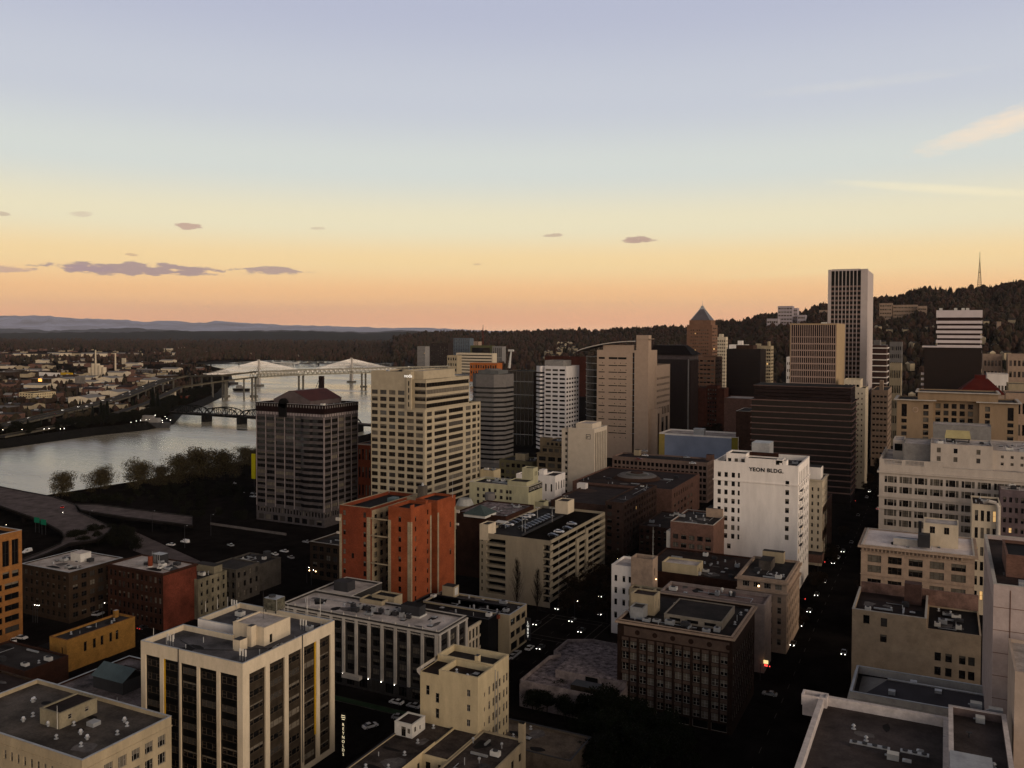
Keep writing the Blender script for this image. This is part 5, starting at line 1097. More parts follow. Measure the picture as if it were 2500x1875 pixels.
x0, x1, y0, y1 = b.x0, b.x1, b.y0, b.y1; z = b.z; WM = mat('white_marble_pier', (.5, .45, .43), amt=.05)
zb = 128
b.box('glass_shaft', x0+2.4, x1-2.4, y0+.8, y1-.8, 3, z-1.3, mat('black_curtain_glass', (.014, .014, .013), rough=.3, amt=0))
b.box('corner_pier', x0, x0+2.6, y0, y0+5, 0, z, WM, ROOF_M); b.box('roof_slab', x0+2.61, x1-6, y0+2, y1-2, z-1.29, z+.4, WM)
mb = MB(); pr = [(y0-6, 0), (y0-1.6, 22), (y0, 42), (y0, z)]; 
for (ya, za), (yb_, zb_) in zip(pr, pr[1:]):
    mb.poly([(x1-5.4, ya, za), (x1, ya, za), (x1, yb_, zb_), (x1-5.4, yb_, zb_)], WM); mb.poly([(x1, ya, za), (x1, y0+5, za), (x1, y0+5, zb_), (x1, yb_, zb_)], WM); mb.poly([(x1-5.4, y0+5, za), (x1-5.4, ya, za), (x1-5.4, yb_, zb_), (x1-5.4, y0+5, zb_)], WM)
mb.poly([(x1-5.4, y0, z), (x1, y0, z), (x1, y0+5, z), (x1-5.4, y0+5, z)], WM); b.part(mb, 'corner_pier')
b.box('side_wall', x1-3, x1-.4, y0+5.01, y1, 0, z-.6, WM)
n = 8
for i in range(1, n): u = x0+2.6+(x1-x0-8)*i/n; b.box('facade_rib', u-.28, u+.28, y0-.1, y0+.79, 20, z-.8, WM)
SPM = mat('rosy_spandrel', (.27, .2, .18), amt=.1)
for k in range(36):
    zz = z-15.3-3.95*k
    if zz > 20: b.box('spandrel_band', x0+2.62, x1-5.42, y0+.3, y0+.79, zz, zz+1.5, SPM)
b.done()
b = BY('office_building', 'small cream block with a top row of wide openings below the tallest tower', 'building', 2113, 948, 2060, 2120, 680, pdf=(9, 1, 0, 0))
x0, x1, y0, y1 = b.x0, b.x1, b.y0, b.y1; z = b.z
b.vol(x0, x1, y0, y1, 0, z, CREAM, roof=ROOF_M, par=.6, ops={'N': grid(x0+1, x1-1, 10, z-2, 5, 16, .3, .35, 'fixed', .25)}); b.vol(x0, x1-3.6, y0+.2, y1-4, z-.5, z+6, CREAM, roof=ROOF_M, par=1, names=('top_wall', 'top_roof'), ops={'N': grid(x0+.5, x1-4, z+.6, z+2.6, 4, 1, .7, .9, 'fixed', .4)}); b.done()
# --- X dark ribbon block
b = BX('office_tower', 'wide dark office block with thin pale ledges stacked up its front', 'building', 2082, 982, 1832, 2094, -55)
x0, x1, y0, y1 = b.x0, b.x1, b.y0, b.y1; z = b.z; XB = mat('dark_bronze_glass', (.018, .012, .011), rough=.3, amt=.2, spec=.4); LED = mat('pinkish_concrete_ledge', (.22, .15, .135), amt=.15)
b.box('glass_body', x0+.8, x1-.8, y0+.8, y1-.8, 0, z-1, XB); b.box('roof', x0, x1, y0, y1, z-1, z-.3, LED, ROOF_D)
for k in range(15): b.box('floor_ledge', x0, x1, y0, y1, z-5.1-4.05*k, z-4.45-4.05*k, LED)
for i in range(4): b.box('plant_louvre', x0+2, x1-1.5, y0+1.5+i*.15, y1-2, z-.29+2.4*i, z+1.8+2.4*i, mat('dark_louvre', (.045, .03, .028), amt=.2), ROOF_D)
b.box('plant_floor_cap', x0+1.5, x1-1.2, y0+1.6, y1-1.6, z+9.1, z+9.5, LED, ROOF_D); b.done()
b = BX('bank_building', 'rose brown corner building with low arched storeys at the avenue behind the white tower', 'building', 2008, 1240, 1976, 2040, -53, d=40)
zr = b.main(ROSE, roof=ROOF_B, par=.8, ops={'W': grid(b.y0, b.y1, 1, b.z-1, 6, 2, .5, .6)}); b.box('canopy', b.x0, b.x1+1, b.y0-8, b.y0-.01, 3, 7, ROSE, ROOF_M); b.done()
b = BX('office_building', 'cream block with a white roof box just behind the white painted tower', 'building', 2008, 1172, 1960, 2016, -53, d=20, fr=FR_D)
zr = b.main(CREAM, roof=ROOF_B, par=.5, coping=PALEST, ops={'N': grid(b.x0+.5, b.x1-.5, 4, b.z-3, 3, 10, .3, .5), 'W': grid(b.y0, b.y1, 4, b.z-3, 4, 10, .4, .5)}, corn=(.6, .4, CREAM)); b.box('penthouse', b.x0+1, b.x0+8, b.y0+3, b.y0+12, zr, zr+6, WHITEB, ROOF_M); b.done()
# --- AD, AE
b = BY('office_tower', 'narrow tower with white rounded balcony rings right of the tallest tower', 'building', 2167, 843, 2120, 2167.1, 880, d=28)
for k in range(17): b.box('balcony_ring', b.x0, b.x1, b.y0, b.y1, b.z-5.5*k-2.2-.9, b.z-5.5*k-2.2, WHITEB) if b.z-5.5*k > 6 else None
b.box('glass_core', b.x0+1, b.x1-1, b.y0+1, b.y1-1, 0, b.z, mat('brown_core', (.08, .05, .045), rough=.4, amt=.1)); b.box('plant_room', b.x0+4, b.x1-7, b.y0+5, b.y1-5, b.z, b.z+4.5, GRYC); b.done()
b = simple('office_building', 'beige mid rise with broken window rows below the ringed tower', 'building', 2168, 953, 2128, 2177, 800, TANST, 4, 12, .7, .35); b.box('penthouse', b.x0+6, b.x1-4, b.y0+2, b.y0+12, b.z-.6, b.z+8, TANST); b.done(60)
# --- AC
b = BY('office_tower', 'white banded tower standing on a broad dark wine glass block, upper right', 'building', 2399, 757, 2286, 2400, 735, d=34)
x0, x1, y0, y1 = b.x0, b.x1, b.y0, b.y0+34; z = b.z; zg = onY(2395, 846, 728)[1]; WBm = mat('white_band_panel', (.6, .55, .55), amt=.05); bk = mat('dark_brown_core', (.05, .03, .027), rough=.4, amt=.1)
b.box('upper_core', x0+1.2, x1-1.2, y0+1.2, y1-1.2, zg, z-.5, bk); b.box('crown_band', x0, x1, y0, y1, z-5.4, z, WBm, ROOF_M)
for k in range(7): b.box('white_band', x0+(.8 if k > 0 and k % 2 else 0), x1, y0, y1, z-10.0-3.65*k, z-7.9-3.65*k, WBm)
gx0, gx1 = onY(2256, 900, 728)[0], onY(2396, 900, 728)[0]
b.box('glass_block', gx0, gx1, 728, 768, 0, zg-1, WINEG); b.box('glass_block_roof', gx0-1.6, gx1, 727.5, 768.2, zg-.99, zg, WBm, ROOF_W)
for k in range(21): b.box('balcony', gx0-2, gx0-.01, 729, 733, 4*k+2, 4*k+3.6, WBm)
for dx in (2, 12, 17, 20): b.box('dish', x0+dx, x0+dx+2.2, y0+4, y0+6, z, z+1.7, WHITEP)
b.done()
# --- AF hotel with green pediments
b = BY('hotel_building', 'buff stone hotel with projecting corner wings and a raised centre, right side', 'building', 2487, 985, 2190, 2488, 535, d=30, pdf=(8, 1, 1, .1))
x0, x1, y0, y1 = b.x0, b.x1, b.y0, b.y0+30; z = b.z; HB = mat('buff_stone', (.34, .26, .18), amt=.1, streak=.3); W_ = x1-x0
def hx(px): return onY(px, 1000, y0)[0]
o = []
for a, c in ((2201, 2214), (2460, 2475)): o += [(hx(a), hx(c), z-9.5, z-2.5, 'fixed', .5)]+[(hx(a), hx(c), z-13-3.6*k, z-10.8-3.6*k, 'band2', .4) for k in range(6)]
for a, c in ((2254, 2267), (2405, 2417)): o += [(hx(a), hx(c), z-5-3.6*k, z-2.4-3.6*k, 'band2', .4) for k in range(9)]
wn = [(x0, hx(2278)), (hx(2391), x1)]
for i, (a, c) in enumerate(wn): b.vol(a, c, y0, y1, 0, z, HB, roof=ROOF_M, par=.6, ops={'N': [q for q in o if a < q[0] < c]}, corn=(1.6, .5, PALEST, .3), names=('wing_wall', 'wing_roof'))
b.vol(hx(2278)+.01, hx(2391)-.01, y0+4, y1, 0, z, HB, roof=ROOF_M, par=.5, ops={'N': [(q[0], q[1], z-4.5-3.9*k, z-1.8-3.9*k, 'band2', .4) for q in grid(hx(2280), hx(2380), 0, 1, 5, 1, .62, 1) for k in range(9)]}, names=('centre_wall', 'centre_roof'))
b.vol(hx(2240), hx(2437), y0+1.5, y1-3, z+.01, z+4.6, HB, roof=ROOF_M, par=.5, corn=(1.2, .5, PALEST, .3), names=('attic_wall', 'attic_roof'))
mb = MB(); mb.tube((hx(2235), y0-.1, z-5.5), (hx(2235), y0-.003, z-5.5), 1.5, 1.5, TANST, 20); mb.tube((hx(2235), y0-.15, z-5.5), (hx(2235), y0-.11, z-5.5), 1.05, 1.05, HB, 20); b.part(mb, 'round_emblem'); b.done()
# --- AG white department store
b = BY('department_store', 'large white stone block with balustrades, grouped windows and a cluttered roof', 'building', 2490, 1157, 2147, 2491, 448, w=66, d=58, fr=FR_D, pdf=(4, 2, 5, .15))
x0 = onY(2147, 1125, 448)[0]; x1 = x0+66; y0, y1 = 448., 506.; z = onY(2147, 1122, 448)[1]; GW = mat('white_glazed_terracotta', (.52, .47, .42), amt=.09, streak=.4)
b.x0, b.x1 = x0, x1
o = []
for i in range(9):
    u = x0+2.4+6.5*i
    for k, z_ in enumerate((z-10.5, z-15.3, z-21.5, z-26.3, z-31, z-36, z-41)):
        o += [(u, u+1.1, z_, z_+3, 'sash', .3), (u+1.35, u+3.9, z_, z_+3, 'pair', .3), (u+4.15, u+5.25, z_, z_+3, 'sash', .3)]
zr = b.vol(x0, x1, y0, y1, 0, z-2, GW, roof=ROOF_P if 0 else ROOF_W, par=.3, pt=.6, ops={'N': o}, corn=(.9, .8, GW, 4))
for z_ in (z-17.5, z-23.2): mb = MB(); mb.box(x0-.5, x1, y0-.5, y0-.003, z_, z_+.6, GW); b.part(mb, 'string_course')
mb = MB()
for a, c in ((x0, x0+2.2), (x0+9.6, x0+11.4), (x0+19, x0+27)): mb.box(a, c, y0, y0+.5, z-1.99, z+.2, GW)
mb.box(x0, x0+27, y0-.05, y0+.55, z+.2, z+.5, GW)
for i in range(30):
    u = x0+2.5+.55*i
    if u < x0+19 and not (x0+9.4 < u < x0+11.6): mb.tube((u, y0+.25, z-1.99), (u, y0+.25, z+.2), .13, .13, GW, 6)
mb.box(x0, x0+.5, y0+.56, y0+50, z+.2, z+.5, GW)
for i in range(28): mb.box(x0+.1, x0+.4, y0+1.5+1.7*i, y0+1.9+1.7*i, z-1.99, z+.2, GW)
b.part(mb, 'balustrade')
xp0, xp1 = onY(2272, 1100, 452)[0], onY(2424, 1100, 452)[0]
b.vol(xp0, xp1, 452, 476, zr, z+8.6, GW, roof=ROOF_W, par=.4, names=('penthouse_wall', 'penthouse_roof'), ops={'N': [(onY(px, 1100, 452)[0]-.8, onY(px, 1100, 452)[0]+.8, z_, z_+2.2, 'sash', .2) for px in (2292, 2333, 2389) for z_ in (z+.6, z+4.6)]})
b.vol(onY(2206, 1100, 456)[0], xp0-.01, 456, 480, zr, z+7.4, GREYST, roof=ROOF_W, par=.4, names=('annex_wall', 'annex_roof')); b.vol(onY(2180, 1100, 470)[0], onY(2206, 1100, 470)[0], 470, 490, zr, z+7, GW, roof=ROOF_W, par=.4, names=('stair_wall', 'stair_roof'), ops={'N': [(onY(2184, 1100, 470)[0], onY(2203, 1100, 470)[0], z+2, z+5.5, 'back', .3)]})
b.vol(xp1+.01, x1, 455, 500, zr, z+6.5, GW, roof=ROOF_W, par=.4, names=('east_wall', 'east_roof'), ops={'N': grid(xp1+2, x1-1, z-1, z+5.5, 4, 2, .3, .4)})
b.vol(onY(2278, 1050, 490)[0], onY(2420, 1050, 490)[0], 490, 505, zr, onY(2300, 1037, 490)[1], GREYST, roof=ROOF_W, par=.3, names=('rear_penthouse_wall', 'rear_penthouse_roof'))
mb = MB(); u, v = onY(2338, 1070, 470); mb.box(u-5.2, u+5.2, 466, 472, z+9.5, z+10, METD); mb.poly([(u-5.6, 465.5, z+10), (u+5.6, 465.5, z+10), (u+5, 469, z+13.6), (u-5, 469, z+13.6)], mat('pale_yellow_metal', (.46, .41, .24), amt=.1)); mb.poly([(u+5.6, 472.5, z+10), (u-5.6, 472.5, z+10), (u-5, 469, z+13.6), (u+5, 469, z+13.6)], mat('pale_yellow_metal', (0, 0, 0))); mb.box(u-5, u-4.6, 466, 472, z+8.3, z+9.5, METD); mb.box(u+4.6, u+5, 466, 472, z+8.3, z+9.5, METD); b.part(mb, 'yellow_plant_cover')
b.clutter(xp0, xp1, 454, 474, z+8.2, 14); b.clutter(x0+2, xp0-6, 452, 466, zr, 3, False); b.clutter(xp1+2, x1-1, 457, 498, z+6.1, 10); b.done()
# right background
b = BY('meeting_hall', 'broad dark red roofed hall behind the buff hotel', 'building', 2452, 964, 2338, 2453, 600, d=34)
x0, x1, y0, y1 = b.x0, b.x1, b.y0, b.y0+34; z = b.z; RDR = mat('dark_red_roof', (.13, .028, .022), amt=.15)
b.vol(x0, x1, y0, y1, 0, z, TANST, roof=ROOF_D, par=0); mb = MB(); cx_ = (x0+x1)/2; q = [(x0-.5, y0-.5), (x1+.5, y0-.5), (x1+.5, y1), (x0-.5, y1)]; t_ = [(x0+9, y0+12), (x1-8, y0+12), (x1-8, y1-10), (x0+9, y1-10)]
for i in range(4): j = (i+1) % 4; mb.poly([(*q[i], z+.01), (*q[j], z+.01), (*t_[j], z+8.5), (*t_[i], z+8.5)], RDR)
mb.poly([(*p, z+8.5) for p in t_], RDR); mb.box(cx_-3, cx_+3, y0+13, y0+18, z+8.51, z+11, RDR); b.part(mb, 'hipped_roof'); b.done()
for a in [('grey beige apartment slab with vertical window strips, far right behind the hotel', 2447, 866, 2400, 2452, 900, TANST, 5, 9), ('second ribbed beige slab at the right edge behind the hotel', 2560, 866, 2461, 2561, 880, TANST, 9, 9),
          ('low white block with square windows in front of the beige slabs', 2462, 914, 2410, 2482, 800, WHITEB, 6, 3), ('flat beige roofed block right of the red roofed hall', 2560, 940, 2462, 2561, 700, BEIGE, 8, 4),
          ('pale terraced block low at the right edge under the white windows', 2560, 962, 2455, 2561, 640, TANST, 8, 5), ('grey slab on the hill foot between the ringed and the banded towers', 2202, 835, 2172, 2235, 1150, GRYC, 6, 10),
          ('stepped beige block below the hill slab left of the dark wine block', 2200, 888, 2172, 2228, 950, BEIGE, 6, 5)]:
    b = simple('apartment_building', a[0], 'building', *a[1:7], a[6] if 0 else a[7-1], a[8-1], a[9-1], d=24) if 0 else simple('apartment_building', a[0], 'building', a[1], a[2], a[3], a[4], a[5], a[6], a[7], a[8], d=24); b.done(40)

# --- M11 blue billboard wall garage, M12 garage, M13 mall, M14 grid block, M15 mall roof
b = BX('parking_garage', 'long garage with a pale blue painted wall between two yellow strips', 'building', 1802, 1068, 1609, 1823, -141)
x0, x1, y0, y1 = b.x0, b.x1, b.y0, b.y1; z = b.z
b.vol(x0, x1, y0, y1, 0, z, WHITEB, roof=ROOF_W, par=1., ops={'W': grid(y0+1, y1-1, 2, z-2, 1, 8, .96, .5, 'back', 2.)})
b.box('yellow_strip', x0, onY(1623, 1080, y0)[0], y0-.25, y0-.003, 0, z-.6, mat('pale_ochre_paint', (.42, .33, .12), amt=.1)); b.box('yellow_strip', onY(1786, 1080, y0)[0], x1, y0-.25, y0-.003, 0, z-.3, mat('olive_yellow_paint', (.3, .26, .06), amt=.1))
b.box('blue_wall', onY(1623, 1080, y0)[0]+.01, onY(1786, 1080, y0)[0]-.01, y0-.3, y0-.003, 0, z-1.1, mat('pale_blue_paint', (.33, .37, .46), amt=.12, scale=.05))
b.box('lift_tower', onY(1692, 1060, y0)[0], onY(1718, 1060, y0)[0], y0+1, y0+6, z-1, z+5, METAL); b.done()
b = BX('parking_garage', 'brown garage with square openings under its roof deck of parked cars', 'building', 1727, 1130, 1495, 1746, -141, fr=FR_D, pdf=(9, 0, 1, 0)); G12 = b
x0, x1, y0, y1 = b.x0, b.x1, b.y0, b.y1; z = b.z
zr12 = b.main(mat('rose_beige_concrete', (.27, .2, .17), amt=.15), roof=ROOF_B, par=1., ops={'N': [q for c_ in grid(x0+.6, x1-.4, 0, 1, 11, 1, .86, 1) for k in range(6) for q in ((c_[0], (c_[0]+c_[1])/2-.25, 1.5+4.05*k, 4.2+4.05*k, 'back', 1.2), ((c_[0]+c_[1])/2+.25, c_[1], 1.5+4.05*k, 4.2+4.05*k, 'back', 1.2))],
    'W': grid(y0+.5, y1-.5, 1, z-1.6, 5, 6, .6, .66, 'back', 1.2)})
b.box('ramp_wall', x0+22, x1-22, y0+9, y0+9.5, zr12, zr12+1.2, METD); b.box('ramp_wall', x0+22, x1-22, y0+14, y0+14.5, zr12, zr12+1.2, METD); b.box('stair_tower', x1-5, x1-.5, y1-5, y1-.5, zr12, zr12+4, ROSE, ROOF_B); b.box('stair_tower', x0+10, x0+14, y1-5, y1-1, zr12, zr12+4, BEIGE, ROOF_B); b.done()
b = BX('shopping_mall', 'low brown mall with a round stepped skylight on its wide dark roof', 'building', 1640, 1196, 1350, 1692, -141)
x0, x1, y0, y1 = b.x0, b.x1, b.y0, b.y1; z = b.z; x0 = x1-62; 
zr = b.vol(x0, x1, y0, y1+16, 0, z, ROSE, roof=mat('wine_brown_roof', (.055, .036, .033), amt=.4, scale=.1), par=.6, ops={'W': grid(y0+4, y1, z-6, z-2.5, 9, 1, .4, .8, 'fixed', .3)+grid(y0+4, y1, 2, z-8, 6, 3, .5, .5, 'fixed', .3)})
cx_, cy_ = P(1555, 1158, z+2); mb = MB()
for r, h0, h1, mm in ((15, -.5, 1.2, BROWNM), (12.4, 1.2, 2.2, GRYC), (7.5, 2.2, 3., mat('pale_skylight_glass', (.12, .12, .11), rough=.3, amt=.2)), (4.2, 3., 3.6, BROWNM)): mb.tube((cx_, cy_, z+h0), (cx_, cy_, z+h1), r, r*.86, mm, 36)
b.part(mb, 'round_skylight'); b.clutter(x0+2, x1-2, y0+2, y1, zr, 14); b.done()
b = BX('office_building', 'brown brick block with a deep grid of square windows facing the street', 'building', 1522, 1228, 1478, 1603, -145, fr=FR_D, pdf=(9, .5, .5, .05))
x0, x1, y0, y1 = b.x0, b.x1, b.y0, b.y1; z = b.z; GB = mat('brown_grid_brick', (.1, .065, .052), amt=.2)
zr = b.vol(x0, x1, y0, y1, 0, z, GB, roof=ROOF_B, par=.6, ops={'N': grid(x0+.3, x0+4, 2, z-1, 1, 7, .7, .6, 'fixed', .5)+grid(x0+5.5, x1-1.5, 2, z-3, 1, 7, .5, .4, 'fixed', .3), 'W': grid(y0+1, y1-1, 1.5, z-1, 12, 7, .58, .62, 'fixed', .7)}); b.clutter(x0, x1, y0+8, y1, zr, 6)
b.vol(x0-32, x0-.02, y0+4, y1, 0, z-3, GB, roof=ROOF_B, par=.6, names=('rear_wall', 'rear_roof')); b.done()
b = BX('shopping_mall', 'flat brown mall roof with curving parapets, a white plant box and rounded terraces', 'building', 1478, 1254, 1340, 1479, -155, w=40, d=46)
x0, x1, y0, y1 = b.x0, b.x1, b.y0-4, b.y0+50; z = b.z-1
b.vol(x0, x1, y0, y1, 0, z, mat('rose_brown_panel', (.19, .12, .1), amt=.2), roof=ROOF_B, par=.6); cx_, cy_ = P(1432, 1215, z)
mb = MB(); mb.tube((cx_, cy_, z-.5), (cx_, cy_, z+1.4), 14, 14, BROWNM, 32); mb.tube((cx_, cy_, z+1.4), (cx_, cy_, z+2.8), 10, 10, ROSE, 32); mb.tube((cx_, cy_, z+2.8), (cx_, cy_, z+4), 6, 6, BROWNM, 28); b.part(mb, 'rounded_terraces')
x, y = P(1422, 1192, z+4); b.box('plant_room', x-2.6, x+2.6, y-2, y+2, z+4, z+7, WHITEB); b.done()

# --- M16 big parking garage
b = Bld('parking_garage', 'large cream parking garage with open decks, a blank north wall and cars on top', 'building', (1343.5, 1321, 28, 1171, 1477), fr=FR_D, pdf=(9, 0, 0, 0)); G16 = b
x0, x1, y0, y1 = b.x0, b.x1, b.y0, b.y1; z = 28.; zr16 = 26.9
def gx(px): return onY(px, 1350, y0)[0]
mb = MB()
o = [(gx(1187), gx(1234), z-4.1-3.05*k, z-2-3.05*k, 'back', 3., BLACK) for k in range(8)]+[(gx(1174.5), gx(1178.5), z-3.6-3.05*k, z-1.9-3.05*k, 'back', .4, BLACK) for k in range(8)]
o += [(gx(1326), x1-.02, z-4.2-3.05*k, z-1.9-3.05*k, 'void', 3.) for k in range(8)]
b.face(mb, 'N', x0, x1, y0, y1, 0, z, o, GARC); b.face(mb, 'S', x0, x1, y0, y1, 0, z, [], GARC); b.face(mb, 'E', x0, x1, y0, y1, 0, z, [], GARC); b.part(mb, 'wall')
b.box('deck_core', x0+.5, x1-5, y0+3.5, y1-.6, 0, z-2, mat('shade_dark_garage_core', (.025, .022, .02), amt=.2, spec=0.))  # core and inner floors coloured near black to stand for shade between decks
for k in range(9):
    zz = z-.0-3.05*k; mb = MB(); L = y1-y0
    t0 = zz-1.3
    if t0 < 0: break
    mb.poly([(x1, y0, t0), (x1, y1, t0), (x1, y1, zz), (x1, y0, zz)], GARC); mb.box(x1-16, x1-.003, y0+.02, y1-.02, t0-.0, t0+.3, mat('shade_dark_garage_core', (0, 0, 0))); mb.box(x1-.35, x1-.004, y0+.02, y1-.02, t0+.3, zz, GARC)
    b.part(mb, 'deck')
for i in range(7): u = y0+2+(y1-y0-4)*i/6; b.box('column', x1-1.6, x1-1.2, u-.2, u+.2, 0, z-2, GRYC)
ym = y0+(y1-y0)*.50
b.box('portal_pier', x1+.003, x1+.8, ym-5, ym-2.6, 3, z-5, GARC); b.box('portal_pier', x1+.003, x1+.8, ym+6, ym+8.4, 3, z-2.6, GARC); b.box('portal_beam', x1+.003, x1+.8, ym-2.59, ym+5.99, z-7, z-5, GARC)
mb = MB(); mb.quad((x0+.4, y0+.4, zr16), (x1-.4, y0+.4, zr16), (x1-.4, y1-.4, zr16), (x0+.4, y1-.4, zr16), mat('garage_roof_deck', (.05, .046, .047), amt=.45, scale=.12)); b.part(mb, 'roof_deck')
mb = MB()
for a in ((x0, x1, y0+.01, y0+.4), (x0, x1, y1-.4, y1), (x0, x0+.4, y0+.41, y1-.41), (x1-.4, x1-.36, y0+.41, y1-.41)): mb.box(*a, zr16-.1, z+.05, GARC)
b.part(mb, 'parapet')
b.vol(x0-.02, gx(1192), y0-.02, y0+7, z-3, z+3.6, CREAM, roof=ROOF_M, par=.2, names=('stair_tower', 'stair_tower_roof')); b.vol(x0+11, x0+17.5, y1-9, y1-1, z-1, z+5, CREAM, roof=ROOF_M, par=.3, names=('lift_tower', 'lift_tower_roof'))
mb = MB(); x, y = P(1224, 1272, z+2); mb.box(x-2.5, x+2.5, y-2, y+2, z+1.5, z+1.8, WHITEP); mb.tube((x-2, y, zr16), (x-2, y, z+1.5), .1, .1, METAL); mb.tube((x+2, y, zr16), (x+2, y, z+1.5), .1, .1, METAL); b.part(mb, 'canopy')
mb = MB(); xr_ = x0+(x1-x0)*.52; mb.box(xr_-.15, xr_+.15, y0+6, y1-14, zr16+.01, zr16+1, METD); b.part(mb, 'ramp_barrier')
b.done()
for px, py in ((1275, 1297), (1312, 1273), (1348, 1275), (1381, 1243), (1282, 1305)):
    x, y = P(px, py, zr16); h = 6.5; mb = MB(); mb.tube((0, 0, 0), (0, 0, h), .11, .08, METAL, 6); mb.box(-.9, .9, -.08, .08, h, h+.1, METAL); mb.box(-1.2, -.5, -.25, .25, h-.05, h+.12, WHITEP); mb.box(.5, 1.2, -.25, .25, h-.05, h+.12, WHITEP)
    mb.obj('lamp_post', loc=(x, y, zr16), label='white twin armed lamp post on the roof deck of the large cream garage', cat='lamp post', group='lamp posts on the garage roof')

# --- M17 block with painted sign, M18.., M20..
b = BX('office_building', 'pale green cream block with a black painted name band below its roof tower', 'building', 1290, 1189, 1146, 1324, -190, fr=FR_D, pdf=(8, 1, 1, 0))
x0, x1, y0, y1 = b.x0, b.x1, b.y0, b.y1; z = b.z; LC = mat('greenish_cream_render', (.44, .42, .3), amt=.12, streak=.3)
def lx(px): return onY(px, 1200, y0)[0]
wc_ = [(1164, 1170), (1178, 1184), (1192, 1198), (1206, 1212), (1220, 1227), (1235, 1241), (1243, 1249)]
zr = b.vol(x0, x1, y0, y1, 0, z, LC, roof=ROOF_D, par=.9, pt=.6, coping=PALEST, ops={'N': [(lx(a), lx(c), z-4.4-3.3*k, z-2.6-3.3*k, 'pair', .2) for a, c in wc_ for k in range(7)], 'W': [(y0+7, y0+7.7, 8, 11, 'sash', .2)]})
b.vol(x1-12, x1-1, y0+.02, y0+9, zr, z+2.2, LC, roof=ROOF_M, par=.3, names=('roof_block_wall', 'roof_block_roof')); b.vol(x1-8, x1-1.5, y0+9.02, y0+15, zr, z+8, LC, roof=ROOF_M, par=.4, names=('roof_tower_wall', 'roof_tower_roof'), ops={'W': [(y0+11, y0+11.7, z+4, z+6.2, 'back', .1), (y0+12.6, y0+13.3, z+4, z+6.2, 'back', .1)]})
L = y1-y0; b.box('sign_band', x1+.003, x1+.12, y0+.3, y1-.3, z-3, z-.2, BLACK)
t_ = text('LOYALTY BLDG', 2.2, Matrix.Translation((x1+.15-b.ox, (y0+y1)/2-b.oy, z-1.6)) @ MWf, PALEST, 'lettering', b.root, .02); t_.scale = (1, min(1, (L-1.2)/max(.1, t_.dimensions.y)), 1); t_.location.y = ((y0+y1)/2-b.oy)*(1-t_.scale.y)
b.vol(x1+.02, x1+5, y0+8, y0+14, 0, z-9, LC, roof=ROOF_M, par=.4, names=('annex_wall', 'annex_roof')); b.clutter(x0+2, x1-13, y0+3, y1-2, zr, 6); b.done()
b = BX('office_building', 'buff office block with a stepped two storey attic and big grouped windows', 'building', 1406, 1112, 1311, 1449, -225, fr=FR_D, pdf=(6, 1, 2, .05))
x0, x1, y0, y1 = b.x0, b.x1, b.y0, b.y1; z = b.z; BF = mat('buff_tan_masonry', (.3, .24, .16), amt=.12)
zr = b.main(BF, roof=ROOF_B, par=.7, corn=(.6, .4, BF), ops={'N': grid(x0+.5, x1-.5, 1, z-1.6, 4, 6, .74, .66, 'triple', .35), 'W': grid(y0+.5, y1-.5, 1, z-1.6, 6, 6, .7, .62, 'pair', .35)})
b.vol(x0+2, x1-3.5, y0+2.5, y1-3, zr, z+4, BF, roof=ROOF_M, par=.4, names=('attic_wall', 'attic_roof'), ops={'N': grid(x0+2.5, x1-4, z+.2, z+3.6, 5, 1, .7, .7, 'pair', .25), 'W': grid(y0+3, y1-3.5, z+.2, z+3.6, 7, 1, .6, .7, 'pair', .25)})
b.vol(x0+4, x1-8, y0+5, y1-8, z+4, z+8, BF, roof=ROOF_M, par=.4, names=('upper_attic_wall', 'upper_attic_roof'), ops={'N': grid(x0+4.5, x1-8.5, z+4.6, z+7.4, 5, 1, .6, .7, 'pair', .25)}); b.vol(x0-1, x0+6, y0+7, y0+13, z-1, z+9.5, BF, roof=ROOF_M, par=.3, names=('lift_tower', 'lift_tower_roof')); b.clutter(x0+5, x1-9, y0+6, y1-9, z+7.6, 5); b.done()
b = BX('hotel_building', 'white hotel block with a blank front, a small square logo and striped side windows', 'building', 1451, 1048, 1387, 1482, -205, fr=FR_D)
x0, x1, y0, y1 = b.x0, b.x1, b.y0, b.y1; z = b.z; HW = mat('warm_white_hotel_wall', (.56, .5, .42), amt=.06)
n_ = 7; o = [(y0+1+(y1-y0-1.6)*i/n_+.5, y0+1+(y1-y0-1.6)*(i+1)/n_-.5, 1, z-2.6, 'back', .7, mat('dim_window_strip', (.02, .013, .012), amt=.5, scale=1.5)) for i in range(n_)]
zr = b.main(HW, roof=ROOF_W, par=1., coping=WHITEP, ops={'W': o})
b.vol(x0+4, x1-3, y0+4, y1-3, zr, z+3, HW, roof=ROOF_W, par=.4, names=('plant_floor_wall', 'plant_floor_roof')); b.vol(x0-5, x0-.02, y0+1, y0+10, 0, z-1, HW, roof=ROOF_W, par=.4, names=('stair_wing', 'stair_wing_roof'), ops={'N': grid(x0-3, x0-.3, 2, z-2, 1, 12, .6, .5, 'fixed', .2)})
mb = MB(); u, v = x1-4.2, z-5.2; 
for a in ((u-1.6, u+1.6, v+1.3, v+1.6), (u-1.6, u+1.6, v-1.6, v-1.3), (u-1.6, u-1.3, v-1.3, v+1.3), (u+1.3, u+1.6, v-1.3, v+1.3), (u-.9, u+.9, v+.2, v+.5), (u-.9, u-.5, v-.9, v+.19)): mb.box(a[0], a[1], y0-.1, y0-.003, a[2], a[3], METD)
b.part(mb, 'square_logo'); b.done()
b = BX('commercial_building', 'low white building with arched windows and a dark roof behind the named block', 'building', 1355, 1165, 1260, 1380, -200, fr=FR_D)
x0, x1, y0, y1 = b.x0, b.x1, b.y0, b.y1; z = b.z
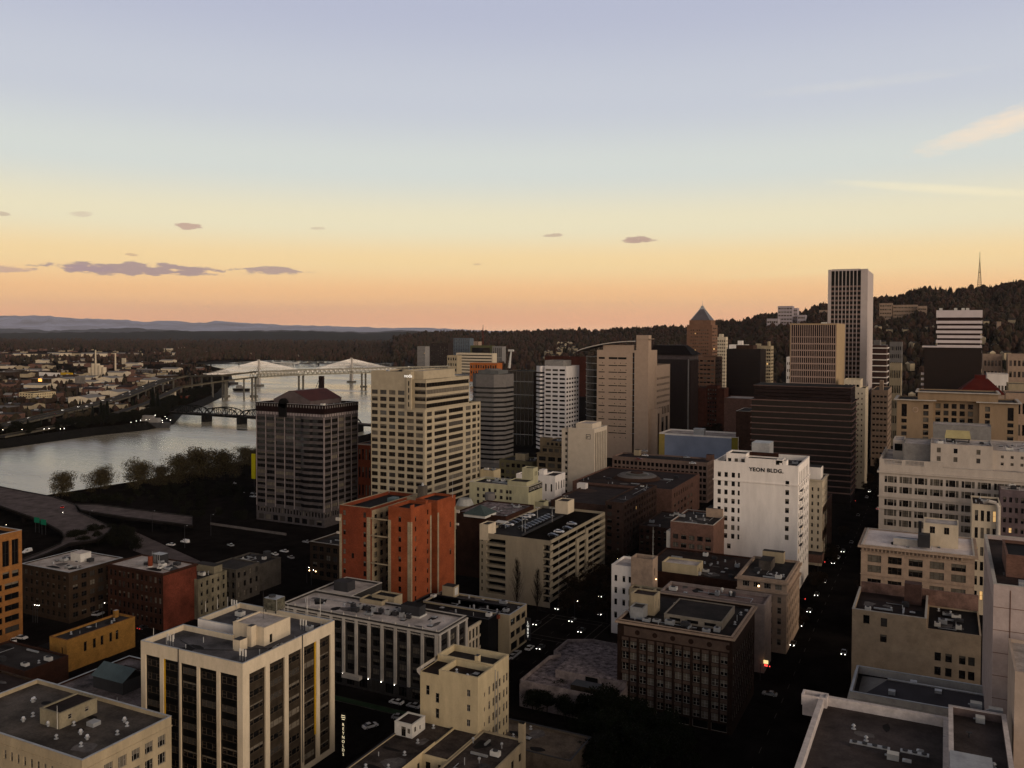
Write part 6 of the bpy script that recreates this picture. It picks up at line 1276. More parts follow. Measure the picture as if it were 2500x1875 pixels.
zr = b.vol(x0, x1-8, y0, y1, 0, z, WHITEB, roof=ROOF_D, par=.6, ops={'N': grid(x0+1, x1-8.5, z-7, z-2, 5, 1, .35, .7, 'sash', .25)}); b.vol(x1-7.99, x1, y0, y1, 0, z+.5, WHITEB, roof=ROOF_B, par=.6, ops={'N': grid(x1-7.5, x1-.5, 2, z-2, 2, 3, .3, .5), 'W': grid(y0, y1, 2, z-1, 4, 3, .4, .5)}, names=('east_wall', 'east_roof')); b.box('lift_tower', x1-11, x1-8, y0+2, y0+7, zr, z+3.2, WHITEB); b.clutter(x0, x1-9, y0, y1, zr, 5); b.done()
b = BX('office_building', 'olive stone block with pale window bays between the cream grid tower and the buff block', 'building', 1300, 1128, 1219, 1330, -262, fr=FR_D, pdf=(6, 1, 2, 0))
OL = mat('olive_stone', (.2, .18, .11), amt=.15); zr = b.main(OL, roof=ROOF_M, par=.6, ops={'N': grid(b.x0+.5, b.x1-.5, 1, b.z-1.2, 6, 4, .62, .6, 'pair', .3)}); b.box('penthouse', b.x0+10, b.x0+18, b.y0+6, b.y0+12, zr, zr+5, BEIGE, ROOF_M); b.clutter(b.x0, b.x1, b.y0, b.y1, zr, 4); b.done()
b = BX('low_building', 'small pale block with a cluttered roof at the foot of the cream grid tower', 'building', 1205, 1150, 1172, 1222, -250); zr = b.main(YELLOWISH, roof=ROOF_M, par=.5); b.clutter(b.x0, b.x1, b.y0, b.y1, zr, 5); b.done()
b = BX('low_building', 'dark low building with a green grey pyramid skylight between the brick tower and the garage', 'building', 1235, 1262, 1115, 1262, -178, d=30)
zr = b.main(BRICK_D, roof=ROOF_P, par=.5); x, y = P(1172, 1258, zr); mb = MB()
for s1, s2, s3, s4 in ((-6, -6, 6, -6), (6, -6, 6, 6), (6, 6, -6, 6), (-6, 6, -6, -6)): mb.poly([(x+s1, y+s2, zr+1.2), (x+s3, y+s4, zr+1.2), (x, y, zr+5)], mat('green_grey_copper_roof', (.1, .13, .13), amt=.2))
mb.box(x-5.5, x+5.5, y-5.5, y+5.5, zr, zr+1.19, WHITEP); b.part(mb, 'pyramid_skylight'); x, y = P(1135, 1232, zr); mb = MB(); mb.tube((x, y, zr), (x, y, zr+3), 4.5, 3, mat('pale_dome_metal', (.4, .4, .38)), 12); b.part(mb, 'dome'); x, y = P(1196, 1220, zr); mb = MB(); mb.tube((x, y, zr), (x, y, zr+3.5), 2.6, 2.6, GRYC, 14); b.part(mb, 'cooling_tower'); b.clutter(b.x0+8, b.x1, b.y0, b.y1, zr, 12); b.done()
b = BX('office_building', 'dull brown mid block roofs left of the rosy office building', 'building', 1631, 1290, 1560, 1631.5, -125, d=40); zr = b.main(BROWNM, roof=ROOF_B, par=.5, ops={'N': grid(b.x0, b.x1, 1, b.z-1, 5, 4, .5, .5)}); b.clutter(b.x0, b.x1, b.y0, b.y1, zr, 6); b.done()
b = BX('commercial_building', 'red brick row with pale ornate fronts right of the striped grey tower', 'building', 906, 1085, 874, 906.5, -310, d=60, fr=FR_D)
zr = b.main(BRICK_R, roof=ROOF_M, par=.5, coping=PALEST, ops={'N': grid(b.x0, b.x1, 1, b.z-1, 4, 4, .5, .6)}, corn=(.4, .4, PALEST)); b.done()
b = BX('low_building', 'low block with a long pale roof edge at the foot of the wine glass block', 'building', 1860, 975, 1768, 1861, -140, d=30); b.main(ROSE, roof=ROOF_W, par=.4); b.done()
b = BX('low_building', 'dark building with white roof corners left of the wide dark ledge block', 'building', 1840, 1005, 1797, 1841, -130, d=30); b.main(BROWNM, roof=ROOF_D, par=.4, coping=WHITEP); b.done()
# ================================================================ ground, river, hills, bridges
def zat(px, py, Y): return onY(px, py, Y)[1]
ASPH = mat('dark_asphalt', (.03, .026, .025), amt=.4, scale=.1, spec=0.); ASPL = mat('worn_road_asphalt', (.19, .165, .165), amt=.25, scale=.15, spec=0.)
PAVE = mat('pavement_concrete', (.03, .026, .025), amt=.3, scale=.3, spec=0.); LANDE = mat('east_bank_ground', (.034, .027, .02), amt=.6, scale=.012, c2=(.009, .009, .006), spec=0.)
def ground(name, pts, z, m, label=None):
    t = tessellate_polygon([[Vector((x, y, 0)) for x, y in pts]]); me = D.meshes.new(name)
    vs = [(x, y, z) for x, y in pts]; fs = []
    for a, b_, c in t:
        A, B, C = (Vector(vs[i]) for i in (a, b_, c))
        fs.append((a, b_, c) if (B-A).cross(C-A).z > 0 else (a, c, b_))
    me.from_pydata(vs, [], fs); me.materials.append(m); o = D.objects.new(name, me); col.objects.link(o); return meta(o, kind='structure')
WB = [(-640, -800), (-600, -200), (-570, 100), (-556, 300), (-549, 380), (-540, 450), (-536, 520), (-545, 590), (-560, 770), (-600, 950), (-660, 1130), (-720, 1350), (-820, 1600), (-980, 1900), (-1250, 2300), (-1500, 2560)]
EB = [(-1000, -800), (-960, -100), (-900, 300), (-872, 568), (-884, 680), (-876, 745), (-900, 808), (-985, 900), (-1080, 1040), (-1176, 1170), (-1330, 1340), (-1500, 1530), (-1790, 1820), (-2250, 2150), (-2350, 2420)]
FAR = 60000
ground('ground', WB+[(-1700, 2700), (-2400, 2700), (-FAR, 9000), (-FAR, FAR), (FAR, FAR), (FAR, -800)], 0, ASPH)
ground('ground', list(reversed(EB))+[(-FAR, -800), (-FAR, 8999), (-2400.5, 2699)], 0, LANDE)
mb = MB(); BK = mat('river_bank_rock', (.02, .018, .014), amt=.5, scale=.2)
for L_, s in ((WB, -1), (EB, 1)):
    for (x0, y0), (x1, y1) in zip(L_, L_[1:]): mb.quad((x0, y0, -.02), (x1, y1, -.02), (x1+s*14, y1, -9), (x0+s*14, y0, -9), BK)
mb.obj('river_bank', kind='structure')
wm = D.materials.new('river_water'); wm.use_nodes = True; t = wm.node_tree; bs = t.nodes['Principled BSDF']
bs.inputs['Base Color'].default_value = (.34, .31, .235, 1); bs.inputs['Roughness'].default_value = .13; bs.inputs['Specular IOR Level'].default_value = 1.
g = t.nodes.new('ShaderNodeNewGeometry'); mp = t.nodes.new('ShaderNodeMapping'); mp.inputs['Scale'].default_value = (.05, .16, 1); mp.inputs['Rotation'].default_value = (0, 0, .5)
t.links.new(g.outputs['Position'], mp.inputs[0]); n1 = t.nodes.new('ShaderNodeTexNoise'); n1.inputs['Scale'].default_value = 1.; n1.inputs['Detail'].default_value = 8; n1.inputs['Roughness'].default_value = .7
t.links.new(mp.outputs[0], n1.inputs['Vector']); bp = t.nodes.new('ShaderNodeBump'); bp.inputs['Strength'].default_value = .35; bp.inputs['Distance'].default_value = 1.
t.links.new(n1.outputs[0], bp.inputs['Height']); t.links.new(bp.outputs[0], bs.inputs['Normal'])
mp2 = t.nodes.new('ShaderNodeMapping'); mp2.inputs['Scale'].default_value = (.003, .012, 1); mp2.inputs['Rotation'].default_value = (0, 0, .3); n2 = t.nodes.new('ShaderNodeTexNoise'); n2.inputs['Scale'].default_value = 1.; n2.inputs['Detail'].default_value = 4
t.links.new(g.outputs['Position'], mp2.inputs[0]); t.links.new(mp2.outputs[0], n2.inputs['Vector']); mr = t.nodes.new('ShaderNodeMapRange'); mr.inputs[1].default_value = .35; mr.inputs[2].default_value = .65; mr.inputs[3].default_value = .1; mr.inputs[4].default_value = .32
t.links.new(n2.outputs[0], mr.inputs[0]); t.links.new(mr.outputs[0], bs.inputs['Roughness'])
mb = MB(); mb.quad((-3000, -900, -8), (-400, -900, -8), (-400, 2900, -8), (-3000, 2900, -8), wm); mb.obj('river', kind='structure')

# city blocks: raised pavements
i_ = 0
for (ax, bx) in ((-20, 60), (-117, -56), (-205, -141), (-285, -222), (-385, -303)):
    for (ay, by) in ((20, 128), (132, 207), (230, 292), (322, 352 if ax > -130 else 395), (374, 430), (446, 508), (530, 600), (612, 680), (700, 780), (800, 880)):
        if ax < -300 and ay > 280: continue
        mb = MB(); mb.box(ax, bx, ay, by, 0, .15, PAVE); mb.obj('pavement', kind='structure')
# avenue markings
mb = MB(); LN = mat('road_line_paint', (.12, .115, .105), amt=.4, scale=.5)
for k in range(60): mb.quad((-44.1, 60+12*k, .004), (-43.9, 60+12*k, .004), (-43.9, 64+12*k, .004), (-44.1, 64+12*k, .004), LN)
for k in range(46): mb.quad((-126.1, 130+10*k, .004), (-125.9, 130+10*k, .004), (-125.9, 133+10*k, .004), (-126.1, 133+10*k, .004), LN); mb.quad((-132.6, 130+10*k, .004), (-132.4, 130+10*k, .004), (-132.4, 133+10*k, .004), (-132.6, 133+10*k, .004), LN)
for xx in (-139, -119): mb.quad((xx-.2, 294, .004), (xx+.2, 294, .004), (xx+.2, 320, .004), (xx-.2, 320, .004), LN); 
for xx in (-142, -116): mb.quad((xx-.2, 294, .004), (xx+.2, 294, .004), (xx+.2, 320, .004), (xx-.2, 320, .004), LN)
for yy in (293, 296.5, 317, 320.5): mb.quad((-141, yy-.2, .005), (-117, yy-.2, .005), (-117, yy+.2, .005), (-141, yy+.2, .005), LN)
mb.obj('road_markings', kind='structure')
GL_ = mat('green_lane_paint', (.045, .09, .045), amt=.3, scale=.3)
mb = MB(); mb.quad((-200, 215.6, .004), (-121.5, 215.6, .004), (-121.5, 218.2, .004), (-200, 218.2, .004), GL_); mb.quad((-200, 215.1, .004), (-121.5, 215.1, .004), (-121.5, 215.5, .004), (-200, 215.5, .004), LN); mb.quad((-200, 218.3, .004), (-121.5, 218.3, .004), (-121.5, 218.45, .004), (-200, 218.45, .004), LN); mb.obj('cycle_lane', kind='structure')
# bridge ramps by the river
def slab(name, px, z, th, m, rail=True, label=None, cat=None, ztop=None):
    pts = [P(x, y, z) for x, y in px]; ar = sum(a[0]*c[1]-c[0]*a[1] for a, c in zip(pts, pts[1:]+pts[:1]))
    if ar < 0: pts = pts[::-1]
    t_ = tessellate_polygon([[Vector((x, y, 0)) for x, y in pts]]); mb = MB()
    for tri in t_:
        A, B, C = (Vector((*pts[i], z)) for i in tri)
        if (B-A).cross(C-A).z < 0: A, B = B, A
        mb.poly([tuple(A), tuple(B), tuple(C)], m)
    for a, c in zip(pts, pts[1:]+pts[:1]):
        mb.quad((*a, z-th), (*c, z-th), (*c, z), (*a, z), PAVE)
        if rail:
            d = Vector((c[0]-a[0], c[1]-a[1], 0)); n_ = Vector((-d.y, d.x, 0)).normalized()*.25
            mb.prism([a, c, (c[0]+n_.x, c[1]+n_.y), (a[0]+n_.x, a[1]+n_.y)], z, z+.7, mat('ramp_parapet', (.05, .045, .045), amt=.3))
    return mb.obj(name, kind='structure')
slab('ramp_road', [(-60, 1176), (0, 1189), (60, 1201), (130, 1214), (183, 1233), (190, 1250), (235, 1270), (273, 1288), (262, 1302), (235, 1318), (170, 1328), (120, 1351), (60, 1374), (52, 1368), (110, 1345), (148, 1328), (157, 1313), (152, 1302), (143, 1295), (100, 1272), (0, 1236), (-60, 1216)], 6, 1.2, ASPL)
slab('ramp_road', [(184, 1232), (240, 1233), (300, 1241), (413, 1255), (470, 1262), (470, 1284), (413, 1277), (300, 1263), (230, 1252), (196, 1246)], 6, 1.2, ASPL)
slab('road', [(318, 1303), (330, 1298), (400, 1330), (480, 1366), (560, 1404), (640, 1440), (600, 1450), (500, 1412), (430, 1382), (325, 1344)], .02, .01, ASPL, rail=False)
for i, (px, py) in enumerate(((60, 1250), (140, 1320), (220, 1300), (300, 1252), (400, 1268))):
    x, y = P(px, py, 6); mb = MB(); mb.box(-1, 1, -1, 1, 0, 4.79, PAVE); mb.box(-3, 3, -.8, .8, 4.2, 4.78, PAVE) if 0 else None
    mb.obj('ramp_pier', loc=(x, y, 0), label='concrete pier holding up the dark bridge ramps', cat='bridge pier', group='piers under the ramps')
mb = MB(); a = P(513, 1277, 1); c = P(698, 1303, 1); d_ = Vector((c[0]-a[0], c[1]-a[1])).normalized()*.4; mb.prism([a, c, (c[0]-d_.y, c[1]+d_.x), (a[0]-d_.y, a[1]+d_.x)][::-1], 0, 1.3, mat('pale_kerb_wall', (.2, .18, .17), amt=.2)); mb.obj('retaining_wall', label='long low pale wall beside the dark road below the striped tower', cat='wall')
# seawall promenade
mb = MB(); 
for (xa_, ya_), (xb_, yb_) in zip(WB[3:9], WB[4:10]): mb.prism([(xa_, ya_), (xb_, yb_), (xb_+.8, yb_), (xa_+.8, ya_)][::-1], .01, 1.2, PAVE)
mb.obj('seawall', label='low dark promenade wall along the near river bank', cat='wall')

# ---- hills on the right, far ridge, mountains
HILL = mat('wooded_hill_ground', (.04, .026, .017), amt=.5, scale=.02, c2=(.014, .013, .009))
ridge = [(960, 828, 5200), (1000, 822, 5200), (1060, 816, 5200), (1120, 815, 5000), (1180, 816, 4800), (1250, 817, 4600), (1300, 816, 4400), (1360, 814, 4200), (1420, 814, 4000), (1480, 814, 3800), (1560, 811, 3600), (1640, 806, 3400), (1700, 804, 3200),
         (1760, 796, 3000), (1800, 795, 2900), (1850, 782, 2800), (1900, 776, 2700), (1960, 771, 2600), (2000, 760, 2600), (2080, 748, 2600), (2140, 737, 2600), (2180, 734, 2600), (2235, 726, 2600), (2290, 717, 2500), (2340, 717, 2500), (2392, 712, 2500), (2440, 706, 2500), (2500, 706, 2500), (2600, 700, 2500), (2750, 680, 2500)]
def interp(px, k):
    if px <= ridge[0][0]: return ridge[0][k]
    for a, c in zip(ridge, ridge[1:]):
        if px <= c[0]: t_ = (px-a[0])/(c[0]-a[0]); return a[k]+(c[k]-a[k])*t_
    return ridge[-1][k]
def smooth(t_): t_ = max(0, min(1, t_)); return t_*t_*(3-2*t_)
def wob(x, y): return math.sin(x*.013+y*.007)*math.sin(y*.011-x*.004)
def hill_z(px, f):
    """f 0..1 from the foot to the ridge, 1..1.6 behind it"""
    d1 = interp(px, 2); zr_ = PD(px, interp(px, 1), d1)[2]
    if f <= 1: return zr_*(.25*smooth(f*2.4)+.75*f**1.25)*(1+.05*wob(px*3, f*300))
    return zr_*(1-.8*smooth((f-1)/.6))
def hill_pt(px, f):
    d1 = interp(px, 2); d0 = d1*.5; dist = d0+(d1-d0)*f if f <= 1 else d1*(1+(f-1))
    x, y, _ = PD(px, 900, dist); return x, y, hill_z(px, f)
FS = [0, .08, .16, .25, .34, .43, .52, .62, .72, .82, .91, 1., 1.15, 1.35, 1.6]
cols = list(range(960, 2760, 15)); mb = MB(); vs = []
for px in cols:
    for f in FS: x, y, z = hill_pt(px, f); vs.append((x, y, z-(0 if f > 0 else 1.)))
n = len(FS); mb.v = vs
for i in range(len(cols)-1):
    for j in range(n-1): a = i*n+j; mb.f.append((a, a+n, a+n+1, a+1)); mb.m.append(mb.mi(HILL))
mb.obj('hills', smooth=True, kind='structure')
def mountain(name, prof, dist, depth, m, label):
    vs = []; mb = MB()
    rr = random.Random(3)
    pts = []
    for (xa_, ya_), (xb_, yb_) in zip(prof, prof[1:]):
        k = max(1, int((xb_-xa_)/12))
        for i in range(k): t_ = i/k; pts.append((xa_+(xb_-xa_)*t_, ya_+(yb_-ya_)*t_+rr.uniform(-1.2, 1.2)))
    pts.append(prof[-1])
    for px, py in pts:
        for f, h in ((-.45, 0), (-.3, .35), (-.12, .75), (0, 1), (.25, .5), (.5, 0)):
            x, y, z = PD(px, py, dist); s = 1+f*depth/dist; jit = rr.uniform(.85, 1.15) if 0 < h < 1 else 1
            vs.append((x*s, y*s, max(-2, z*h*jit) if h else -2))
    mb.v = vs; n = 6
    for i in range(len(pts)-1):
        for j in range(n-1): a = i*n+j; mb.f.append((a, a+n, a+n+1, a+1)); mb.m.append(mb.mi(m))
    return mb.obj(name, kind='structure', smooth=True)
MT = mat('haze_tinted_mountain_forest', (.46, .5, .64), amt=.3, scale=.0006)  # pale blue of distance haze, with some snow, put into the base colour
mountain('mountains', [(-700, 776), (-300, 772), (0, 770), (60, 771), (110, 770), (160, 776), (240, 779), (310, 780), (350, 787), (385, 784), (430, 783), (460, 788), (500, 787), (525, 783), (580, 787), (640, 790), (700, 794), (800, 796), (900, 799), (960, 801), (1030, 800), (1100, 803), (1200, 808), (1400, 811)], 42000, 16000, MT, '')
mountain('foothills', [(-700, 802), (-200, 802), (0, 801), (60, 803), (120, 807), (200, 805), (320, 799), (360, 804), (480, 808), (600, 807), (700, 806), (900, 811), (980, 806), (1040, 809), (1100, 812)], 18000, 7000, mat('haze_tinted_foothill_forest', (.12, .135, .17), amt=.4, scale=.001), '')  # foothill base colour also carries the blue of the haze
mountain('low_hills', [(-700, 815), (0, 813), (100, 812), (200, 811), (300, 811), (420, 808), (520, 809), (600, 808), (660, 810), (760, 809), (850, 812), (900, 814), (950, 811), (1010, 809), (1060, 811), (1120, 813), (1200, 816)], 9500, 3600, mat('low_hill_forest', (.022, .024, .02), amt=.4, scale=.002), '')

# ---- bridges
def bridge_root(name, label): return empty(name, (0, 0, 0), label=label, cat='bridge')
TR = mat('dark_bridge_steel', (.02, .022, .02), amt=.2); TRP = mat('pale_bridge_steel', (.42, .4, .34), amt=.15); PIER = mat('bridge_pier_concrete', (.2, .19, .165), amt=.2); PIERD = mat('dark_stone_pier', (.03, .028, .026), amt=.3)
# low truss bridge
r = bridge_root('truss_bridge', 'low dark bridge of arched steel trusses crossing the river on stone piers'); Y0 = 846.; zd = zat(492, 1011, Y0)
xs = [onY(px, 1010, Y0)[0] for px in (425, 497, 583, 669)]; sp_ = xs[2]-xs[1]; xs = [xs[1]-sp_]+[xs[1]+sp_*i for i in range(5)]
for xa_, xb_ in zip(xs, xs[1:]):
    if xa_ > -590: continue
    for yy in (Y0, Y0+11):
        mb = MB(); n = 8; top = []
        for i in range(n+1):
            f = i/n; u = xa_+(xb_-xa_)*f; h = 0 if i in (0, n) else 5.5+4.5*math.sin(math.pi*f); top.append((u, yy, zd+h))
        mb.path(top, .75, TR, 6); mb.path([(xa_, yy, zd), (xb_, yy, zd)], .7, TR, 6)
        for i in range(1, n): mb.tube((top[i][0], yy, zd), top[i], .38, .38, TR, 4, False)
        for i in range(1, n-1): mb.tube((top[i][0], yy, zd) if i >= n//2 else (top[i+1][0], yy, zd), top[i+1] if i >= n//2 else top[i], .34, .34, TR, 4, False)
        mb.obj('truss', r)
mb = MB(); mb.box(-1200, -560, Y0-.5, Y0+11.5, zd-2.2, zd-.1, TR, ASPL); mb.obj('deck', r)
for x in xs[1:]: mb = MB(); mb.box(x-3, x+3, Y0-1, Y0+12, -9, zd-2.21, PIERD); mb.obj('pier', r)
for x in (-990, -1040, -1100, -1160): mb = MB(); mb.box(x-1, x+1, Y0+1, Y0+10, 0, zd-2.21, PIERD); mb.obj('pier', r)
# high double deck bridge
r = bridge_root('highway_bridge', 'high pale double deck steel truss bridge carrying traffic across the river')
def B(px, Y): return onY(px, 900, Y)[0]
pierpx = [(552, 975), (620, 975), (735, 960), (888, 950)]
pp = [P(px, py, -8) for px, py in pierpx]; tops = [zat(px, 913, p[1]) for (px, _), p in zip(pierpx, pp)]
path_ = [(pp[0][0], pp[0][1], zat(552, 915, pp[0][1])), (pp[1][0], pp[1][1], zat(620, 908, pp[1][1])), (pp[2][0], pp[2][1], zat(735, 903, pp[2][1])), (pp[3][0], pp[3][1], zat(888, 899, pp[3][1]))]
d_ = Vector(path_[3])-Vector(path_[2]); path_.append(tuple(Vector(path_[3])+d_*1.6))
def ribbon(mb, pts, w, th, m, top=None, rail=0, railm=None):
    L_ = []
    for i, p in enumerate(pts):
        a = Vector(pts[max(0, i-1)]); c = Vector(pts[min(len(pts)-1, i+1)]); t_ = (c-a); t_.z = 0; t_.normalize(); nn = Vector((-t_.y, t_.x, 0))*w/2; p = Vector(p); L_.append((p-nn, p+nn))
    for (a, c), (e, f) in zip(L_, L_[1:]):
        dn = Vector((0, 0, -th)); q = lambda *v: [tuple(x) for x in v]
        mb.poly(q(a, e, f, c), top or m); mb.poly(q(c+dn, f+dn, e+dn, a+dn), m); mb.poly(q(a+dn, e+dn, e, a), m); mb.poly(q(c, f, f+dn, c+dn), m)
        if rail:
            up = Vector((0, 0, rail))
            for s, e2 in ((a, e), (c, f)):
                mb.poly(q(s, e2, e2+up, s+up), railm or m); mb.poly(q(s+up, e2+up, e2, s), railm or m)
    return L_
mb = MB(); ribbon(mb, path_[1:], 16, .9, TRP, ASPL, 1., TRP); mb.obj('upper_deck', r)
mb = MB(); ribbon(mb, [(x, y, z-9.5) for x, y, z in path_[1:]], 16, .9, TRP, ASPL, 1., TRP); mb.obj('lower_deck', r)
for s in (-8.3, 8.3):
    for k in range(1, 4):
        a, c = Vector(path_[k]), Vector(path_[k+1]); L_ = (c-a).length; n = max(6, int(L_/11)); t_ = (c-a).normalized(); nn = Vector((-t_.y, t_.x, 0))*s; mb = MB()
        for i in range(n):
            p0 = a+(c-a)*(i/n)+nn; p1 = a+(c-a)*((i+1)/n)+nn; dn = Vector((0, 0, -9.5)); m0 = (p0+p1)/2
            mb.tube(p0+dn, m0, .6, .6, TRP, 4, False); mb.tube(m0, p1+dn, .6, .6, TRP, 4, False)
        mb.tube(a+nn, c+nn, .6, .6, TRP, 4, False); mb.tube(a+nn+dn, c+nn+dn, .6, .6, TRP, 4, False); mb.obj('truss', r)
for k, p in enumerate(path_[:4]):
    for s in (-5, 5):
        t_ = (Vector(path_[k+1])-Vector(p)).normalized(); nn = Vector((t_.x, t_.y, 0))*s if k else Vector((-t_.y, t_.x, 0))*s
        mb = MB(); x, y = p[0]+nn.x, p[1]+nn.y; mb.box(x-1.4, x+1.4, y-1.4, y+1.4, -9, p[2]-10.6, PIER); mb.obj('pier', r)
    mb = MB(); mb.box(p[0]-7.5, p[0]+7.5, p[1]-2.2, p[1]+2.2, -5, -1, PIER) if k else mb.box(p[0]-3, p[0]+3, p[1]-7, p[1]+7, -5, -1, PIER); mb.obj('pier_tie', r)
# elevated highway on the east bank
hw = [(-120, 1075, 5), (0, 1040, 6), (110, 1015, 7), (220, 990, 8), (300, 968, 10), (345, 950, 13), (380, 935, 17), (420, 923, 21), (470, 917, 25), (552, 915, None)]
pts = []
for px, py, z in hw:
    if z is None: pts.append(path_[0])
    else: x, y = P(px, py, z); pts.append((x, y, z))
r2 = empty('elevated_highway', (0, 0, 0), label='curving elevated highway on tall concrete columns along the far bank', cat='viaduct')
HWM = mat('viaduct_concrete', (.2, .18, .14), amt=.2); HRD = mat('viaduct_road', (.07, .06, .055), amt=.25, scale=.1)
mb = MB(); ribbon(mb, pts+[path_[1]], 22, 1.6, HWM, HRD, .9, HWM); mb.obj('deck', r2)
def offp(pts, o_, dz):
    out = []
    for i, p in enumerate(pts):
        a = Vector(pts[max(0, i-1)]); c = Vector(pts[min(len(pts)-1, i+1)]); t_ = (c-a); t_.z = 0; t_.normalize(); out.append((p[0]-t_.y*o_, p[1]+t_.x*o_, max(.6, p[2]+dz)))
    return out
lo = offp(pts[:-1], -24, -3)[:7]+[(path_[0][0]+8, path_[0][1]-4, path_[0][2]-9.5)]
low = [P(0, 1066, 2), P(110, 1046, 2), P(230, 1022, 3), P(300, 1004, 5), P(355, 985, 8), P(400, 965, 12), P(440, 945, 15)]
low = [(x, y, z) for (x, y), z in zip(low, (2, 2, 3, 5, 8, 12, 15))]+[(path_[0][0]+6, path_[0][1]-6, path_[0][2]-9.5), (path_[1][0], path_[1][1], path_[1][2]-9.5)]
mb = MB(); ribbon(mb, low, 11, 1.3, HWM, HRD, .9, HWM); mb.obj('lower_ramp_deck', r2)
def along(pts, step, start=0.):
    out = []; acc = start
    for a, c in zip(pts, pts[1:]):
        a, c = Vector(a), Vector(c); L_ = (c-a).length
        while acc < L_: out.append((a+(c-a)*(acc/L_), (c-a).normalized())); acc += step
        acc -= L_
    return out
for p, t_ in along(pts[2:], 58):
    if p.z < 5: continue
    nn = Vector((-t_.y, t_.x, 0))
    mb = MB(); z0_ = -9 if p.x > -1160 and p.y > 1060 else 0
    for s in (-5,): q = p+nn*s; mb.box(q.x-1.1, q.x+1.1, q.y-1.1, q.y+1.1, z0_, p.z-2.6, PIER)
    q = p+nn*-9; e = p+nn*9; mb.tube((q.x, q.y, p.z-2.2), (e.x, e.y, p.z-2.2), .9, .9, PIER, 6); mb.obj('column_bent', r2)
for p, t_ in along(low[2:], 52):
    mb = MB(); mb.box(p.x-1, p.x+1, p.y-1, p.y+1, -9 if p.y > 1060 else 0, p.z-1.3, PIER); mb.obj('column', r2)
for oo, Lp in ((0, pts), ): 
    mb = MB(); ribbon(mb, [(x, y, z+.02) for x, y, z in Lp], .8, .02, HWM, HWM, .8, HWM); mb.obj('median_barrier', r2)
# cable stayed bridge
r = bridge_root('cable_stayed_bridge', 'white cable stayed bridge with two pylons fanning cables behind the truss bridge')
CW = mat('white_bridge_cable', (.85, .82, .78), amt=0); t1_, t2_ = P(632, 943, -8), P(858, 934, -8)
zdk = zat(632, 909, t1_[1]); zt_ = zat(632, 880, t1_[1]); a, c = Vector((*t1_, zdk)), Vector((*t2_, zdk)); dv = (c-a); ends = [a-dv*.52, c+dv*.52]
mb = MB(); ribbon(mb, [tuple(ends[0]), tuple(a), tuple(c), tuple(ends[1])], 22, 1.4, CW, ASPL, .6, CW); mb.obj('deck', r)
nn = Vector((-dv.y, dv.x, 0)).normalized()
for p in (a, c):
    for s in (-5, 5): q = p+nn*s; q2 = p+nn*s*.55; mb = MB(); mb.tube((q.x, q.y, -9), (q2.x, q2.y, zt_+2), 2.4, 1.6, PALEST, 6); mb.obj('pylon', r)
    for sgn in (-1, 1):
        for k in range(1, 15):
            q = p+dv*sgn*.5*k/14.5; mb = MB()
            for s in (-10, 10): e = q+nn*s; mb.tube((p.x, p.y, zt_-k*0-(14-k)*.7), (e.x, e.y, zdk), .27, .27, CW, 4, False)
            mb.obj('stay_cable', r)
    mb = MB(); mb.box(p.x-9, p.x+9, p.y-6, p.y+6, -9, -4, PIER); mb.obj('pile_cap', r)
# far dark bridge line
r = bridge_root('far_bridge', 'thin dark far bridge seen above the cable stayed one'); a = PD(480, 888, 2750); c = PD(930, 885, 3000); mb = MB(); ribbon(mb, [a, c], 14, 2., TR); mb.obj('deck', r)
for i in range(7): p = Vector(a)+(Vector(c)-Vector(a))*(i+.5)/7; mb = MB(); mb.box(p.x-1.5, p.x+1.5, p.y-1.5, p.y+1.5, -8, p.z-2, TR); mb.obj('pier', r)
# white truss works behind
r = empty('works_building', (0, 0, 0), label='long white roofed works on a pale lattice frame beyond the bridges', cat='building'); x0, y0, z0_ = PD(665, 884, 2500); x1, y1, _ = PD(742, 884, 2500)
mb = MB(); mb.box(x0, x1, y0, y0+20, z0_-3, z0_, WHITEP); mb.obj('roof', r); mb = MB()
for i in range(9):
    f = .35+i*.065; u = x0+(x1-x0)*f; u2 = x0+(x1-x0)*(f+.065); mb.tube((u, y0+1, 0), (u2, y0+1, z0_-3), .6, .6, WHITEP, 4); mb.tube((u2, y0+1, 0), (u, y0+1, z0_-3), .6, .6, WHITEP, 4)
mb.obj('lattice_frame', r)
# dark red tower crane pier near the truss bridge
x, y = P(785, 958, -8); mb = MB(); zz = zat(785, 918, y); mb.box(-4.5, 4.5, -3, 3, 0, zz+8, mat('dark_wine_pier', (.035, .018, .016), amt=.2)); mb.tube((-18, 0, 0), (-5, 0, zz+3), .5, .5, TR, 4); mb.tube((-11, 0, 0), (-5, 0, zz-5), .5, .5, TR, 4); mb.obj('river_tower', loc=(x, y, -8), label='dark wine red box tower with a lattice brace standing in the river', cat='tower')

# ---- boats and dock
def boat(px, py, L_, h, label, rot=0., cabin=True, m=None):
    x, y = P(px, py, -8); rt2 = empty('boat', (x, y, -8), rot, label=label, cat='boat'); m = m or mat('boat_hull_paint', (.12, .11, .11), amt=.2); w = L_*.22
    mb = MB(); ou = [(-L_/2, -w/2), (L_*.3, -w/2), (L_/2, 0), (L_*.3, w/2), (-L_/2, w/2)]; inn = [(x_*.9, y_*.75) for x_, y_ in ou]; n = len(ou)
    for i in range(n): j = (i+1) % n; mb.poly([(*inn[i], 0), (*inn[j], 0), (*ou[j], h*.45), (*ou[i], h*.45)], m)
    mb.poly([(*q, h*.45) for q in ou], m); mb.obj('hull', rt2)
    if cabin: mb = MB(); mb.box(-L_*.32, L_*.16, -w*.34, w*.34, h*.45, h*.8, GREYST); mb.box(-L_*.3, 0, -w*.3, w*.3, h*.8, h, GREYST); mb.obj('cabin', rt2)
    return rt2
